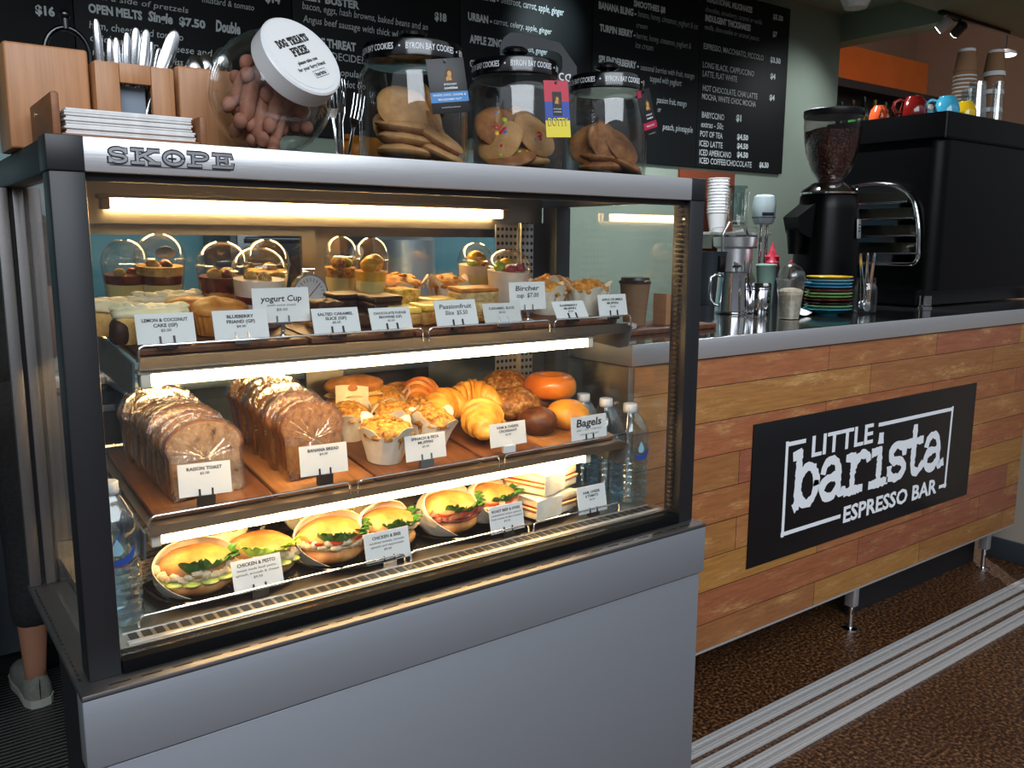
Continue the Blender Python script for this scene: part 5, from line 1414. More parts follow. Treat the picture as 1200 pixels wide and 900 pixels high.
# ---- three cookie jars
def bent_text(m, s, cap, R, z, a_mid, width, bold=0.0):
    vs, fs = text_geo(s, bold, 0)
    xs = [v[0] for v in vs]; x0, x1 = min(xs), max(xs)
    k = width / (x1 - x0)
    out = []
    for x, zz in vs:
        a = a_mid + (x - (x0 + x1) / 2) * k / R
        out.append((R * math.cos(a), R * math.sin(a), z + zz * cap))
    m.add(out, fs)
def cookie_jar(label, x, y, R, H, face, gap):
    r = thing('cookie_jar', label, 'jar', (x, y, TOPZ), 0, 'glass cookie jars on the cabinet')
    n = [(R * 0.90, 0.0004), (R * 0.985, 0.006), (R, 0.016), (R, H * 0.66), (R * 0.97, H * 0.72), (R * 0.88, H * 0.775), (R * 0.84, H * 0.80), (R * 0.84, H * 0.86)]
    inn = [(q - 0.004, z + (0.004 if z < 0.02 else 0)) for q, z in n]
    MB().lathe(n, 44, capt=False).lathe(inn, 44, capt=False).build('glass_body', 'jar_glass', r, origin=(0, 0, 0))
    LR = R * 0.90
    z0, z1 = H * 0.80, H * 0.94
    MB().lathe([(LR * 0.97, z0), (LR, z0 + 0.002), (LR, z1 - 0.003), (LR * 0.98, z1), (LR * 0.5, z1 + 0.003), (0.001, z1 + 0.004)], 48, capb=True, capt=False).build('jar_lid', 'black_gloss', r, origin=(0, 0, 0))
    MB().lathe([(0.012, z1), (0.010, z1 + 0.012), (0.023, z1 + 0.017), (0.0245, z1 + 0.022), (0.018, z1 + 0.027), (0.001, z1 + 0.028)], 30, capt=False).build('lid_knob', 'black_gloss', r, origin=(0, 0, 0))
    m = MB()
    ch = (z1 - z0) * 0.34
    w = LR * 1.06
    step = (w + gap) / LR
    for k in (-2, -1, 0, 1):
        bent_text(m, 'BYRON BAY COOKIES', ch, LR + 0.0004, z0 + (z1 - z0) * 0.36, face + (k + 0.32) * step, w, 0.006)
        a = face + (k + 0.82) * step
        m.cyl(((LR + 0.0002) * math.cos(a), (LR + 0.0002) * math.sin(a), z0 + (z1 - z0) * 0.52), ((LR + 0.0006) * math.cos(a), (LR + 0.0006) * math.sin(a), z0 + (z1 - z0) * 0.52), 0.0016, seg=10)
    m.build('lid_lettering', 'white_text', r, origin=(0, 0, 0), smooth=False)
    return r
VA = -PI / 2 - 0.55      # direction on a jar that faces the viewer
j1 = cookie_jar('glass cookie jar with black tag and blue stripe, beside the dog treat jar', 0.578, 0.105, 0.0915, 0.205, VA, 0.020)
j2 = cookie_jar('glass cookie jar with bright red, blue and yellow DOTTY tag', 0.792, 0.105, 0.0870, 0.205, VA - 0.08, 0.020)
j3 = cookie_jar('glass cookie jar with black and crimson tag at the end of the cabinet', 1.018, 0.105, 0.0815, 0.205, VA - 0.12, 0.020)
def portrait(m_list, mm, s):
    """small printed emblem: woman with long dark hair biting a cookie"""
    hair = [(s * x, s * z) for x, z in ((-.5, -.75), (-.62, -.1), (-.5, .5), (-.15, .85), (.25, .8), (.55, .4), (.6, -.2), (.75, -.9), (.3, -1.0))]
    face_ = [(s * (0.02 + 0.30 * math.cos(a)), s * (0.12 + 0.42 * math.sin(a))) for a in [i * PI / 7 for i in range(14)]]
    neck = [(s * x, s * z) for x, z in ((-.12, -.2), (.2, -.2), (.3, -.75), (-.25, -.75))]
    arm_ = [(s * x, s * z) for x, z in ((-.55, -.45), (-.3, -.15), (-.15, -.25), (-.3, -.8), (-.5, -.8))]
    m_list[0].prism(hair, 0.0003, mm @ T(0, -0.0003, 0))
    for p in (face_, neck, arm_): m_list[1].prism(p, 0.0003, mm @ T(0, -0.0006, 0))
M['tag_skin'] = plain('printed_skin_tone', '#c99a5c', 0.6)
M['tag_hair'] = plain('printed_brown', '#5a3a20', 0.6)
M['tag_black'] = plain('tag_black', '#121114', 0.45)
M['tag_blue'] = plain('tag_blue', '#2f79b8', 0.45)
M['tag_royal'] = plain('tag_royal_blue', '#2b4aa0', 0.45)
M['tag_red'] = plain('tag_red', '#bf2f45', 0.45)
M['tag_yellow'] = plain('tag_yellow', '#e3cf3a', 0.45)
M['tag_crimson'] = plain('tag_crimson', '#b01842', 0.45)
def jar_tag(label, loc, yaw, roll, w, h, kind):
    r = thing('hang_tag', label, 'tag', (0, 0, 0), 0, 'swing tags on the cookie jars')
    MB().box(-w / 2, w / 2, 0, 0.0012, -h, 0, 0.0004).build('tag_sheet', 'tag_black', r)
    MB().cyl((0, -0.003, -0.004), (0, 0.004, -0.004), 0.0022, seg=10).build('tag_cord', 'black_plastic', r)
    def rect(x0, x1, z0, z1, mat, nm, e=0.0004):
        MB().box(x0, x1, -e, 0.0002, z0, z1).build(nm, mat, r)
    pm = (MB(), MB())
    lt = MB()
    if kind == 'blue':
        portrait(pm, T(0.004, 0, -h * .30), 0.0115)
        lt.text('BYRON BAY', .0030, T(0.004, -.0008, -h * .49), width=.021, bold=.01).text('cookies', .0040, T(0.004, -.0008, -h * .56), width=.022, bold=.02)
        rect(-w / 2, w / 2, -h * .80, -h * .61, 'tag_blue', 'blue_stripe')
        lt.text('WHITE CHOC, CHUNK &', .0032, T(0, -.0008, -h * .685), width=w * .88, bold=.01).text('MACADAMIA NUT', .0032, T(0, -.0008, -h * .765), width=w * .62, bold=.01)
        lt.text('www.byronbaycookies.com', .0016, T(0, -.0008, -h * .9), width=w * .5)
    elif kind == 'dotty':
        rect(-w / 2, w / 2, -h * .37, -.0005, 'tag_red', 'red_band', .0005)
        rect(-w / 2, w / 2, -h * .70, -h * .37, 'tag_royal', 'blue_band', .0005)
        rect(-w / 2, w / 2, -h + .0005, -h * .70, 'tag_yellow', 'yellow_band', .0005)
        rect(-w * .18, w * .20, -h * .62, -h * .20, 'tag_black', 'black_panel', .0008)
        portrait(pm, T(0.0005, -.0007, -h * .34), 0.0085)
        lt.text('BYRON BAY', .0022, T(0.0005, -.0013, -h * .51), width=w * .32).text('cookies', .0026, T(0.0005, -.0013, -h * .56), width=w * .30)
        y_ = MB().text('DOTTY', .0135, T(0, -.0011, -h * .79), width=w * .82, bold=.035); y_.build('tag_title_edge', 'tag_black', r, smooth=False)
        y_ = MB().text('DOTTY', .0128, T(0, -.0016, -h * .787), width=w * .80, bold=.012); y_.build('tag_title', 'tag_yellow', r, smooth=False)
    else:
        portrait(pm, T(0.004, 0, -h * .32), 0.0115)
        lt.text('BYRON BAY', .0028, T(0.003, -.0008, -h * .53), width=w * .45, bold=.01).text('cookies', .0036, T(0.003, -.0008, -h * .60), width=w * .45, bold=.02)
        rect(-w / 2, w / 2, -h * .80, -h * .66, 'tag_crimson', 'crimson_stripe')
        rect(-w / 2, -w * .2, -h * .14, -h * .01, 'tag_crimson', 'crimson_corner')
        lt.text('TRIPLE CHOC', .0030, T(0, -.0008, -h * .75), width=w * .6, bold=.01)
        lt.text('www.byronbaycookies.com', .0016, T(0, -.0008, -h * .9), width=w * .5)
    pm[0].build('printed_hair', 'tag_hair', r, smooth=False); pm[1].build('printed_portrait', 'tag_skin', r, smooth=False)
    if len(lt.bm.verts): lt.build('tag_lettering', 'white_text', r, smooth=False)
    else: lt.bm.free()
    r.location = loc; r.rotation_euler = (-0.06, roll, yaw)
jar_tag('black swing tag with blue stripe hanging from the first cookie jar', (0.572, -0.004, 1.600), -0.30, -0.12, 0.062, 0.084, 'blue')
jar_tag('red, blue and yellow swing tag reading DOTTY', (0.800, -0.002, 1.592), -0.25, -0.05, 0.047, 0.097, 'dotty')
jar_tag('black and crimson swing tag at the end of the jar row', (1.018, 0.004, 1.600), 0.10, -0.30, 0.040, 0.092, 'crimson')
def cookie(label, loc, rad, t, mat, rx, ry, seed, smarties=False, grp=''):
    r = thing('cookie', label, 'cookie', group=grp)
    MB().blob((0, 0, 0), (rad, rad, t), 0.0025, 40, seed, 28, 12).build('cookie_disc', mat, r)
    if smarties:
        q = random.Random(seed)
        cols = ['tag_red', 'kiwi', 'mango', 'tomato', 'tag_blue']
        for k in range(7):
            a, d = q.random() * 6.28, rad * 0.78 * q.random() ** 0.5
            MB().blob((d * math.cos(a), d * math.sin(a), t * (1 - (d / rad) ** 2) * 0.95), (0.0058, 0.0058, 0.003), seg=12, rings=8).build('candy_button', cols[k % 5], r)
            MB().blob((d * math.sin(a), d * math.cos(a), -t * (1 - (d / rad) ** 2) * 0.95), (0.0058, 0.0058, 0.003), seg=12, rings=8).build('candy_button', cols[(k + 2) % 5], r)
    r.location = loc; r.rotation_euler = (rx, ry, 0)
G = 'pale cookies in the first jar'
for k, (dx, dy, dz, rx, ry, lab) in enumerate(((-.018, -.005, .016, 0, .1, 'bottom pale cookie lying in the first jar'), (-.016, -.004, .038, .1, .1, 'second pale cookie from the bottom of the first jar'), (-.020, -.002, .060, .15, .05, 'third pale cookie from the bottom of the first jar'),
        (-.022, -.010, .086, 1.0, -.2, 'pale cookie leaning on top of the lying ones in the first jar'), (.040, -.006, .050, .35, 1.05, 'pale cookie propped against the side of the first jar under its tag'), (.020, .030, .085, 1.1, .5, 'pale cookie standing at the back of the first jar'), (.046, .016, .090, .5, 1.25, 'highest pale cookie in the first jar, under the lid'),
        (.034, -.022, .020, .30, .34, 'low pale cookie at the front of the first jar, tipped against the stack'), (.032, -.024, .044, .42, .40, 'pale cookie tipped over the low front one in the first jar'), (-.004, .036, .060, .9, -.2, 'pale cookie hidden at the back of the first jar behind the stack'))):
    cookie(lab, (0.578 + dx, 0.105 + dy, TOPZ + dz + 0.003), 0.050, 0.0135, 'cookie', rx, ry, k, False, G)
G = 'candy dotted cookies in the second jar'
for k, (dx, dy, dz, rx, ry, lab) in enumerate(((.020, -.006, .016, 0, -.05, 'candy dotted cookie lying at the bottom of the DOTTY jar'), (.022, -.002, .037, .1, -.1, 'candy dotted cookie second from the bottom of the DOTTY jar'), (-.040, -.010, .048, .3, -1.0, 'candy dotted cookie propped against the near side of the DOTTY jar'), (-.030, .006, .076, .9, -.5, 'candy dotted cookie leaning high in the DOTTY jar'), (.030, .012, .078, 1.1, .3, 'reddish candy dotted cookie standing at the back of the DOTTY jar'), (-.026, -.022, .022, .3, -.35, 'candy dotted cookie low at the front of the DOTTY jar'), (.026, -.026, .064, 1.0, .25, 'candy dotted cookie facing outwards under the DOTTY tag'), (-.004, .036, .050, .8, -.1, 'candy dotted cookie at the back of the DOTTY jar behind the others'))):
    cookie(lab, (0.792 + dx, 0.105 + dy, TOPZ + dz + 0.003), 0.047, 0.0130, 'cookie_brown' if k % 2 else 'cookie', rx, ry, 20 + k, True, G)
G = 'brown cookies in the third jar'
for k, (dx, dy, dz, rx, ry, lab) in enumerate(((-.014, -.004, .016, 0, 0, 'bottom brown oat cookie in the third jar'), (-.016, 0, .036, .1, .05, 'second brown oat cookie from the bottom of the third jar'), (-.014, -.016, .064, 1.15, .1, 'rough brown cookie facing outwards in the third jar'), (.036, .0, .040, .2, 1.0, 'brown cookie propped against the far side of the third jar'), (.030, .020, .078, .9, .5, 'brown cookie standing high at the back of the third jar'), (.024, -.024, .024, .3, .35, 'low brown cookie at the front of the third jar'), (-.032, .010, .062, .5, -1.0, 'brown cookie propped against the near side of the third jar'), (.018, -.026, .056, .95, .35, 'brown cookie tipped over the low front one in the third jar'))):
    cookie(lab, (1.018 + dx, 0.105 + dy, TOPZ + dz + 0.003), 0.045, 0.0135, 'cookie_brown', rx, ry, 40 + k, False, G)

# grey cardboard carrier with a hand hole behind the jars
def hole_panel(w, h, t, hx, hz, hw, hh, mat, name, parent, M4):
    m = MB()
    out = [(-w / 2, 0), (w / 2, 0), (w / 2, h * .84), (w * .26, h * .985), (-w * .36, h), (-w / 2, h * .93)]
    n = 40
    outer, innr = [], []
    for k in range(n):
        a = 2 * PI * k / n
        c, s = math.cos(a), math.sin(a)
        q = 1.0 / (abs(c) ** 4 + abs(s) ** 4) ** 0.25
        innr.append((hx + hw * c * q, hz + hh * s * q))
        # ray to the outline
        best = 9
        for i in range(len(out)):
            x1, z1 = out[i]; x2, z2 = out[(i + 1) % len(out)]
            ex, ez = x2 - x1, z2 - z1
            den = c * ez - s * ex
            if abs(den) < 1e-9: continue
            tt = ((x1 - hx) * ez - (z1 - hz) * ex) / den
            uu = ((x1 - hx) * s - (z1 - hz) * c) / den
            if tt > 0 and -1e-6 <= uu <= 1 + 1e-6: best = min(best, tt)
        outer.append((hx + c * best, hz + s * best))
    vs = [(x, 0, z) for x, z in outer] + [(x, 0, z) for x, z in innr] + [(x, t, z) for x, z in outer] + [(x, t, z) for x, z in innr]
    fs = []
    for k in range(n):
        j = (k + 1) % n
        fs += [(k, j, n + j, n + k), (2 * n + k, 3 * n + k, 3 * n + j, 2 * n + j), (k, 2 * n + k, 2 * n + j, j), (n + k, n + j, 3 * n + j, 3 * n + k)]
    m.add(vs, fs, M4)
    return m.build(name, mat, parent)
car = thing('cardboard_carrier', 'dark grey cardboard carrier with a hand hole standing behind the cookie jars', 'carrier', (1.045, 0.352, TOPZ))
M['grey_board'] = plain('dark_grey_cardboard', '#45474a', 0.75)
hole_panel(0.215, 0.318, 0.003, 0.012, 0.268, 0.052, 0.024, 'grey_board', 'handle_panel', car, T(1.045, 0.352, TOPZ))
cp(MB().box(0.94, 1.15, 0.3555, 0.46, TOPZ, TOPZ + 0.13).box(0.94, 1.15, 0.30, 0.3515, TOPZ, TOPZ + 0.13), 'carton_body', 'grey_board', parent=car)
cp(MB().text('cqo', 0.026, T(1.128, 0.3512, TOPZ + 0.232), width=0.060), 'carton_lettering', 'white_text', parent=car, smooth=False)

# ================================================================== MENU BOARDS
MENU = [(1, '$16', 0.264, 0.314, 1.95, 0.024, 1),
 (2, 'with a side of pretzels', 0.402, 0.693, 2.016, 0.014, 0),
 (2, 'mustard & tomato', 0.737, 0.905, 2.056, 0.015, 0),
 (2, '$14', 0.944, 0.994, 2.091, 0.024, 1),
 (2, 'OPEN MELTS', 0.404, 0.554, 1.976, 0.024, 1),
 (2, 'Single', 0.571, 0.644, 1.977, 0.022, 1),
 (2, '$7.50', 0.663, 0.744, 1.978, 0.023, 1),
 (2, 'Double', 0.776, 0.856, 1.976, 0.026, 1),
 (2, '$12', 0.905, 0.957, 1.977, 0.024, 1),
 (2, 'ham, cheese and tomato', 0.403, 0.673, 1.931, 0.017, 0),
 (2, 'chicken, bacon, cheese and av', 0.403, 0.8, 1.895, 0.017, 0),
 (2, 'roast beef, tomato, swiss chee', 0.407, 0.724, 1.856, 0.017, 0),
 (3, 'BELLY BUSTER', 1.048, 1.285, 2.119, 0.025, 1),
 (3, 'bacon, eggs, hash browns, baked beans and an', 1.072, 1.564, 2.088, 0.019, 0),
 (3, 'Angus beef sausage with thick white', 1.073, 1.473, 2.046, 0.019, 0),
 (3, '$18', 1.594, 1.646, 2.13, 0.027, 1),
 (3, 'TRIPLE THREAT', 1.064, 1.268, 1.976, 0.027, 1),
 (3, "CAN'T DECIDE??", 1.069, 1.307, 1.937, 0.025, 0),
 (3, 'our most popular', 1.055, 1.292, 1.887, 0.019, 0),
 (3, 'Hot Co', 1.218, 1.302, 1.849, 0.02, 0),
 (4, 'ZING -', 1.806, 1.887, 2.236, 0.021, 1),
 (4, 'beetroot, carrot, apple, ginger', 1.899, 2.217, 2.237, 0.022, 0),
 (4, 'URBAN -', 1.743, 1.855, 2.152, 0.027, 1),
 (4, 'carrot, celery, apple, ginger', 1.863, 2.154, 2.155, 0.018, 0),
 (4, 'APPLE ZING -', 1.75, 1.921, 2.071, 0.028, 1),
 (4, 'carrot, lemon, ginger', 1.925, 2.133, 2.072, 0.019, 0),
 (4, 'GREEN', 1.75, 1.826, 1.982, 0.025, 1),
 (5, 'SMOOTHIES $8', 2.614, 2.812, 2.337, 0.025, 1),
 (5, 'BANANA BLING -', 2.409, 2.631, 2.296, 0.028, 1),
 (5, 'banana, honey, cinnamon, yoghurt & ice', 2.642, 3.03, 2.298, 0.022, 2),
 (5, 'cream', 2.633, 2.702, 2.252, 0.018, 2),
 (5, 'TURPIN BERRY -', 2.417, 2.629, 2.207, 0.027, 1),
 (5, 'berries, honey, cinnamon, yoghurt &', 2.635, 2.989, 2.206, 0.021, 2),
 (5, 'ice cream', 2.631, 2.743, 2.166, 0.022, 2),
 (5, 'SPLENDERBERRY -', 2.415, 2.655, 2.079, 0.028, 1),
 (5, 'seasonal berries with fruit, mango', 2.666, 3.02, 2.076, 0.021, 2),
 (5, 'topped with yoghurt', 2.727, 2.934, 2.034, 0.022, 2),
 (5, 'passion fruit, mango', 2.775, 2.974, 1.946, 0.022, 2),
 (5, 'or', 2.782, 2.804, 1.906, 0.019, 2),
 (5, 'peach, pineapple', 2.819, 3.022, 1.831, 0.023, 2),
 (6, 'TRADITIONAL MILKSHAKES', 3.082, 3.419, 2.43, 0.026, 1),
 (6, 'chocolate, strawberry, caramel or vanilla', 3.079, 3.496, 2.386, 0.019, 2),
 (6, 'INDULGENT THICKSHAKES', 3.081, 3.412, 2.345, 0.027, 1),
 (6, 'vanilla, choc-cookie or caramel peanut', 3.078, 3.482, 2.307, 0.019, 2),
 (6, 'ESPRESSO, MACCHIATO, PICCOLO', 3.077, 3.523, 2.219, 0.026, 0),
 (6, 'LONG BLACK, CAPPUCCINO', 3.076, 3.455, 2.135, 0.027, 0),
 (6, 'LATTE, FLAT WHITE', 3.078, 3.327, 2.095, 0.027, 0),
 (6, 'HOT CHOCOLATE, CHAI LATTE', 3.082, 3.49, 2.03, 0.027, 0),
 (6, 'MOCHA, WHITE CHOC MOCHA', 3.079, 3.48, 1.991, 0.027, 0),
 (6, 'BABYCCINO', 3.083, 3.244, 1.907, 0.028, 0),
 (6, '$1', 3.334, 3.373, 1.913, 0.029, 1),
 (6, 'extras - 50c', 3.08, 3.241, 1.863, 0.023, 0),
 (6, 'POT OF TEA', 3.076, 3.238, 1.819, 0.027, 0),
 (6, '$4.50', 3.347, 3.433, 1.825, 0.025, 1),
 (6, 'ICED LATTE', 3.073, 3.241, 1.774, 0.028, 0),
 (6, '$4.50', 3.35, 3.436, 1.782, 0.025, 1),
 (6, 'ICED AMERICANO', 3.075, 3.308, 1.732, 0.028, 0),
 (6, '$4.50', 3.353, 3.439, 1.74, 0.025, 1),
 (6, 'ICED COFFEE/CHOCOLATE', 3.078, 3.47, 1.694, 0.028, 0),
 (6, '$6.50', 3.531, 3.607, 1.7, 0.025, 1),
 (6, '$5.50', 3.581, 3.663, 2.427, 0.024, 1),
 (6, '$7', 3.587, 3.622, 2.345, 0.024, 1),
 (6, '$3.50', 3.577, 3.661, 2.22, 0.025, 1),
 (6, '$4', 3.584, 3.626, 2.141, 0.025, 1),
 (6, '$4', 3.586, 3.628, 2.037, 0.025, 1)]
BX = [0.363 + 0.672 * k for k in range(-1, 6)]
NAMES = ['black menu board behind the first timber box, with $16 written on it', 'black menu board with OPEN MELTS prices behind the cutlery', 'black menu board with TRIPLE THREAT and the $18 breakfast, behind the dog treat jar',
         'black menu board listing URBAN and APPLE ZING juices', 'black menu board listing SMOOTHIES such as BANANA BLING', 'black menu board listing coffees, milkshakes and POT OF TEA']
for p in range(1, 7):
    x0, x1 = BX[p - 1] + 0.0015, BX[p] - 0.0015
    b = thing('menu_board', NAMES[p - 1], 'menu board', ((x0 + x1) / 2, 1.69, 1.675), 0, 'wall menu boards')
    MB().box(x0, x1, 1.682, 1.698, 1.675, 2.495, 0.002).build('board_panel', 'menu_black', b)
    for q, tx, xa, xb, z, ch, bo in MENU:
        if q != p: continue
        low = tx[1:2].islower()
        m = MB().text(tx, ch * (1.25 if low else 1.0), T(xa, 1.6815, z), width=xb - xa, align='LEFT', bold=(0.045 if bo == 1 else 0.004), shear=(0.14 if low else 0.0))
        nm, mat = (('chalk_script', 'chalk_soft'), ('chalk_capitals', 'chalk'), ('faint_chalk_script', 'chalk_faint'))[bo]
        m.build(nm, mat, b, smooth=False)

# ================================================================== COUNTER
ctr = thing('service_counter', 'long counter clad in stained timber boards with a steel worktop', 'counter', (2.3, 0.6, 0))
CZ = 1.0768
cp(MB().box(1.25, 4.10, 0.2474, 1.22, 1.0235, CZ - 0.0012, 0.0012), 'worktop', 'steel_h', parent=ctr)
cp(MB().box(1.252, 4.098, 0.2500, 1.219, CZ - 0.0012, CZ - 0.0001), 'worktop_surface', 'polished_top', parent=ctr)
cp(MB().box(1.252, 3.46, 0.262, 1.20, 1.0195, 1.0230), 'worktop_lip', 'steel_dark', parent=ctr)
cp(MB().box(1.272, 3.422, 0.2594, 0.278, 0.2065, 1.0190, 0.001), 'timber_cladding', 'planks', parent=ctr)
cp(MB().box(1.272, 3.424, 0.2585, 0.281, 0.2000, 0.2063, 0.0008), 'bottom_trim', 'steel_h', parent=ctr)
cp(MB().box(1.254, 1.2715, 0.262, 1.19, 0.2000, 1.0190, 0.001), 'end_panel', 'steel_in', parent=ctr)
cp(MB().box(2.52, 3.44, 0.41, 0.425, 0.0, 0.1995), 'kickboard', 'black_coat', parent=ctr)
cp(MB().box(1.272, 3.42, 0.2785, 1.19, 0.200, 0.215), 'counter_floor', 'black_coat', parent=ctr)
for x, y in ((2.427, 0.344), (1.34, 0.344), (3.38, 0.344), (1.34, 1.12), (2.427, 1.12), (3.38, 1.12)):
    l = cp(MB().box(x - 0.017, x + 0.017, y - 0.017, y + 0.017, 0.085, 0.1995, 0.003), 'leg', 'steel_h', parent=ctr)
    cp(MB().cyl((x, y, 0.006), (x, y, 0.0845), 0.009).lathe([(0.026, 0.0002), (0.026, 0.004), (0.012, 0.009)], 24, T(x, y, 0)), 'levelling_foot', 'chrome', parent=l)

# ---- the sign
SGN = thing('shop_sign', 'black sign on the timber counter reading LITTLE barista ESPRESSO BAR in white', 'sign', (2.362, 0.2570, 0.404))
cp(MB().box(1.731, 2.993, 0.2548, 0.2590, 0.404, 0.822, 0.001), 'sign_panel', plain('sign_black', '#0d0d11', 0.35), parent=SGN)
SY = 0.25455
m = MB()
m.strokes([[(1.971, .745), (1.885, .745)], [(1.885, .751), (1.887, .470)], [(1.881, .476), (2.176, .476)]], 0.0125, T(0, SY, 0))
cp(m, 'sign_border', 'white_text', parent=SGN, smooth=False)
m = MB()
m.strokes([[(2.362, .744), (2.829, .744)], [(2.829, .750), (2.822, .462)], [(2.828, .468), (2.783, .468)]], 0.0125, T(0, SY, 0))
cp(m, 'sign_border', 'white_text', parent=SGN, smooth=False)
cp(MB().text('LITTLE', 0.062, T(2.169, SY, 0.6915), width=0.326, bold=0.022), 'sign_capitals', 'white_text', parent=SGN, smooth=False)
cp(MB().text('ESPRESSO BAR', 0.0505, T(2.480, SY, 0.4515), width=0.570, bold=0.03), 'sign_capitals', 'white_text', parent=SGN, smooth=False)
# typewriter script: worn slab letters drawn stroke by stroke (x-height 1)
TW = {
 'b': (1.12, [[(.17, .0), (.21, 1.36)], [(.0, 1.30), (.22, 1.33)], arc(.60, .50, .38, .47, 0, 360, 20), [(.10, .02), (.24, .10)]]),
 'a': (1.12, [arc(.44, .70, .33, .28, 175, 40, 8) + [(.80, .66), (.80, .20), (.90, .05), (1.10, .10)], [(.80, .55)] + arc(.42, .28, .34, .25, 90, 300, 12) + [(.80, .24)]]),
 'r': (1.10, [[(.30, .02), (.30, .92)], [(.02, .92), (.32, .92)], [(.30, .58), (.48, .84), (.70, .95), (.98, .88), (1.02, .76)], [(.0, .03), (.74, .03)]]),
 'i': (.86, [[(.44, .02), (.44, .92)], [(.10, .90), (.46, .92)], [(.04, .03), (.86, .03)], [(.43, 1.17), (.44, 1.33)]]),
 's': (.94, [[(.82, .96), (.82, .68)], [(.82, .78)] + arc(.46, .72, .33, .23, 35, 250, 10) + arc(.46, .27, .38, .24, 85, -150, 10), [(.08, .04), (.08, .34)]]),
 't': (.92, [[(.36, 1.34), (.34, .28)] + arc(.58, .26, .24, .23, 180, 330, 8) + [(.88, .22)], [(.02, .90), (.78, .93)]]),
}
def worn(m, word, x0, width, z0, xh, w, M4, seed=3):
    tot = sum(TW[c][0] + 0.04 for c in word) - 0.04
    sx = width / tot
    x = 0.0
    rr = random.Random(seed)
    for c in word:
        cw, st = TW[c]
        for q, pl in enumerate(st):
            fine = []
            for i in range(len(pl) - 1):
                n = max(1, int(math.hypot((pl[i + 1][0] - pl[i][0]), (pl[i + 1][1] - pl[i][1])) / 0.06))
                for k in range(n): fine.append((pl[i][0] + (pl[i + 1][0] - pl[i][0]) * k / n, pl[i][1] + (pl[i + 1][1] - pl[i][1]) * k / n))
            fine.append(pl[-1])
            P = [Vector((x0 + (x + px) * sx, z0 + pz * xh)) for px, pz in fine]
            n = len(P)
            L, R_ = [], []
            for i, p in enumerate(P):
                d = P[min(i + 1, n - 1)] - P[max(i - 1, 0)]
                d = d.normalized() if d.length > 1e-9 else Vector((1, 0))
                nn = Vector((-d.y, d.x))
                ww = w * (0.80 + 0.42 * rr.random()) / 2
                e = -d * w * 0.3 if i == 0 else d * w * 0.3 if i == n - 1 else Vector((0, 0))
                L.append(p + nn * ww + e); R_.append(p - nn * ww * (0.85 + 0.3 * rr.random()) + e)
            y = -0.00006 * (q + 1)
            m.add([(a.x, y, a.y) for a in L] + [(a.x, y, a.y) for a in R_], [(i, i + n, i + 1 + n, i + 1) for i in range(n - 1)], M4)
        x += cw + 0.04
m = MB(); worn(m, 'barista', 1.925, 0.865, 0.546, 0.122, 0.0285, T(0, SY, 0))
cp(m, 'sign_script', 'white_text', parent=SGN, smooth=False)

# ================================================================== ON THE COUNTER
def on(o, x, y, rz=0.0, z=CZ): return place(o, (x, y, z + 0.0002), rz)
# milk pitcher
r = thing('milk_pitcher', 'polished steel milk pitcher with a side handle and a thermometer knob', 'pitcher')
MB().lathe([(0.058, 0), (0.060, 0.004), (0.059, 0.012), (0.052, 0.125), (0.0515, 0.140), (0.0495, 0.140), (0.050, 0.125), (0.055, 0.012)], 40, capt=False).lathe([(0.055, 0.0105), (0.055, 0.0118)], 40).build('pitcher_wall', 'chrome', r)
MB().tube([(-0.052, 0, 0.128), (-0.070, 0, 0.132), (-0.086, 0, 0.124), (-0.088, 0, 0.085), (-0.084, 0, 0.050), (-0.072, 0, 0.032), (-0.057, 0, 0.028)], 0.0052, 10).build('handle', 'chrome', r)
MB().cyl((0.012, 0, 0.02), (0.012, 0, 0.155), 0.002).lathe([(0.017, 0.155), (0.018, 0.158), (0.010, 0.165)], 20, T(0.012, 0, 0)).build('thermometer_knob', 'chrome', r)
on(r, 2.186, 0.72, -0.35)
r = thing('sugar_canister', 'small ribbed steel canister between the pitcher and the plastic cup', 'canister')
MB().lathe([(0.036, 0), (0.037, 0.003), (0.0365, 0.080), (0.035, 0.082)], 36).build('canister_body', 'chrome', r)
MB().lathe([(0.0375, 0.0825), (0.038, 0.086), (0.036, 0.088), (0.038, 0.091), (0.036, 0.094), (0.038, 0.097), (0.034, 0.105)], 36).build('canister_lid', 'chrome', r)
on(r, 2.254, 0.66)
r = thing('steel_beaker', 'steel beaker of teaspoons behind the ribbed canister', 'beaker')
MB().lathe([(0.032, 0), (0.036, 0.10), (0.034, 0.10), (0.030, 0.004)], 28, capt=False).lathe([(0.030, 0.003), (0.030, 0.0038)], 28).build('beaker_wall', 'chrome', r)
on(r, 2.36, 0.83)
q = random.Random(11)
sp = None
def teaspoon(name, label, x, y, z, L, lean, tilt, up=True, mat='cutlery', group=None):
    r = thing(name, label, 'spoon', group=group)
    MB().tube([(0, 0, 0.0), (0.002, 0, L * 0.5), (0, 0, L)], [0.0022, 0.0018, 0.0042], 8).build('handle', mat, r)
    MB().blob((0, 0, -0.012), (0.011, 0.004, 0.017), seg=14, rings=10).build('bowl', mat, r)
    r.location = (x, y, z); r.rotation_euler = (lean, tilt, 0)
    return r
for k in range(7):
    teaspoon('teaspoon', ['teaspoon handle leaning furthest towards the pitcher', 'teaspoon second from the pitcher side of the beaker', 'teaspoon handle near the rim of the steel beaker', 'upright teaspoon in the middle of the steel beaker', 'teaspoon leaning away over the canister', 'teaspoon at the back of the steel beaker', 'teaspoon leaning most towards the plastic cup'][k].replace('furthest', 'most'),
             2.36 + (k - 3) * 0.006, 0.83 + 0.01 * (k % 3 - 1), CZ + 0.034, 0.140 - 0.005 * (k % 3), 0.05 * (k % 2), (k - 3) * 0.07, group='teaspoons in the steel beaker')
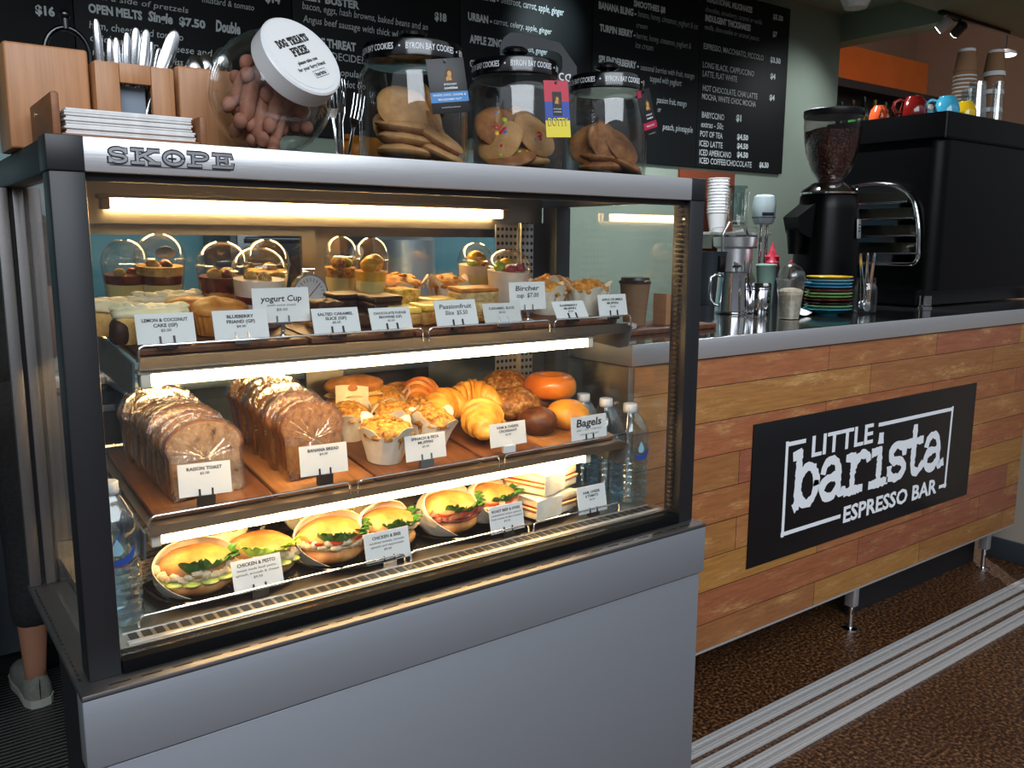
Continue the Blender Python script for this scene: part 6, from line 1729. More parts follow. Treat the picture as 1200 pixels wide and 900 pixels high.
# clear cup of marshmallows with a dome lid
r = thing('plastic_cup', 'milky plastic cup with a dome lid, half full of pale marshmallows', 'cup')
MB().lathe([(0.030, 0.0004), (0.0305, 0.004), (0.0435, 0.122), (0.0425, 0.122), (0.0298, 0.006)], 36, capt=False).build('cup_wall', 'frosted_cup', r)
MB().lathe([(0.0430, 0.1215), (0.0490, 0.1225), (0.0490, 0.1275), (0.0425, 0.1285)], 36, capb=False, capt=False).build('cup_rim', 'frosted_cup', r)
MB().lathe([(0.043 * math.cos(a), 0.1285 + 0.046 * math.sin(a)) for a in [i * PI / 24 for i in range(12)]] + [(0.012, 0.1755), (0.001, 0.1757)], 36, capb=False, capt=False).build('dome_lid', 'frosted_cup', r)
MB().lathe([(0.0292, 0.002), (0.0388, 0.088), (0.030, 0.095), (0.012, 0.099), (0.001, 0.098)], 36, capt=False).build('marshmallow_fill', 'marsh', r)
r2 = on(r, 2.160, 0.470)
# stacked saucers
SC = [('#3fa9bf', 'turquoise'), ('#8fb07a', 'pale green'), ('#1b1a1c', 'black'), ('#6d1f1c', 'dark red'), ('#7aa862', 'green'), ('#8cbc78', 'light green'), ('#742420', 'brick red'), ('#4d9cbd', 'mid blue'), ('#5caac8', 'sky blue'), ('#86b3c0', 'grey blue'), ('#d6ac32', 'yellow')]
z = CZ + 0.0003
for k, (c, nm) in enumerate(SC):
    R = 0.079 - 0.0004 * k
    prof = [(R * 0.42, 0.0), (R * 0.44, 0.0015), (R * 0.50, 0.006), (R * 0.80, 0.0135), (R, 0.0205), (R * 1.005, 0.022), (R * 0.985, 0.0232), (R * 0.80, 0.0175), (R * 0.52, 0.0105), (0.001, 0.0100)]
    o = MB().lathe(prof, 44, capt=False).build('saucer', plain('saucer_' + nm.replace(' ', '_'), c, 0.2, coat=0.3))
    place(o, (2.412 + 0.0015 * math.sin(k * 2.2), 0.50 + 0.0015 * math.cos(k * 1.7), z))
    where = 'bottom' if k == 0 else 'top' if k == 10 else None
    tag(o, '%s saucer %s' % (nm, 'at the bottom of the stack on the worktop' if k == 0 else 'on top of the stack' if k == 10 else 'in the stack, between a %s and a %s one' % (SC[k - 1][1], SC[k + 1][1])), 'saucer', 'stacked coloured saucers')
    z += 0.0107
# glass jar of spoons
r = thing('mason_jar', 'glass jar of spoons and stirrers beside the saucer stack', 'jar')
p = [(0.033, 0.0004), (0.038, 0.004), (0.039, 0.016), (0.039, 0.080), (0.036, 0.094), (0.0315, 0.102), (0.0315, 0.106), (0.0335, 0.108), (0.0335, 0.112), (0.0315, 0.114), (0.0315, 0.122)]
MB().lathe(p, 36, capt=False).lathe([(a - 0.0025, b + (0.004 if b < 0.01 else 0)) for a, b in p], 36, capt=False).build('glass_body', 'jar_glass', r)
MB().lathe([(0.0318, 0.1035), (0.0345, 0.1055), (0.0318, 0.1075)], 36, capb=False, capt=False).build('screw_thread', 'cut_glass', r)
on(r, 2.586, 0.470)
LB = ['teaspoon leaning steeply out of the glass jar towards the saucers', 'tall teaspoon at the saucer side of the glass jar', 'teaspoon in the middle of the glass jar', 'teaspoon beside the wooden stirrers in the glass jar', 'teaspoon leaning out towards the coffee machine', 'second teaspoon leaning towards the coffee machine', 'short teaspoon low in the glass jar', 'teaspoon resting flat against the jar wall']
for k in range(8):
    teaspoon('teaspoon', LB[k], 2.586 + (k - 3.5) * 0.0045, 0.470 + 0.010 * ((k * 2) % 3 - 1), CZ + 0.036 + 0.004 * (k % 3), 0.172 - 0.010 * (k % 3), 0.05 * ((k % 3) - 1), (k - 3.2) * 0.058, group='teaspoons in the glass jar')
for k in range(3):
    o = MB().box(-0.003, 0.003, -0.0008, 0.0008, 0, 0.165, 0.0006).build('wooden_stirrer', plain('birch_stirrer', '#b07a44', 0.7) if k == 0 else bpy.data.materials['birch_stirrer'])
    o.location = (2.590 + 0.006 * k, 0.462 + 0.006 * k, CZ + 0.008); o.rotation_euler = (0.03, 0.04 + 0.05 * k, 0)
    tag(o, ['flat wooden stirrer at the front of the jar', 'flat wooden stirrer behind the front one in the jar', 'flat wooden stirrer leaning most in the jar'][k], 'stirrer', 'wooden stirrers in the glass jar')
o = MB().grid(lambda u, v: ((u - 0.5) * 0.10, (v - 0.5) * 0.06, 0.004 + 0.018 * (u - 0.5) ** 2 * 4 * (0.4 + v)), 10, 4, 0.0006).build('crumpled_napkin', 'paper_white')
tag(on(o, 2.28, 0.525, 0.2), 'white paper napkin lying between the plastic cup and the saucers', 'napkin')

# ---- coffee grinder
r = thing('coffee_grinder', 'black coffee grinder with a clear hopper full of beans', 'grinder')
MB().lathe([(0.110, 0.0), (0.112, 0.006), (0.112, 0.05), (0.104, 0.20), (0.096, 0.36), (0.092, 0.405), (0.086, 0.412)], 44, sq=2.6).build('grinder_body', 'machine_black', r)
MB().lathe([(0.098, 0.4125), (0.100, 0.418), (0.092, 0.428), (0.074, 0.440), (0.060, 0.452), (0.050, 0.454)], 40).cyl((0.078, -0.045, 0.43), (0.082, -0.052, 0.434), 0.010).build('hopper_collar', 'chrome', r)
hp = [(0.040, 0.4545), (0.045, 0.464), (0.066, 0.492), (0.084, 0.535), (0.0945, 0.590), (0.0995, 0.645), (0.1005, 0.690), (0.0985, 0.690), (0.097, 0.645), (0.092, 0.591), (0.0815, 0.537), (0.0635, 0.4945), (0.0425, 0.4665)]
MB().lathe(hp, 44, capt=False, capb=False).build('hopper', clear('smoky_hopper_plastic', (0.86, 0.84, 0.84), 1.49, 0.03), r)
MB().lathe([(0.1015, 0.680), (0.103, 0.682), (0.103, 0.702), (0.098, 0.706), (0.001, 0.706)], 44, capb=True, capt=False).build('hopper_lid', 'black_plastic', r)
MB().add([(-0.06, -0.05, 0.40), (-0.06, 0.05, 0.40), (-0.155, 0.045, 0.33), (-0.155, -0.045, 0.33), (-0.06, -0.05, 0.24), (-0.06, 0.05, 0.24), (-0.140, 0.045, 0.275), (-0.140, -0.045, 0.275)],
         [(0, 1, 2, 3), (7, 6, 5, 4), (0, 3, 7, 4), (1, 5, 6, 2), (3, 2, 6, 7), (0, 4, 5, 1)]).cyl((-0.128, 0, 0.20), (-0.128, 0, 0.285), 0.024, 0.034).build('dosing_chute', 'machine_black', r)
b = MB().box(-0.021, 0.021, -0.002, 0.002, -0.034, 0.034, 0.0015)
bmesh.ops.transform(b.bm, matrix=T(0.068, -0.0880, 0.290) @ RZ(0.645) @ RX(-0.045), verts=b.bm.verts)
pl_ = b.build('maker_plate', 'steel_h', r); pl_['label'] = 'small silver maker plate'
m = MB()
for k in range(3): m.box(-0.013, 0.013, -0.0026, -0.0021, -0.010 + 0.011 * k, -0.006 + 0.011 * k)
m.strokes([[(0.004, .026), (0.010, .026), (0.010, .032)]], 0.002, T(0, -0.0022, 0))
bmesh.ops.transform(m.bm, matrix=T(0.068, -0.0880, 0.290) @ RZ(0.645) @ RX(-0.045), verts=m.bm.verts)
m.build('plate_marks', 'ink', r, smooth=False)
on(r, 2.620, 0.66, -0.35)
o = MB().lathe([(0.037, 0.456), (0.0415, 0.468), (0.0625, 0.4955), (0.0805, 0.538), (0.0910, 0.592), (0.0945, 0.630), (0.060, 0.642), (0.02, 0.644), (0.001, 0.646)], 40, capt=False).build('coffee_beans', 'beans')
tag(on(o, 2.620, 0.66), 'roasted coffee beans filling the clear grinder hopper', 'coffee beans', kind='stuff')

# ---- espresso machine
em = thing('espresso_machine', 'big black espresso machine with a chrome louvred side panel', 'coffee machine', (3.28, 0.66, CZ))
def rrect(x0, x1, y0, y1, r_, n=8):
    pts = []
    for cx, cy, a0 in ((x1 - r_, y1 - r_, 0), (x0 + r_, y1 - r_, 90), (x0 + r_, y0 + r_, 180), (x1 - r_, y0 + r_, 270)):
        for i in range(n + 1):
            a = math.radians(a0 + 90 * i / n); pts.append((cx + r_ * math.cos(a), cy + r_ * math.sin(a)))
    return pts
cp(MB().plate(rrect(2.965, 3.98, 0.435, 0.90, 0.055, 10), 0.548, T(0, 0, 1.1435)), 'machine_body', 'machine_black', parent=em, angle=0.5)
sl = MB().plate(rrect(2.948, 4.00, 0.420, 0.915, 0.012, 4), 0.092, T(0, 0, 1.692))
bmesh.ops.bevel(sl.bm, geom=[e for e in sl.bm.edges if abs(e.verts[0].co.z - e.verts[1].co.z) < 1e-6], offset=0.004, segments=2, affect='EDGES')
cp(sl, 'cup_tray', 'machine_black', parent=em, angle=0.5)
cp(MB().plate(rrect(3.03, 3.95, 0.51, 0.87, 0.03, 6), 0.061, T(0, 0, 1.0825)), 'machine_base', 'black_plastic', parent=em)
for x, y in ((3.0, 0.475), (3.93, 0.475), (3.0, 0.86), (3.93, 0.86)):
    cp(MB().lathe([(0.026, CZ + 0.0003), (0.026, CZ + 0.006), (0.022, CZ + 0.010), (0.022, CZ + 0.0465)], 24, T(x, y, 0)), 'machine_foot', 'chrome', parent=em)
# louvred side panel in the plane of the machine's end
def wing_outline(k=1.0):
    cy, cz = 0.655, 1.395
    pts = [(0.490, 1.30), (0.488, 1.27), (0.498, 1.248), (0.525, 1.240), (0.70, 1.240), (0.80, 1.250), (0.835, 1.270), (0.845, 1.33), (0.845, 1.48), (0.835, 1.515), (0.81, 1.530), (0.70, 1.540), (0.62, 1.535), (0.565, 1.515), (0.525, 1.475), (0.505, 1.42), (0.494, 1.36)]
    return [(cy + (y - cy) * k, cz + (z - cz) * k) for y, z in pts]
pl = wing_outline(1.0)
n = len(pl)
m = MB().add([(2.952, y, z) for y, z in pl] + [(2.9645, y, z) for y, z in pl], [tuple(range(n)), tuple(range(2 * n - 1, n - 1, -1))] + [(i, i + n, (i + 1) % n + n, (i + 1) % n) for i in range(n)])
w_ = cp(m, 'side_panel', plain('dark_mirror', (0.10, 0.10, 0.11), 0.06, 1.0), 'dark mirror side panel with chrome louvres', parent=em, smooth=False)
fine = []
for i in range(n):
    p0, p1, p2, p3 = (Vector(pl[(i + d) % n]) for d in (-1, 0, 1, 2))
    for t in (0, .25, .5, .75):
        fine.append(0.5 * ((2 * p1) + (p2 - p0) * t + (2 * p0 - 5 * p1 + 4 * p2 - p3) * t * t + (-p0 + 3 * p1 - 3 * p2 + p3) * t ** 3))
cp(MB().tube([(2.948, p.x, p.y) for p in fine], 0.008, 10, closed=True), 'chrome_frame', 'chrome', parent=w_)
for zz, ya, yb in ((1.300, 0.495, 0.84), (1.365, 0.500, 0.84), (1.430, 0.512, 0.84), (1.490, 0.540, 0.835)):
    m = MB().add([(2.952, ya, zz - 0.022), (2.952, yb, zz - 0.022), (2.952, yb, zz + 0.020), (2.952, ya, zz + 0.020), (2.938, ya, zz - 0.020), (2.938, yb, zz - 0.020)], [(0, 1, 5, 4), (4, 5, 2, 3), (0, 4, 3), (1, 2, 5), (0, 3, 2, 1)])
    m.tube([(2.936, ya, zz - 0.022), (2.936, (ya + yb) / 2, zz - 0.022), (2.936, yb, zz - 0.022)], 0.0035, 8)
    cp(m, 'louvre', 'chrome', parent=w_, angle=0.3)
# cups and glasses on top of the machine
MZ = 1.7843
def espresso_cup(label, c, x, y, rz, s=1.0, tip=0.0, z=MZ):
    r = thing('espresso_cup', label, 'cup', group='coloured cups on the coffee machine')
    mat = plain('glaze_' + c.strip('#'), c, 0.15, coat=0.4)
    # upside down
    MB().lathe([(0.0405 * s, 0.0), (0.041 * s, 0.002), (0.040 * s, 0.022 * s), (0.034 * s, 0.045 * s), (0.024 * s, 0.057 * s), (0.0235 * s, 0.061 * s), (0.020 * s, 0.061 * s), (0.019 * s, 0.058 * s), (0.001, 0.0575 * s)], 36, capt=False).build('cup_bowl', mat, r)
    MB().tube([(-0.038 * s, 0, 0.012 * s), (-0.055 * s, 0, 0.012 * s), (-0.064 * s, 0, 0.026 * s), (-0.060 * s, 0, 0.043 * s), (-0.046 * s, 0, 0.050 * s), (-0.032 * s, 0, 0.046 * s)], 0.0055 * s, 10).build('cup_handle', mat, r)
    r.location = (x, y, z); r.rotation_euler = (0, tip, rz)
espresso_cup('sky blue cup upside down with its loop handle showing', '#3fa4c4', 3.085, 0.500, -0.75, 1.15)
espresso_cup('yellow cup upside down beside the sky blue one', '#e0b81c', 3.195, 0.486, -0.9, 1.0)
espresso_cup('dark red glossy cup beside the sky blue one', '#6e1512', 3.010, 0.585, -0.6, 1.2)
espresso_cup('small orange cup at the machine corner by the hopper', '#c4502a', 2.960 + 0.045, 0.72, 0.6, 0.9)
espresso_cup('green cup behind the orange one, at the back of the machine', '#3f8a3a', 2.960 + 0.05, 0.815, 0.5, 0.85)
espresso_cup('cream white cup between the dark red and sky blue cups', '#cfc9b8', 3.16, 0.62, 0.5, 1.0)
def tumbler(label, x, y, z, h=0.145, r_=0.040):
    p = [(r_, 0.0), (r_ * 0.98, 0.02), (r_ * 0.84, h * 0.6), (r_ * 0.78, h)]
    o = MB().lathe(p, 14, capb=False, capt=True).lathe([(a - 0.0025, b) for a, b in p[:-1]] + [(p[-1][0] - 0.0025, h - 0.008)], 14, capb=False, capt=True).build('drinking_glass', 'cut_glass', angle=0.2)
    tag(place(o, (x, y, z)), label, 'glass', 'upturned glasses on the coffee machine')
tumbler('upturned glass beside the yellow cup, under the paper cups', 3.305, 0.500, MZ)
tumbler('narrow upturned glass next to the wide one on the machine', 3.415, 0.475, MZ, 0.155, 0.024)
tumbler('upturned glass behind the wide one on the machine', 3.40, 0.58, MZ, 0.14, 0.034)
def paper_cups(x, y, z, names, inv=True, sleeve=True, s=1.0, pitch=0.055):
    for k, lab in enumerate(names):
        r = thing('paper_cup', lab, 'paper cup', group='paper cups on the coffee machine')
        MB().lathe([(0.0445 * s, 0), (0.0460 * s, 0.002), (0.0445 * s, 0.0045), (0.031 * s, 0.108 * s), (0.030 * s, 0.110 * s)], 36).build('cup_wall', 'white_plastic', r)
        MB().lathe([(0.0438 * s, 0.020 * s), (0.0445 * s, 0.021 * s), (0.0342 * s, 0.098 * s), (0.0335 * s, 0.098 * s)], 36).build('cup_sleeve', 'kraft', r)
        r.location = (x, y, z + k * pitch)
paper_cups(3.480, 0.640, MZ, ['brown paper cup showing only its rim, low in the stack behind the wide glass'] * 13 + ['topmost brown paper cup of the stack behind the wide glass'], s=1.0, pitch=0.0155)
paper_cups(3.640, 0.600, MZ, ['lowest brown paper cup of the stack near the pendant lamp', 'second brown paper cup up in the stack near the pendant lamp', 'third brown paper cup up in the stack near the pendant lamp', 'topmost brown paper cup of the stack near the pendant lamp'], s=0.95, pitch=0.072)

# ---- back of the counter
r = thing('juice_extractor', 'steel juice extractor with a clear feed tube at the back of the counter', 'juicer')
MB().lathe([(0.075, 0), (0.078, 0.01), (0.072, 0.04), (0.070, 0.215), (0.086, 0.225), (0.090, 0.262)], 40).build('motor_base', 'steel_h', r)
MB().lathe([(0.094, 0.2625), (0.096, 0.268), (0.096, 0.288), (0.090, 0.300), (0.050, 0.306)], 40).build('juicer_cover', 'clear_plastic', r)
MB().lathe([(0.048, 0.3065), (0.046, 0.310), (0.046, 0.435), (0.050, 0.440), (0.047, 0.440), (0.043, 0.433), (0.043, 0.310)], 36, capt=False).build('feed_tube', 'clear_plastic', r)
MB().lathe([(0.030, 0.330), (0.030, 0.452), (0.040, 0.456), (0.038, 0.464)], 28).build('pusher', clear('smoky_pusher_plastic', (0.60, 0.70, 0.72), 1.49, 0.05), r)
MB().tube([(-0.098, 0, 0.06), (-0.108, 0, 0.27), (-0.06, 0, 0.318), (0.06, 0, 0.318), (0.108, 0, 0.27), (0.098, 0, 0.06)], 0.006, 8).build('locking_arm', 'steel_dark', r)
MB().box(-0.075, 0.075, -0.078, -0.066, 0.02, 0.07, 0.004).build('control_plate', 'black_plastic', r)
on(r, 2.655, 1.10, 0.2)
r = thing('pulp_bin', 'dark plastic bin beside the juice extractor', 'bin')
MB().lathe([(0.055, 0), (0.062, 0.20), (0.066, 0.205), (0.060, 0.205), (0.053, 0.006)], 28, sq=4, capt=False).lathe([(0.05, 0.006), (0.052, 0.15)], 28, sq=4).build('bin_wall', 'grey_coat', r)
MB().box(-0.02, 0.02, -0.072, -0.060, 0.12, 0.19, 0.004).build('bin_handle', 'black_plastic', r)
on(r, 2.468, 1.08, 0.1)
r = thing('stick_blender', 'stick blender with a pale blue-grey head standing on its steel shaft', 'blender')
MB().lathe([(0.030, 0.315), (0.038, 0.322), (0.044, 0.345), (0.045, 0.395), (0.040, 0.428), (0.030, 0.436)], 36, sq=2.6).build('motor_head', plain('pale_blue_grey_plastic', '#a9bcc0', 0.35), r)
MB().box(-0.026, 0.026, -0.0445, -0.0415, 0.350, 0.364, 0.001).build('head_badge', 'black_plastic', r)
MB().lathe([(0.042, 0.3405), (0.0455, 0.342), (0.0455, 0.3455), (0.043, 0.3465)], 36, sq=2.6).build('head_seam', 'grey_coat', r)
MB().cyl((-0.012, 0, 0.03), (-0.012, 0, 0.316), 0.0085).cyl((0.014, 0, 0.03), (0.014, 0, 0.316), 0.0085).lathe([(0.034, 0.0), (0.036, 0.004), (0.030, 0.028), (0.014, 0.04)], 28).build('shaft', 'chrome', r)
on(r, 2.829, 1.10, -0.5)
def sauce_bottle(label, x, y, body, s=1.0):
    r = thing('sauce_bottle', label, 'bottle', group='red topped sauce bottles')
    MB().lathe([(0.030 * s, 0), (0.032 * s, 0.004), (0.032 * s, 0.145 * s), (0.027 * s, 0.165 * s)], 28).build('bottle_body', body, r)
    MB().lathe([(0.0285 * s, 0.1655 * s), (0.0285 * s, 0.185 * s), (0.014 * s, 0.198 * s), (0.004 * s, 0.238 * s), (0.003 * s, 0.240 * s)], 28).build('red_nozzle', 'tag_red', r)
    on(r, x, y)
M['sauce_dark'] = plain('dark_sauce_bottle', '#2c1511', 0.3)
sauce_bottle('dark sauce bottle with a bright red nozzle in front of the blender', 2.765, 1.00, 'sauce_dark')
sauce_bottle('dark sauce bottle with a red nozzle tucked behind the grinder', 2.745, 0.87, 'sauce_dark', 0.9)
sauce_bottle('grey bodied sauce bottle with a red nozzle beside the grinder chute', 2.700, 0.95, 'grey_plate', 0.88)
r = thing('plastic_tumbler', 'pale green plastic tumbler behind the marshmallow cup', 'cup')
MB().lathe([(0.028, 0), (0.037, 0.150), (0.039, 0.153), (0.035, 0.153), (0.027, 0.006)], 30, capt=False).lathe([(0.026, 0.005), (0.026, 0.0058)], 24).build('tumbler_wall', plain('pale_green_plastic', '#8fae9f', 0.35), r)
MB().lathe([(0.0385, 0.1535), (0.040, 0.155), (0.038, 0.160), (0.030, 0.161)], 30).build('tumbler_rim', plain('pale_green_rim', '#a5c0b2', 0.35), r)
on(r, 2.560, 0.87)
# stack of takeaway cup lids on a steel wall shelf
ws = thing('wall_shelf', 'small steel wall shelf below the coffee menu board', 'shelf', (3.15, 1.58, 1.36))
cp(MB().box(2.93, 3.38, 1.47, 1.684, 1.352, 1.366, 0.002), 'shelf_plate', 'steel_h', parent=ws)
for x in (2.98, 3.31): cp(MB().box(x, x + 0.01, 1.50, 1.684, 1.29, 1.3515), 'shelf_bracket', 'steel_dark', parent=ws)
cup0 = MB().lathe([(0.034, 0.0), (0.0345, 0.003), (0.049, 0.088), (0.052, 0.090), (0.052, 0.094), (0.0475, 0.094), (0.033, 0.005), (0.001, 0.005)], 30, capt=False).build('takeaway_cup', 'white_plastic')
for k in range(12):
    o = cup0 if k == 0 else cup0.copy()
    if k: COL.objects.link(o)
    place(o, (3.080 + 0.001 * math.sin(k * 3), 1.560, 1.3665 + k * 0.0142))
    tag(o, 'white takeaway cup nested in the tall stack on the wall shelf', 'paper cup', 'nested takeaway cups on the wall shelf')
# end of the counter, seen through the cabinet
o = MB().box(-0.19, 0.19, -0.085, 0.085, 0, 0.014, 0.003).build('timber_tray', 'wood_board')
tag(on(o, 1.535, 0.475, 0.05), 'flat timber tray at the cabinet end of the counter', 'tray')
r = thing('takeaway_cup', 'brown takeaway cup with a black lid on the timber tray', 'paper cup')
MB().lathe([(0.030, 0.0), (0.041, 0.112), (0.042, 0.114)], 32).build('cup_wall', 'kraft', r)
MB().lathe([(0.044, 0.1142), (0.0445, 0.120), (0.040, 0.123), (0.038, 0.130), (0.001, 0.130)], 32, capt=False).build('cup_lid', 'black_plastic', r)
on(r, 1.492, 0.490, 0, CZ + 0.0142)
o = MB().lathe([(0.048, 0), (0.050, 0.003), (0.050, 0.010), (0.047, 0.012), (0.001, 0.012)], 30, capt=False).build('white_coaster', 'white_plastic')
tag(on(o, 1.398, 0.455, 0, CZ + 0.0142), 'round white coaster beside the brown takeaway cup', 'coaster')
r = thing('brochure_holder', 'timber and clear acrylic card holder on the timber tray', 'card holder')
MB().add([(-0.045, -0.02, 0), (0.02, -0.02, 0), (0.0, -0.02, 0.078), (-0.045, -0.02, 0.085), (-0.045, 0.025, 0), (0.02, 0.025, 0), (0.0, 0.025, 0.078), (-0.045, 0.025, 0.085)], [(0, 1, 2, 3), (7, 6, 5, 4), (0, 4, 5, 1), (1, 5, 6, 2), (2, 6, 7, 3), (3, 7, 4, 0)]).build('timber_block', 'wood_caddy', r)
MB().box(0.022, 0.026, -0.022, 0.027, 0, 0.070, 0.001, M4=RY(-0.25)).box(0.02, 0.060, -0.022, 0.027, 0, 0.004, 0.001).box(0.056, 0.060, -0.022, 0.027, 0.004, 0.036, 0.001).build('acrylic_sleeve', 'acrylic', r)
on(r, 1.612, 0.470, 0.1, CZ + 0.0142)

# ================================================================== BEYOND THE BAR
struct('trim_6', MB().box(4.2, 4.34, 1.10, 1.86, 2.402, 2.56), 'sage')
struct('trim_7', MB().box(3.4, 9.5, -0.6, 1.10, 2.42, 2.56), 'sage')
r = thing('bottle_shelf', 'dark shelf unit with bottles below the orange wall', 'shelf', (6.0, 2.9, 0))
cp(MB().box(4.62, 7.45, 2.96, 2.995, 0, 2.56), 'shelf_back', plain('dark_brown_board', '#1c130d', 0.5), parent=r)
cp(MB().box(4.62, 7.45, 2.80, 2.9595, 2.50, 2.56).box(4.62, 7.45, 2.80, 2.9595, 2.16, 2.20), 'shelf_board', plain('dark_shelf_board', '#2a1a10', 0.5), parent=r)
q = random.Random(4)
for k in range(12):
    x = 5.42 + k * 0.155
    h = 0.20 + 0.08 * q.random()
    o = MB().lathe([(0.045, 0), (0.047, 0.01), (0.047, h * 0.6), (0.016, h * 0.8), (0.015, h)], 18).build('spirit_bottle', plain('bottle_glass_%d' % (k % 4), ['#2c3d1c', '#5a2c10', '#20221c', '#7a6a2a'][k % 4], 0.2) if 'bottle_glass_%d' % (k % 4) not in bpy.data.materials else bpy.data.materials['bottle_glass_%d' % (k % 4)])
    place(o, (x, 2.88, 2.2003)); tag(o, 'dim %s bottle standing on the dark shelf below the orange wall' % ['green', 'brown', 'black', 'ochre'][k % 4], 'bottle', '%s bottles on the dark shelf' % ['green', 'brown', 'black', 'ochre'][k % 4])
# track spotlights on the edge of the lowered ceiling
lens = plain('lamp_lens', (1, 1, 1), 0.3, emit=(0.95, 0.98, 1.0), emit_s=9)
tr = thing('spotlight_track', 'black ceiling track with two spotlight heads above the coffee machine', 'track light', (4.3, 1.08, 2.40))
cp(MB().box(4.05, 4.75, 1.060, 1.085, 2.403, 2.4195, 0.002), 'track_rail', 'black_plastic', parent=tr)
spot('track_spotlight', (4.04, 1.13, 2.33), (3.75, 1.75, 1.7), 16, 1.6, (0.95, 0.98, 1.0), 1.0)
for x, t_ in ((4.10, 0.35), (4.24, -0.3)):
    b = MB().cyl((x, 1.072, 2.375), (x, 1.072, 2.403), 0.008)
    h = b.lathe([(0.022, -0.035), (0.025, -0.03), (0.025, 0.025), (0.016, 0.035)], 24, T(x, 1.072, 2.36) @ RY(t_) @ RX(0.9))
    hh = cp(h, 'spotlight_head', 'black_plastic' if t_ < 0 else 'white_plastic', parent=tr)
    cp(MB().lathe([(0.020, -0.0375), (0.020, -0.0355)], 24, T(x, 1.072, 2.36) @ RY(t_) @ RX(0.9)), 'lamp_lens', lens, parent=hh)
pd = thing('pendant_lamp', 'small bright pendant lamp on a thin cord in the back room', 'pendant lamp', (6.74, 2.0, 2.71))
cp(MB().cyl((6.74, 2.0, 2.74), (6.74, 2.0, 4.40), 0.006, seg=8), 'pendant_cord', 'black_plastic', parent=pd)
cp(MB().lathe([(0.075, 2.700), (0.080, 2.705), (0.070, 2.720), (0.02, 2.742)], 28, T(6.74, 2.0, 0)), 'pendant_shade', 'white_plastic', parent=pd)
cp(MB().lathe([(0.068, 2.694), (0.068, 2.6995)], 28, T(6.74, 2.0, 0)), 'pendant_bulb', lens, parent=pd)
sh_ = thing('ceiling_shade', 'pale paper lamp shade hanging from the ceiling beside the menu board', 'lamp shade', (3.235, 1.0, 2.30))
cp(MB().lathe([(0.025, 2.282), (0.045, 2.287), (0.065, 2.33), (0.055, 2.40), (0.02, 2.43)], 28, T(3.235, 1.0, 0)), 'paper_shade', 'paper_white', parent=sh_)
cp(MB().cyl((3.235, 1.0, 2.43), (3.235, 1.0, 2.539), 0.008), 'shade_stem', 'white_plastic', parent=sh_)
# dark under-bench fridge and bench behind the cabinet
bf = thing('service_bench', 'steel bench with dark fridge doors against the back wall', 'bench', (0.0, 1.68, 0))
cp(MB().box(-2.2, 1.85, 1.675, 1.684, 0, 0.9), 'bench_back', 'black_coat', parent=bf)
cp(MB().box(-2.2, 0.359, 1.59, 1.682, 0.885, 0.92, 0.003), 'bench_top', 'steel_h', parent=bf)
cp(MB().box(0.36, 1.85, 1.34, 1.682, 0.885, 0.92, 0.003), 'bench_top', 'steel_h', parent=bf)
cp(MB().box(0.38, 1.83, 1.37, 1.59, 0.05, 0.884, 0.003), 'bench_carcass', 'grey_coat', parent=bf)
for k in range(5):
    x = -2.15 + k * 0.66
    d_ = cp(MB().box(x, x + 0.64, 1.60, 1.67, 0.10, 0.86, 0.004), 'fridge_door', 'grey_coat', parent=bf)
    cp(MB().box(x + 0.02, x + 0.62, 1.592, 1.600, 0.80, 0.82, 0.002), 'door_handle', 'steel_h', parent=d_)
BZ = 0.9203
r = thing('bench_oven', 'dark bench oven seen through the rear glass of the cabinet', 'oven')
MB().box(-0.24, 0.24, -0.13, 0.13, 0.015, 0.46, 0.008).build('oven_case', 'black_coat', r)
MB().box(-0.22, 0.10, -0.138, -0.1305, 0.05, 0.42, 0.004).build('oven_door', 'black_gloss', r)
MB().cyl((-0.20, -0.155, 0.40), (0.08, -0.155, 0.40), 0.007).box(-0.195, -0.185, -0.155, -0.1385, 0.394, 0.406).box(0.065, 0.075, -0.155, -0.1385, 0.394, 0.406).build('door_handle', 'chrome', r)
for k in range(3): MB().cyl((0.17, -0.150, 0.12 + 0.12 * k), (0.17, -0.1305, 0.12 + 0.12 * k), 0.022).build('control_knob', 'steel_h', r)
for x in (-0.2, 0.2):
    for y in (-0.1, 0.1): MB().cyl((x, y, 0), (x, y, 0.0148), 0.015).build('oven_foot', 'black_plastic', r)
place(r, (0.93, 1.52, BZ))
r = thing('hot_water_urn', 'tall steel hot water urn seen through the rear glass beside the oven', 'urn')
MB().lathe([(0.105, 0), (0.11, 0.02), (0.108, 0.40), (0.09, 0.42), (0.04, 0.44), (0.001, 0.442)], 36, capt=False).build('urn_body', 'steel_h', r)
MB().cyl((0, -0.108, 0.06), (0, -0.15, 0.06), 0.012).cyl((0, -0.15, 0.04), (0, -0.15, 0.085), 0.010).build('tap', 'black_plastic', r)
MB().tube([(-0.03, 0, 0.44), (-0.03, 0, 0.46), (0.03, 0, 0.46), (0.03, 0, 0.44)], 0.006, 8).build('lid_handle', 'black_plastic', r)
place(r, (1.36, 1.52, BZ))
r = thing('paper_roll', 'big pale blue paper roll standing behind the dessert tubs, beyond the rear glass', 'paper roll')
MB().lathe([(0.095, 0), (0.098, 0.003), (0.098, 0.297), (0.095, 0.30), (0.025, 0.30), (0.025, 0.29)], 36).build('rolled_paper', plain('pale_blue_paper', (0.42, 0.66, 0.72), 0.8), r)
MB().lathe([(0.0245, 0.302), (0.0235, 0.302), (0.021, 0.20)], 24).build('cardboard_core', 'kraft', r)
place(r, (0.475, 1.47, BZ))
r = thing('storage_tub', 'white lidded storage tub stacked beside the pale blue paper roll', 'tub')
MB().box(-0.07, 0.07, -0.06, 0.06, 0, 0.20, 0.012).build('tub_body', 'frosted_cup', r)
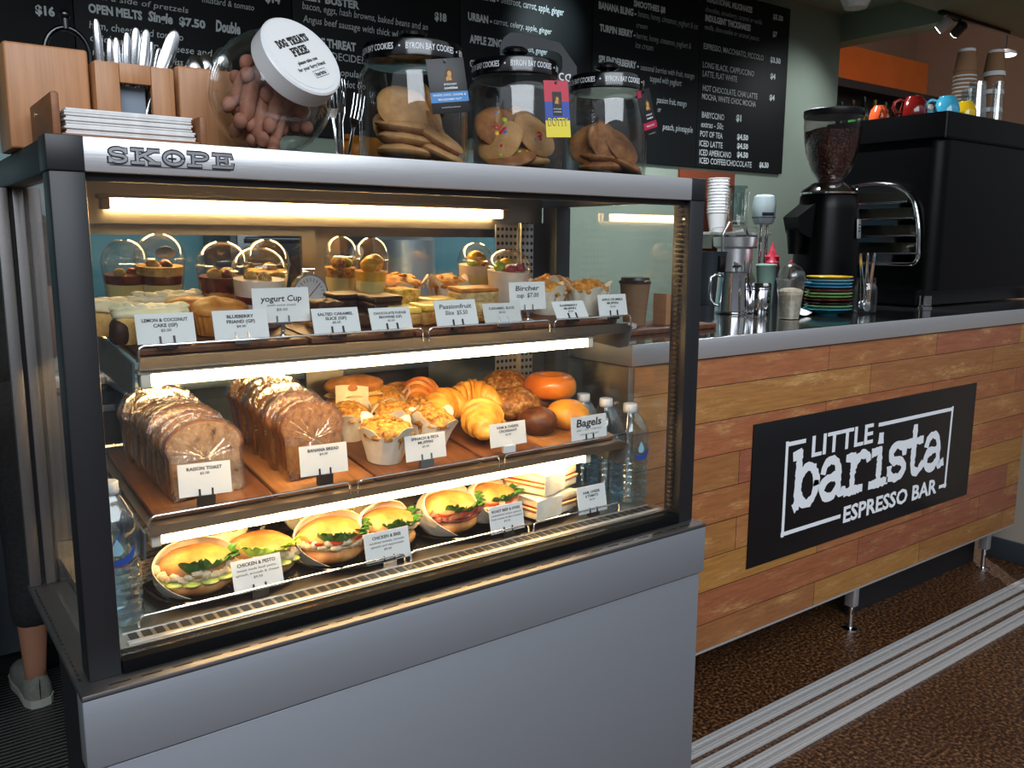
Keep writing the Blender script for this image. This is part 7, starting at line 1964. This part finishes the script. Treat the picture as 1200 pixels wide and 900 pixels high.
MB().box(-0.075, 0.075, -0.065, 0.065, 0.2005, 0.222, 0.006).build('tub_lid', 'white_plastic', r)
place(r, (0.61, 1.60, BZ))


# ================================================================== PERSON BEHIND THE CABINET
def skin_mesh(name, pts, edges, radii, root, mat, parent, sub=2):
    me = bpy.data.meshes.new(name + '_cage')
    me.from_pydata([tuple(p) for p in pts], edges, [])
    o = bpy.data.objects.new(name + '_cage', me); COL.objects.link(o)
    sk = o.modifiers.new('skin', 'SKIN'); sk.use_smooth_shade = True
    sv = me.skin_vertices[0].data
    for i, r in enumerate(radii):
        sv[i].radius = (r, r) if not isinstance(r, tuple) else r
        sv[i].use_root = (i == root)
    sb = o.modifiers.new('subsurf', 'SUBSURF'); sb.levels = sub; sb.render_levels = sub
    dg = bpy.context.evaluated_depsgraph_get()
    m2 = bpy.data.meshes.new_from_object(o.evaluated_get(dg))
    m2.name = name
    bpy.data.objects.remove(o); bpy.data.meshes.remove(me)
    m2.materials.clear(); m2.materials.append(M[mat])
    for p in m2.polygons: p.use_smooth = True
    n = bpy.data.objects.new(name, m2); COL.objects.link(n)
    if parent: n.parent = parent
    return n
P = []; Ed = []; Rd = []
def V(x, y, z, r, link=None):
    P.append(Vector((x, y, z))); Rd.append(r)
    if link is not None: Ed.append((link, len(P) - 1))
    return len(P) - 1
# faces +y (towards the back bench); origin on the floor between the feet
pel = V(0, 0, 0.90, (0.125, 0.095))
wst = V(0, 0.01, 1.04, (0.105, 0.080), pel)
chs = V(0, 0.0, 1.22, (0.125, 0.090), wst)
shl = V(0, -0.01, 1.34, (0.090, 0.070), chs)
nek = V(0, 0.005, 1.41, 0.046, shl)
hd0 = V(0, 0.015, 1.47, 0.055, nek)
hd1 = V(0, 0.025, 1.535, (0.072, 0.088), hd0)
hd2 = V(0, 0.015, 1.60, (0.060, 0.074), hd1)
nose = V(0, 0.105, 1.525, 0.012, hd1)
for s in (-1, 1): V(s * 0.072, 0.005, 1.53, 0.012, hd1)
FEET = {}
for s in (-1, 1):
    h = V(s * 0.085, 0.0, 0.84, 0.082, pel)
    k = V(s * 0.085, 0.015, 0.47, 0.052, h)
    c = V(s * 0.08, -0.012, 0.32, 0.048, k)
    a = V(s * 0.075, -0.015, 0.085, 0.030, c)
    f = V(s * 0.075, 0.045, 0.040, 0.028, a)
    t = V(s * 0.078, 0.140, 0.034, 0.018, f)
    sh = V(s * 0.165, -0.01, 1.33, 0.052, shl)
    el = V(s * 0.215, -0.01, 1.06, 0.038, sh)
    wr = V(s * 0.15, 0.12, 0.96, 0.025, el)
    pm = V(s * 0.125, 0.175, 0.945, (0.030, 0.015), wr)
    for i, (dx, L) in enumerate(((-0.024, .060), (-0.008, .072), (0.008, .068), (0.023, .052))):
        b1 = V(s * 0.125 + dx, 0.210, 0.945, 0.0095, pm)
        b2 = V(s * 0.125 + dx * 1.1, 0.210 + L * 0.5, 0.938, 0.0085, b1)
        V(s * 0.125 + dx * 1.1, 0.210 + L * 0.85, 0.915, 0.0075, b2)
    th = V(s * 0.125 - s * 0.036, 0.165, 0.940, 0.0105, pm)
    V(s * 0.125 - s * 0.050, 0.198, 0.932, 0.009, th)
per = thing('person', 'person in black clothes and grey canvas shoes standing behind the cabinet', 'person')
body = skin_mesh('body', P, Ed, Rd, pel, 'skin', per)
# trousers cropped above the ankle
tp = [(0, 0, 0.99), (0, 0, 0.90)]; te = [(0, 1)]; tr_ = [(0.128, 0.102), (0.140, 0.112)]
for s in (-1, 1):
    b = len(tp)
    tp += [(s * 0.088, 0.0, 0.82), (s * 0.088, 0.012, 0.47), (s * 0.081, -0.010, 0.30), (s * 0.079, -0.012, 0.215)]
    te += [(1, b), (b, b + 1), (b + 1, b + 2), (b + 2, b + 3)]
    tr_ += [0.096, 0.066, 0.060, 0.056]
skin_mesh('trousers', tp, te, tr_, 1, 'cloth_black', per)
sp_ = [(0, 0, 0.885), (0, 0.01, 1.03), (0, 0, 1.22), (0, -0.01, 1.345), (0, 0, 1.385)]; se = [(0, 1), (1, 2), (2, 3), (3, 4)]; sr = [(0.158, 0.128), (0.134, 0.106), (0.143, 0.106), (0.10, 0.082), 0.060]
for s in (-1, 1):
    b = len(sp_)
    sp_ += [(s * 0.167, -0.01, 1.335), (s * 0.205, -0.01, 1.16)]
    se += [(3, b), (b, b + 1)]; sr += [0.066, 0.056]
skin_mesh('shirt', sp_, se, sr, 0, 'cloth_black', per)
m = MB().blob((0, -0.008, 1.575), (0.086, 0.098, 0.085), 0.004, 30, 2, 24, 16)
m.blob((0, -0.095, 1.53), (0.034, 0.036, 0.045), 0.003, 40, 4, 16, 12)
m.build('hair', plain('dark_brown_hair', '#20140d', 0.6), per)
m = MB()
for s in (-1, 1):
    m.blob((s * 0.030, 0.100, 1.545), (0.010, 0.006, 0.006), seg=12, rings=8)
m.build('eyes', 'ink', per)
MB().blob((0, 0.099, 1.490), (0.022, 0.006, 0.006), seg=14, rings=8).build('mouth', 'redfruit', per)
for s in (-1, 1):
    c = Vector((s * 0.076, 0.045, 0))
    m = MB()
    prof = [((0, -0.101), 0.002), ((0, -0.096), 0.024), ((0, -0.07), 0.036), ((0, 0.0), 0.037), ((0, 0.06), 0.045), ((0, 0.11), 0.044), ((0, 0.135), 0.034), ((0, 0.148), 0.014)]
    def up(u, v, c=c):
        i = u * (len(prof) - 1); k = min(int(i), len(prof) - 2); q = i - k
        yy = prof[k][0][1] * (1 - q) + prof[k + 1][0][1] * q; w = prof[k][1] * (1 - q) + prof[k + 1][1] * q
        h = 0.066 - 0.026 * min(1, max(0, (u - 0.45) / 0.3)) - 0.012 * max(0, (u - 0.8) / 0.2)
        a = PI * v
        return (c.x + w * math.cos(a), c.y + yy, 0.020 + h * math.sin(a) ** 0.6)
    m.grid(up, 18, 16, 0.002)
    sh_up = m.build('canvas_shoe', 'shoe_grey', per)
    poly = [(c.x + q[1] * 1.06, c.y + q[0][1] * 1.03) for q in prof] + [(c.x - q[1] * 1.06, c.y + q[0][1] * 1.03) for q in prof[::-1]]
    MB().plate(poly, 0.022, T(0, 0, 0.0004)).build('rubber_sole', 'shoe_sole', sh_up)
per.location = (0.014, 1.44, 0.0122); per.rotation_euler = (0, 0, 0.05)
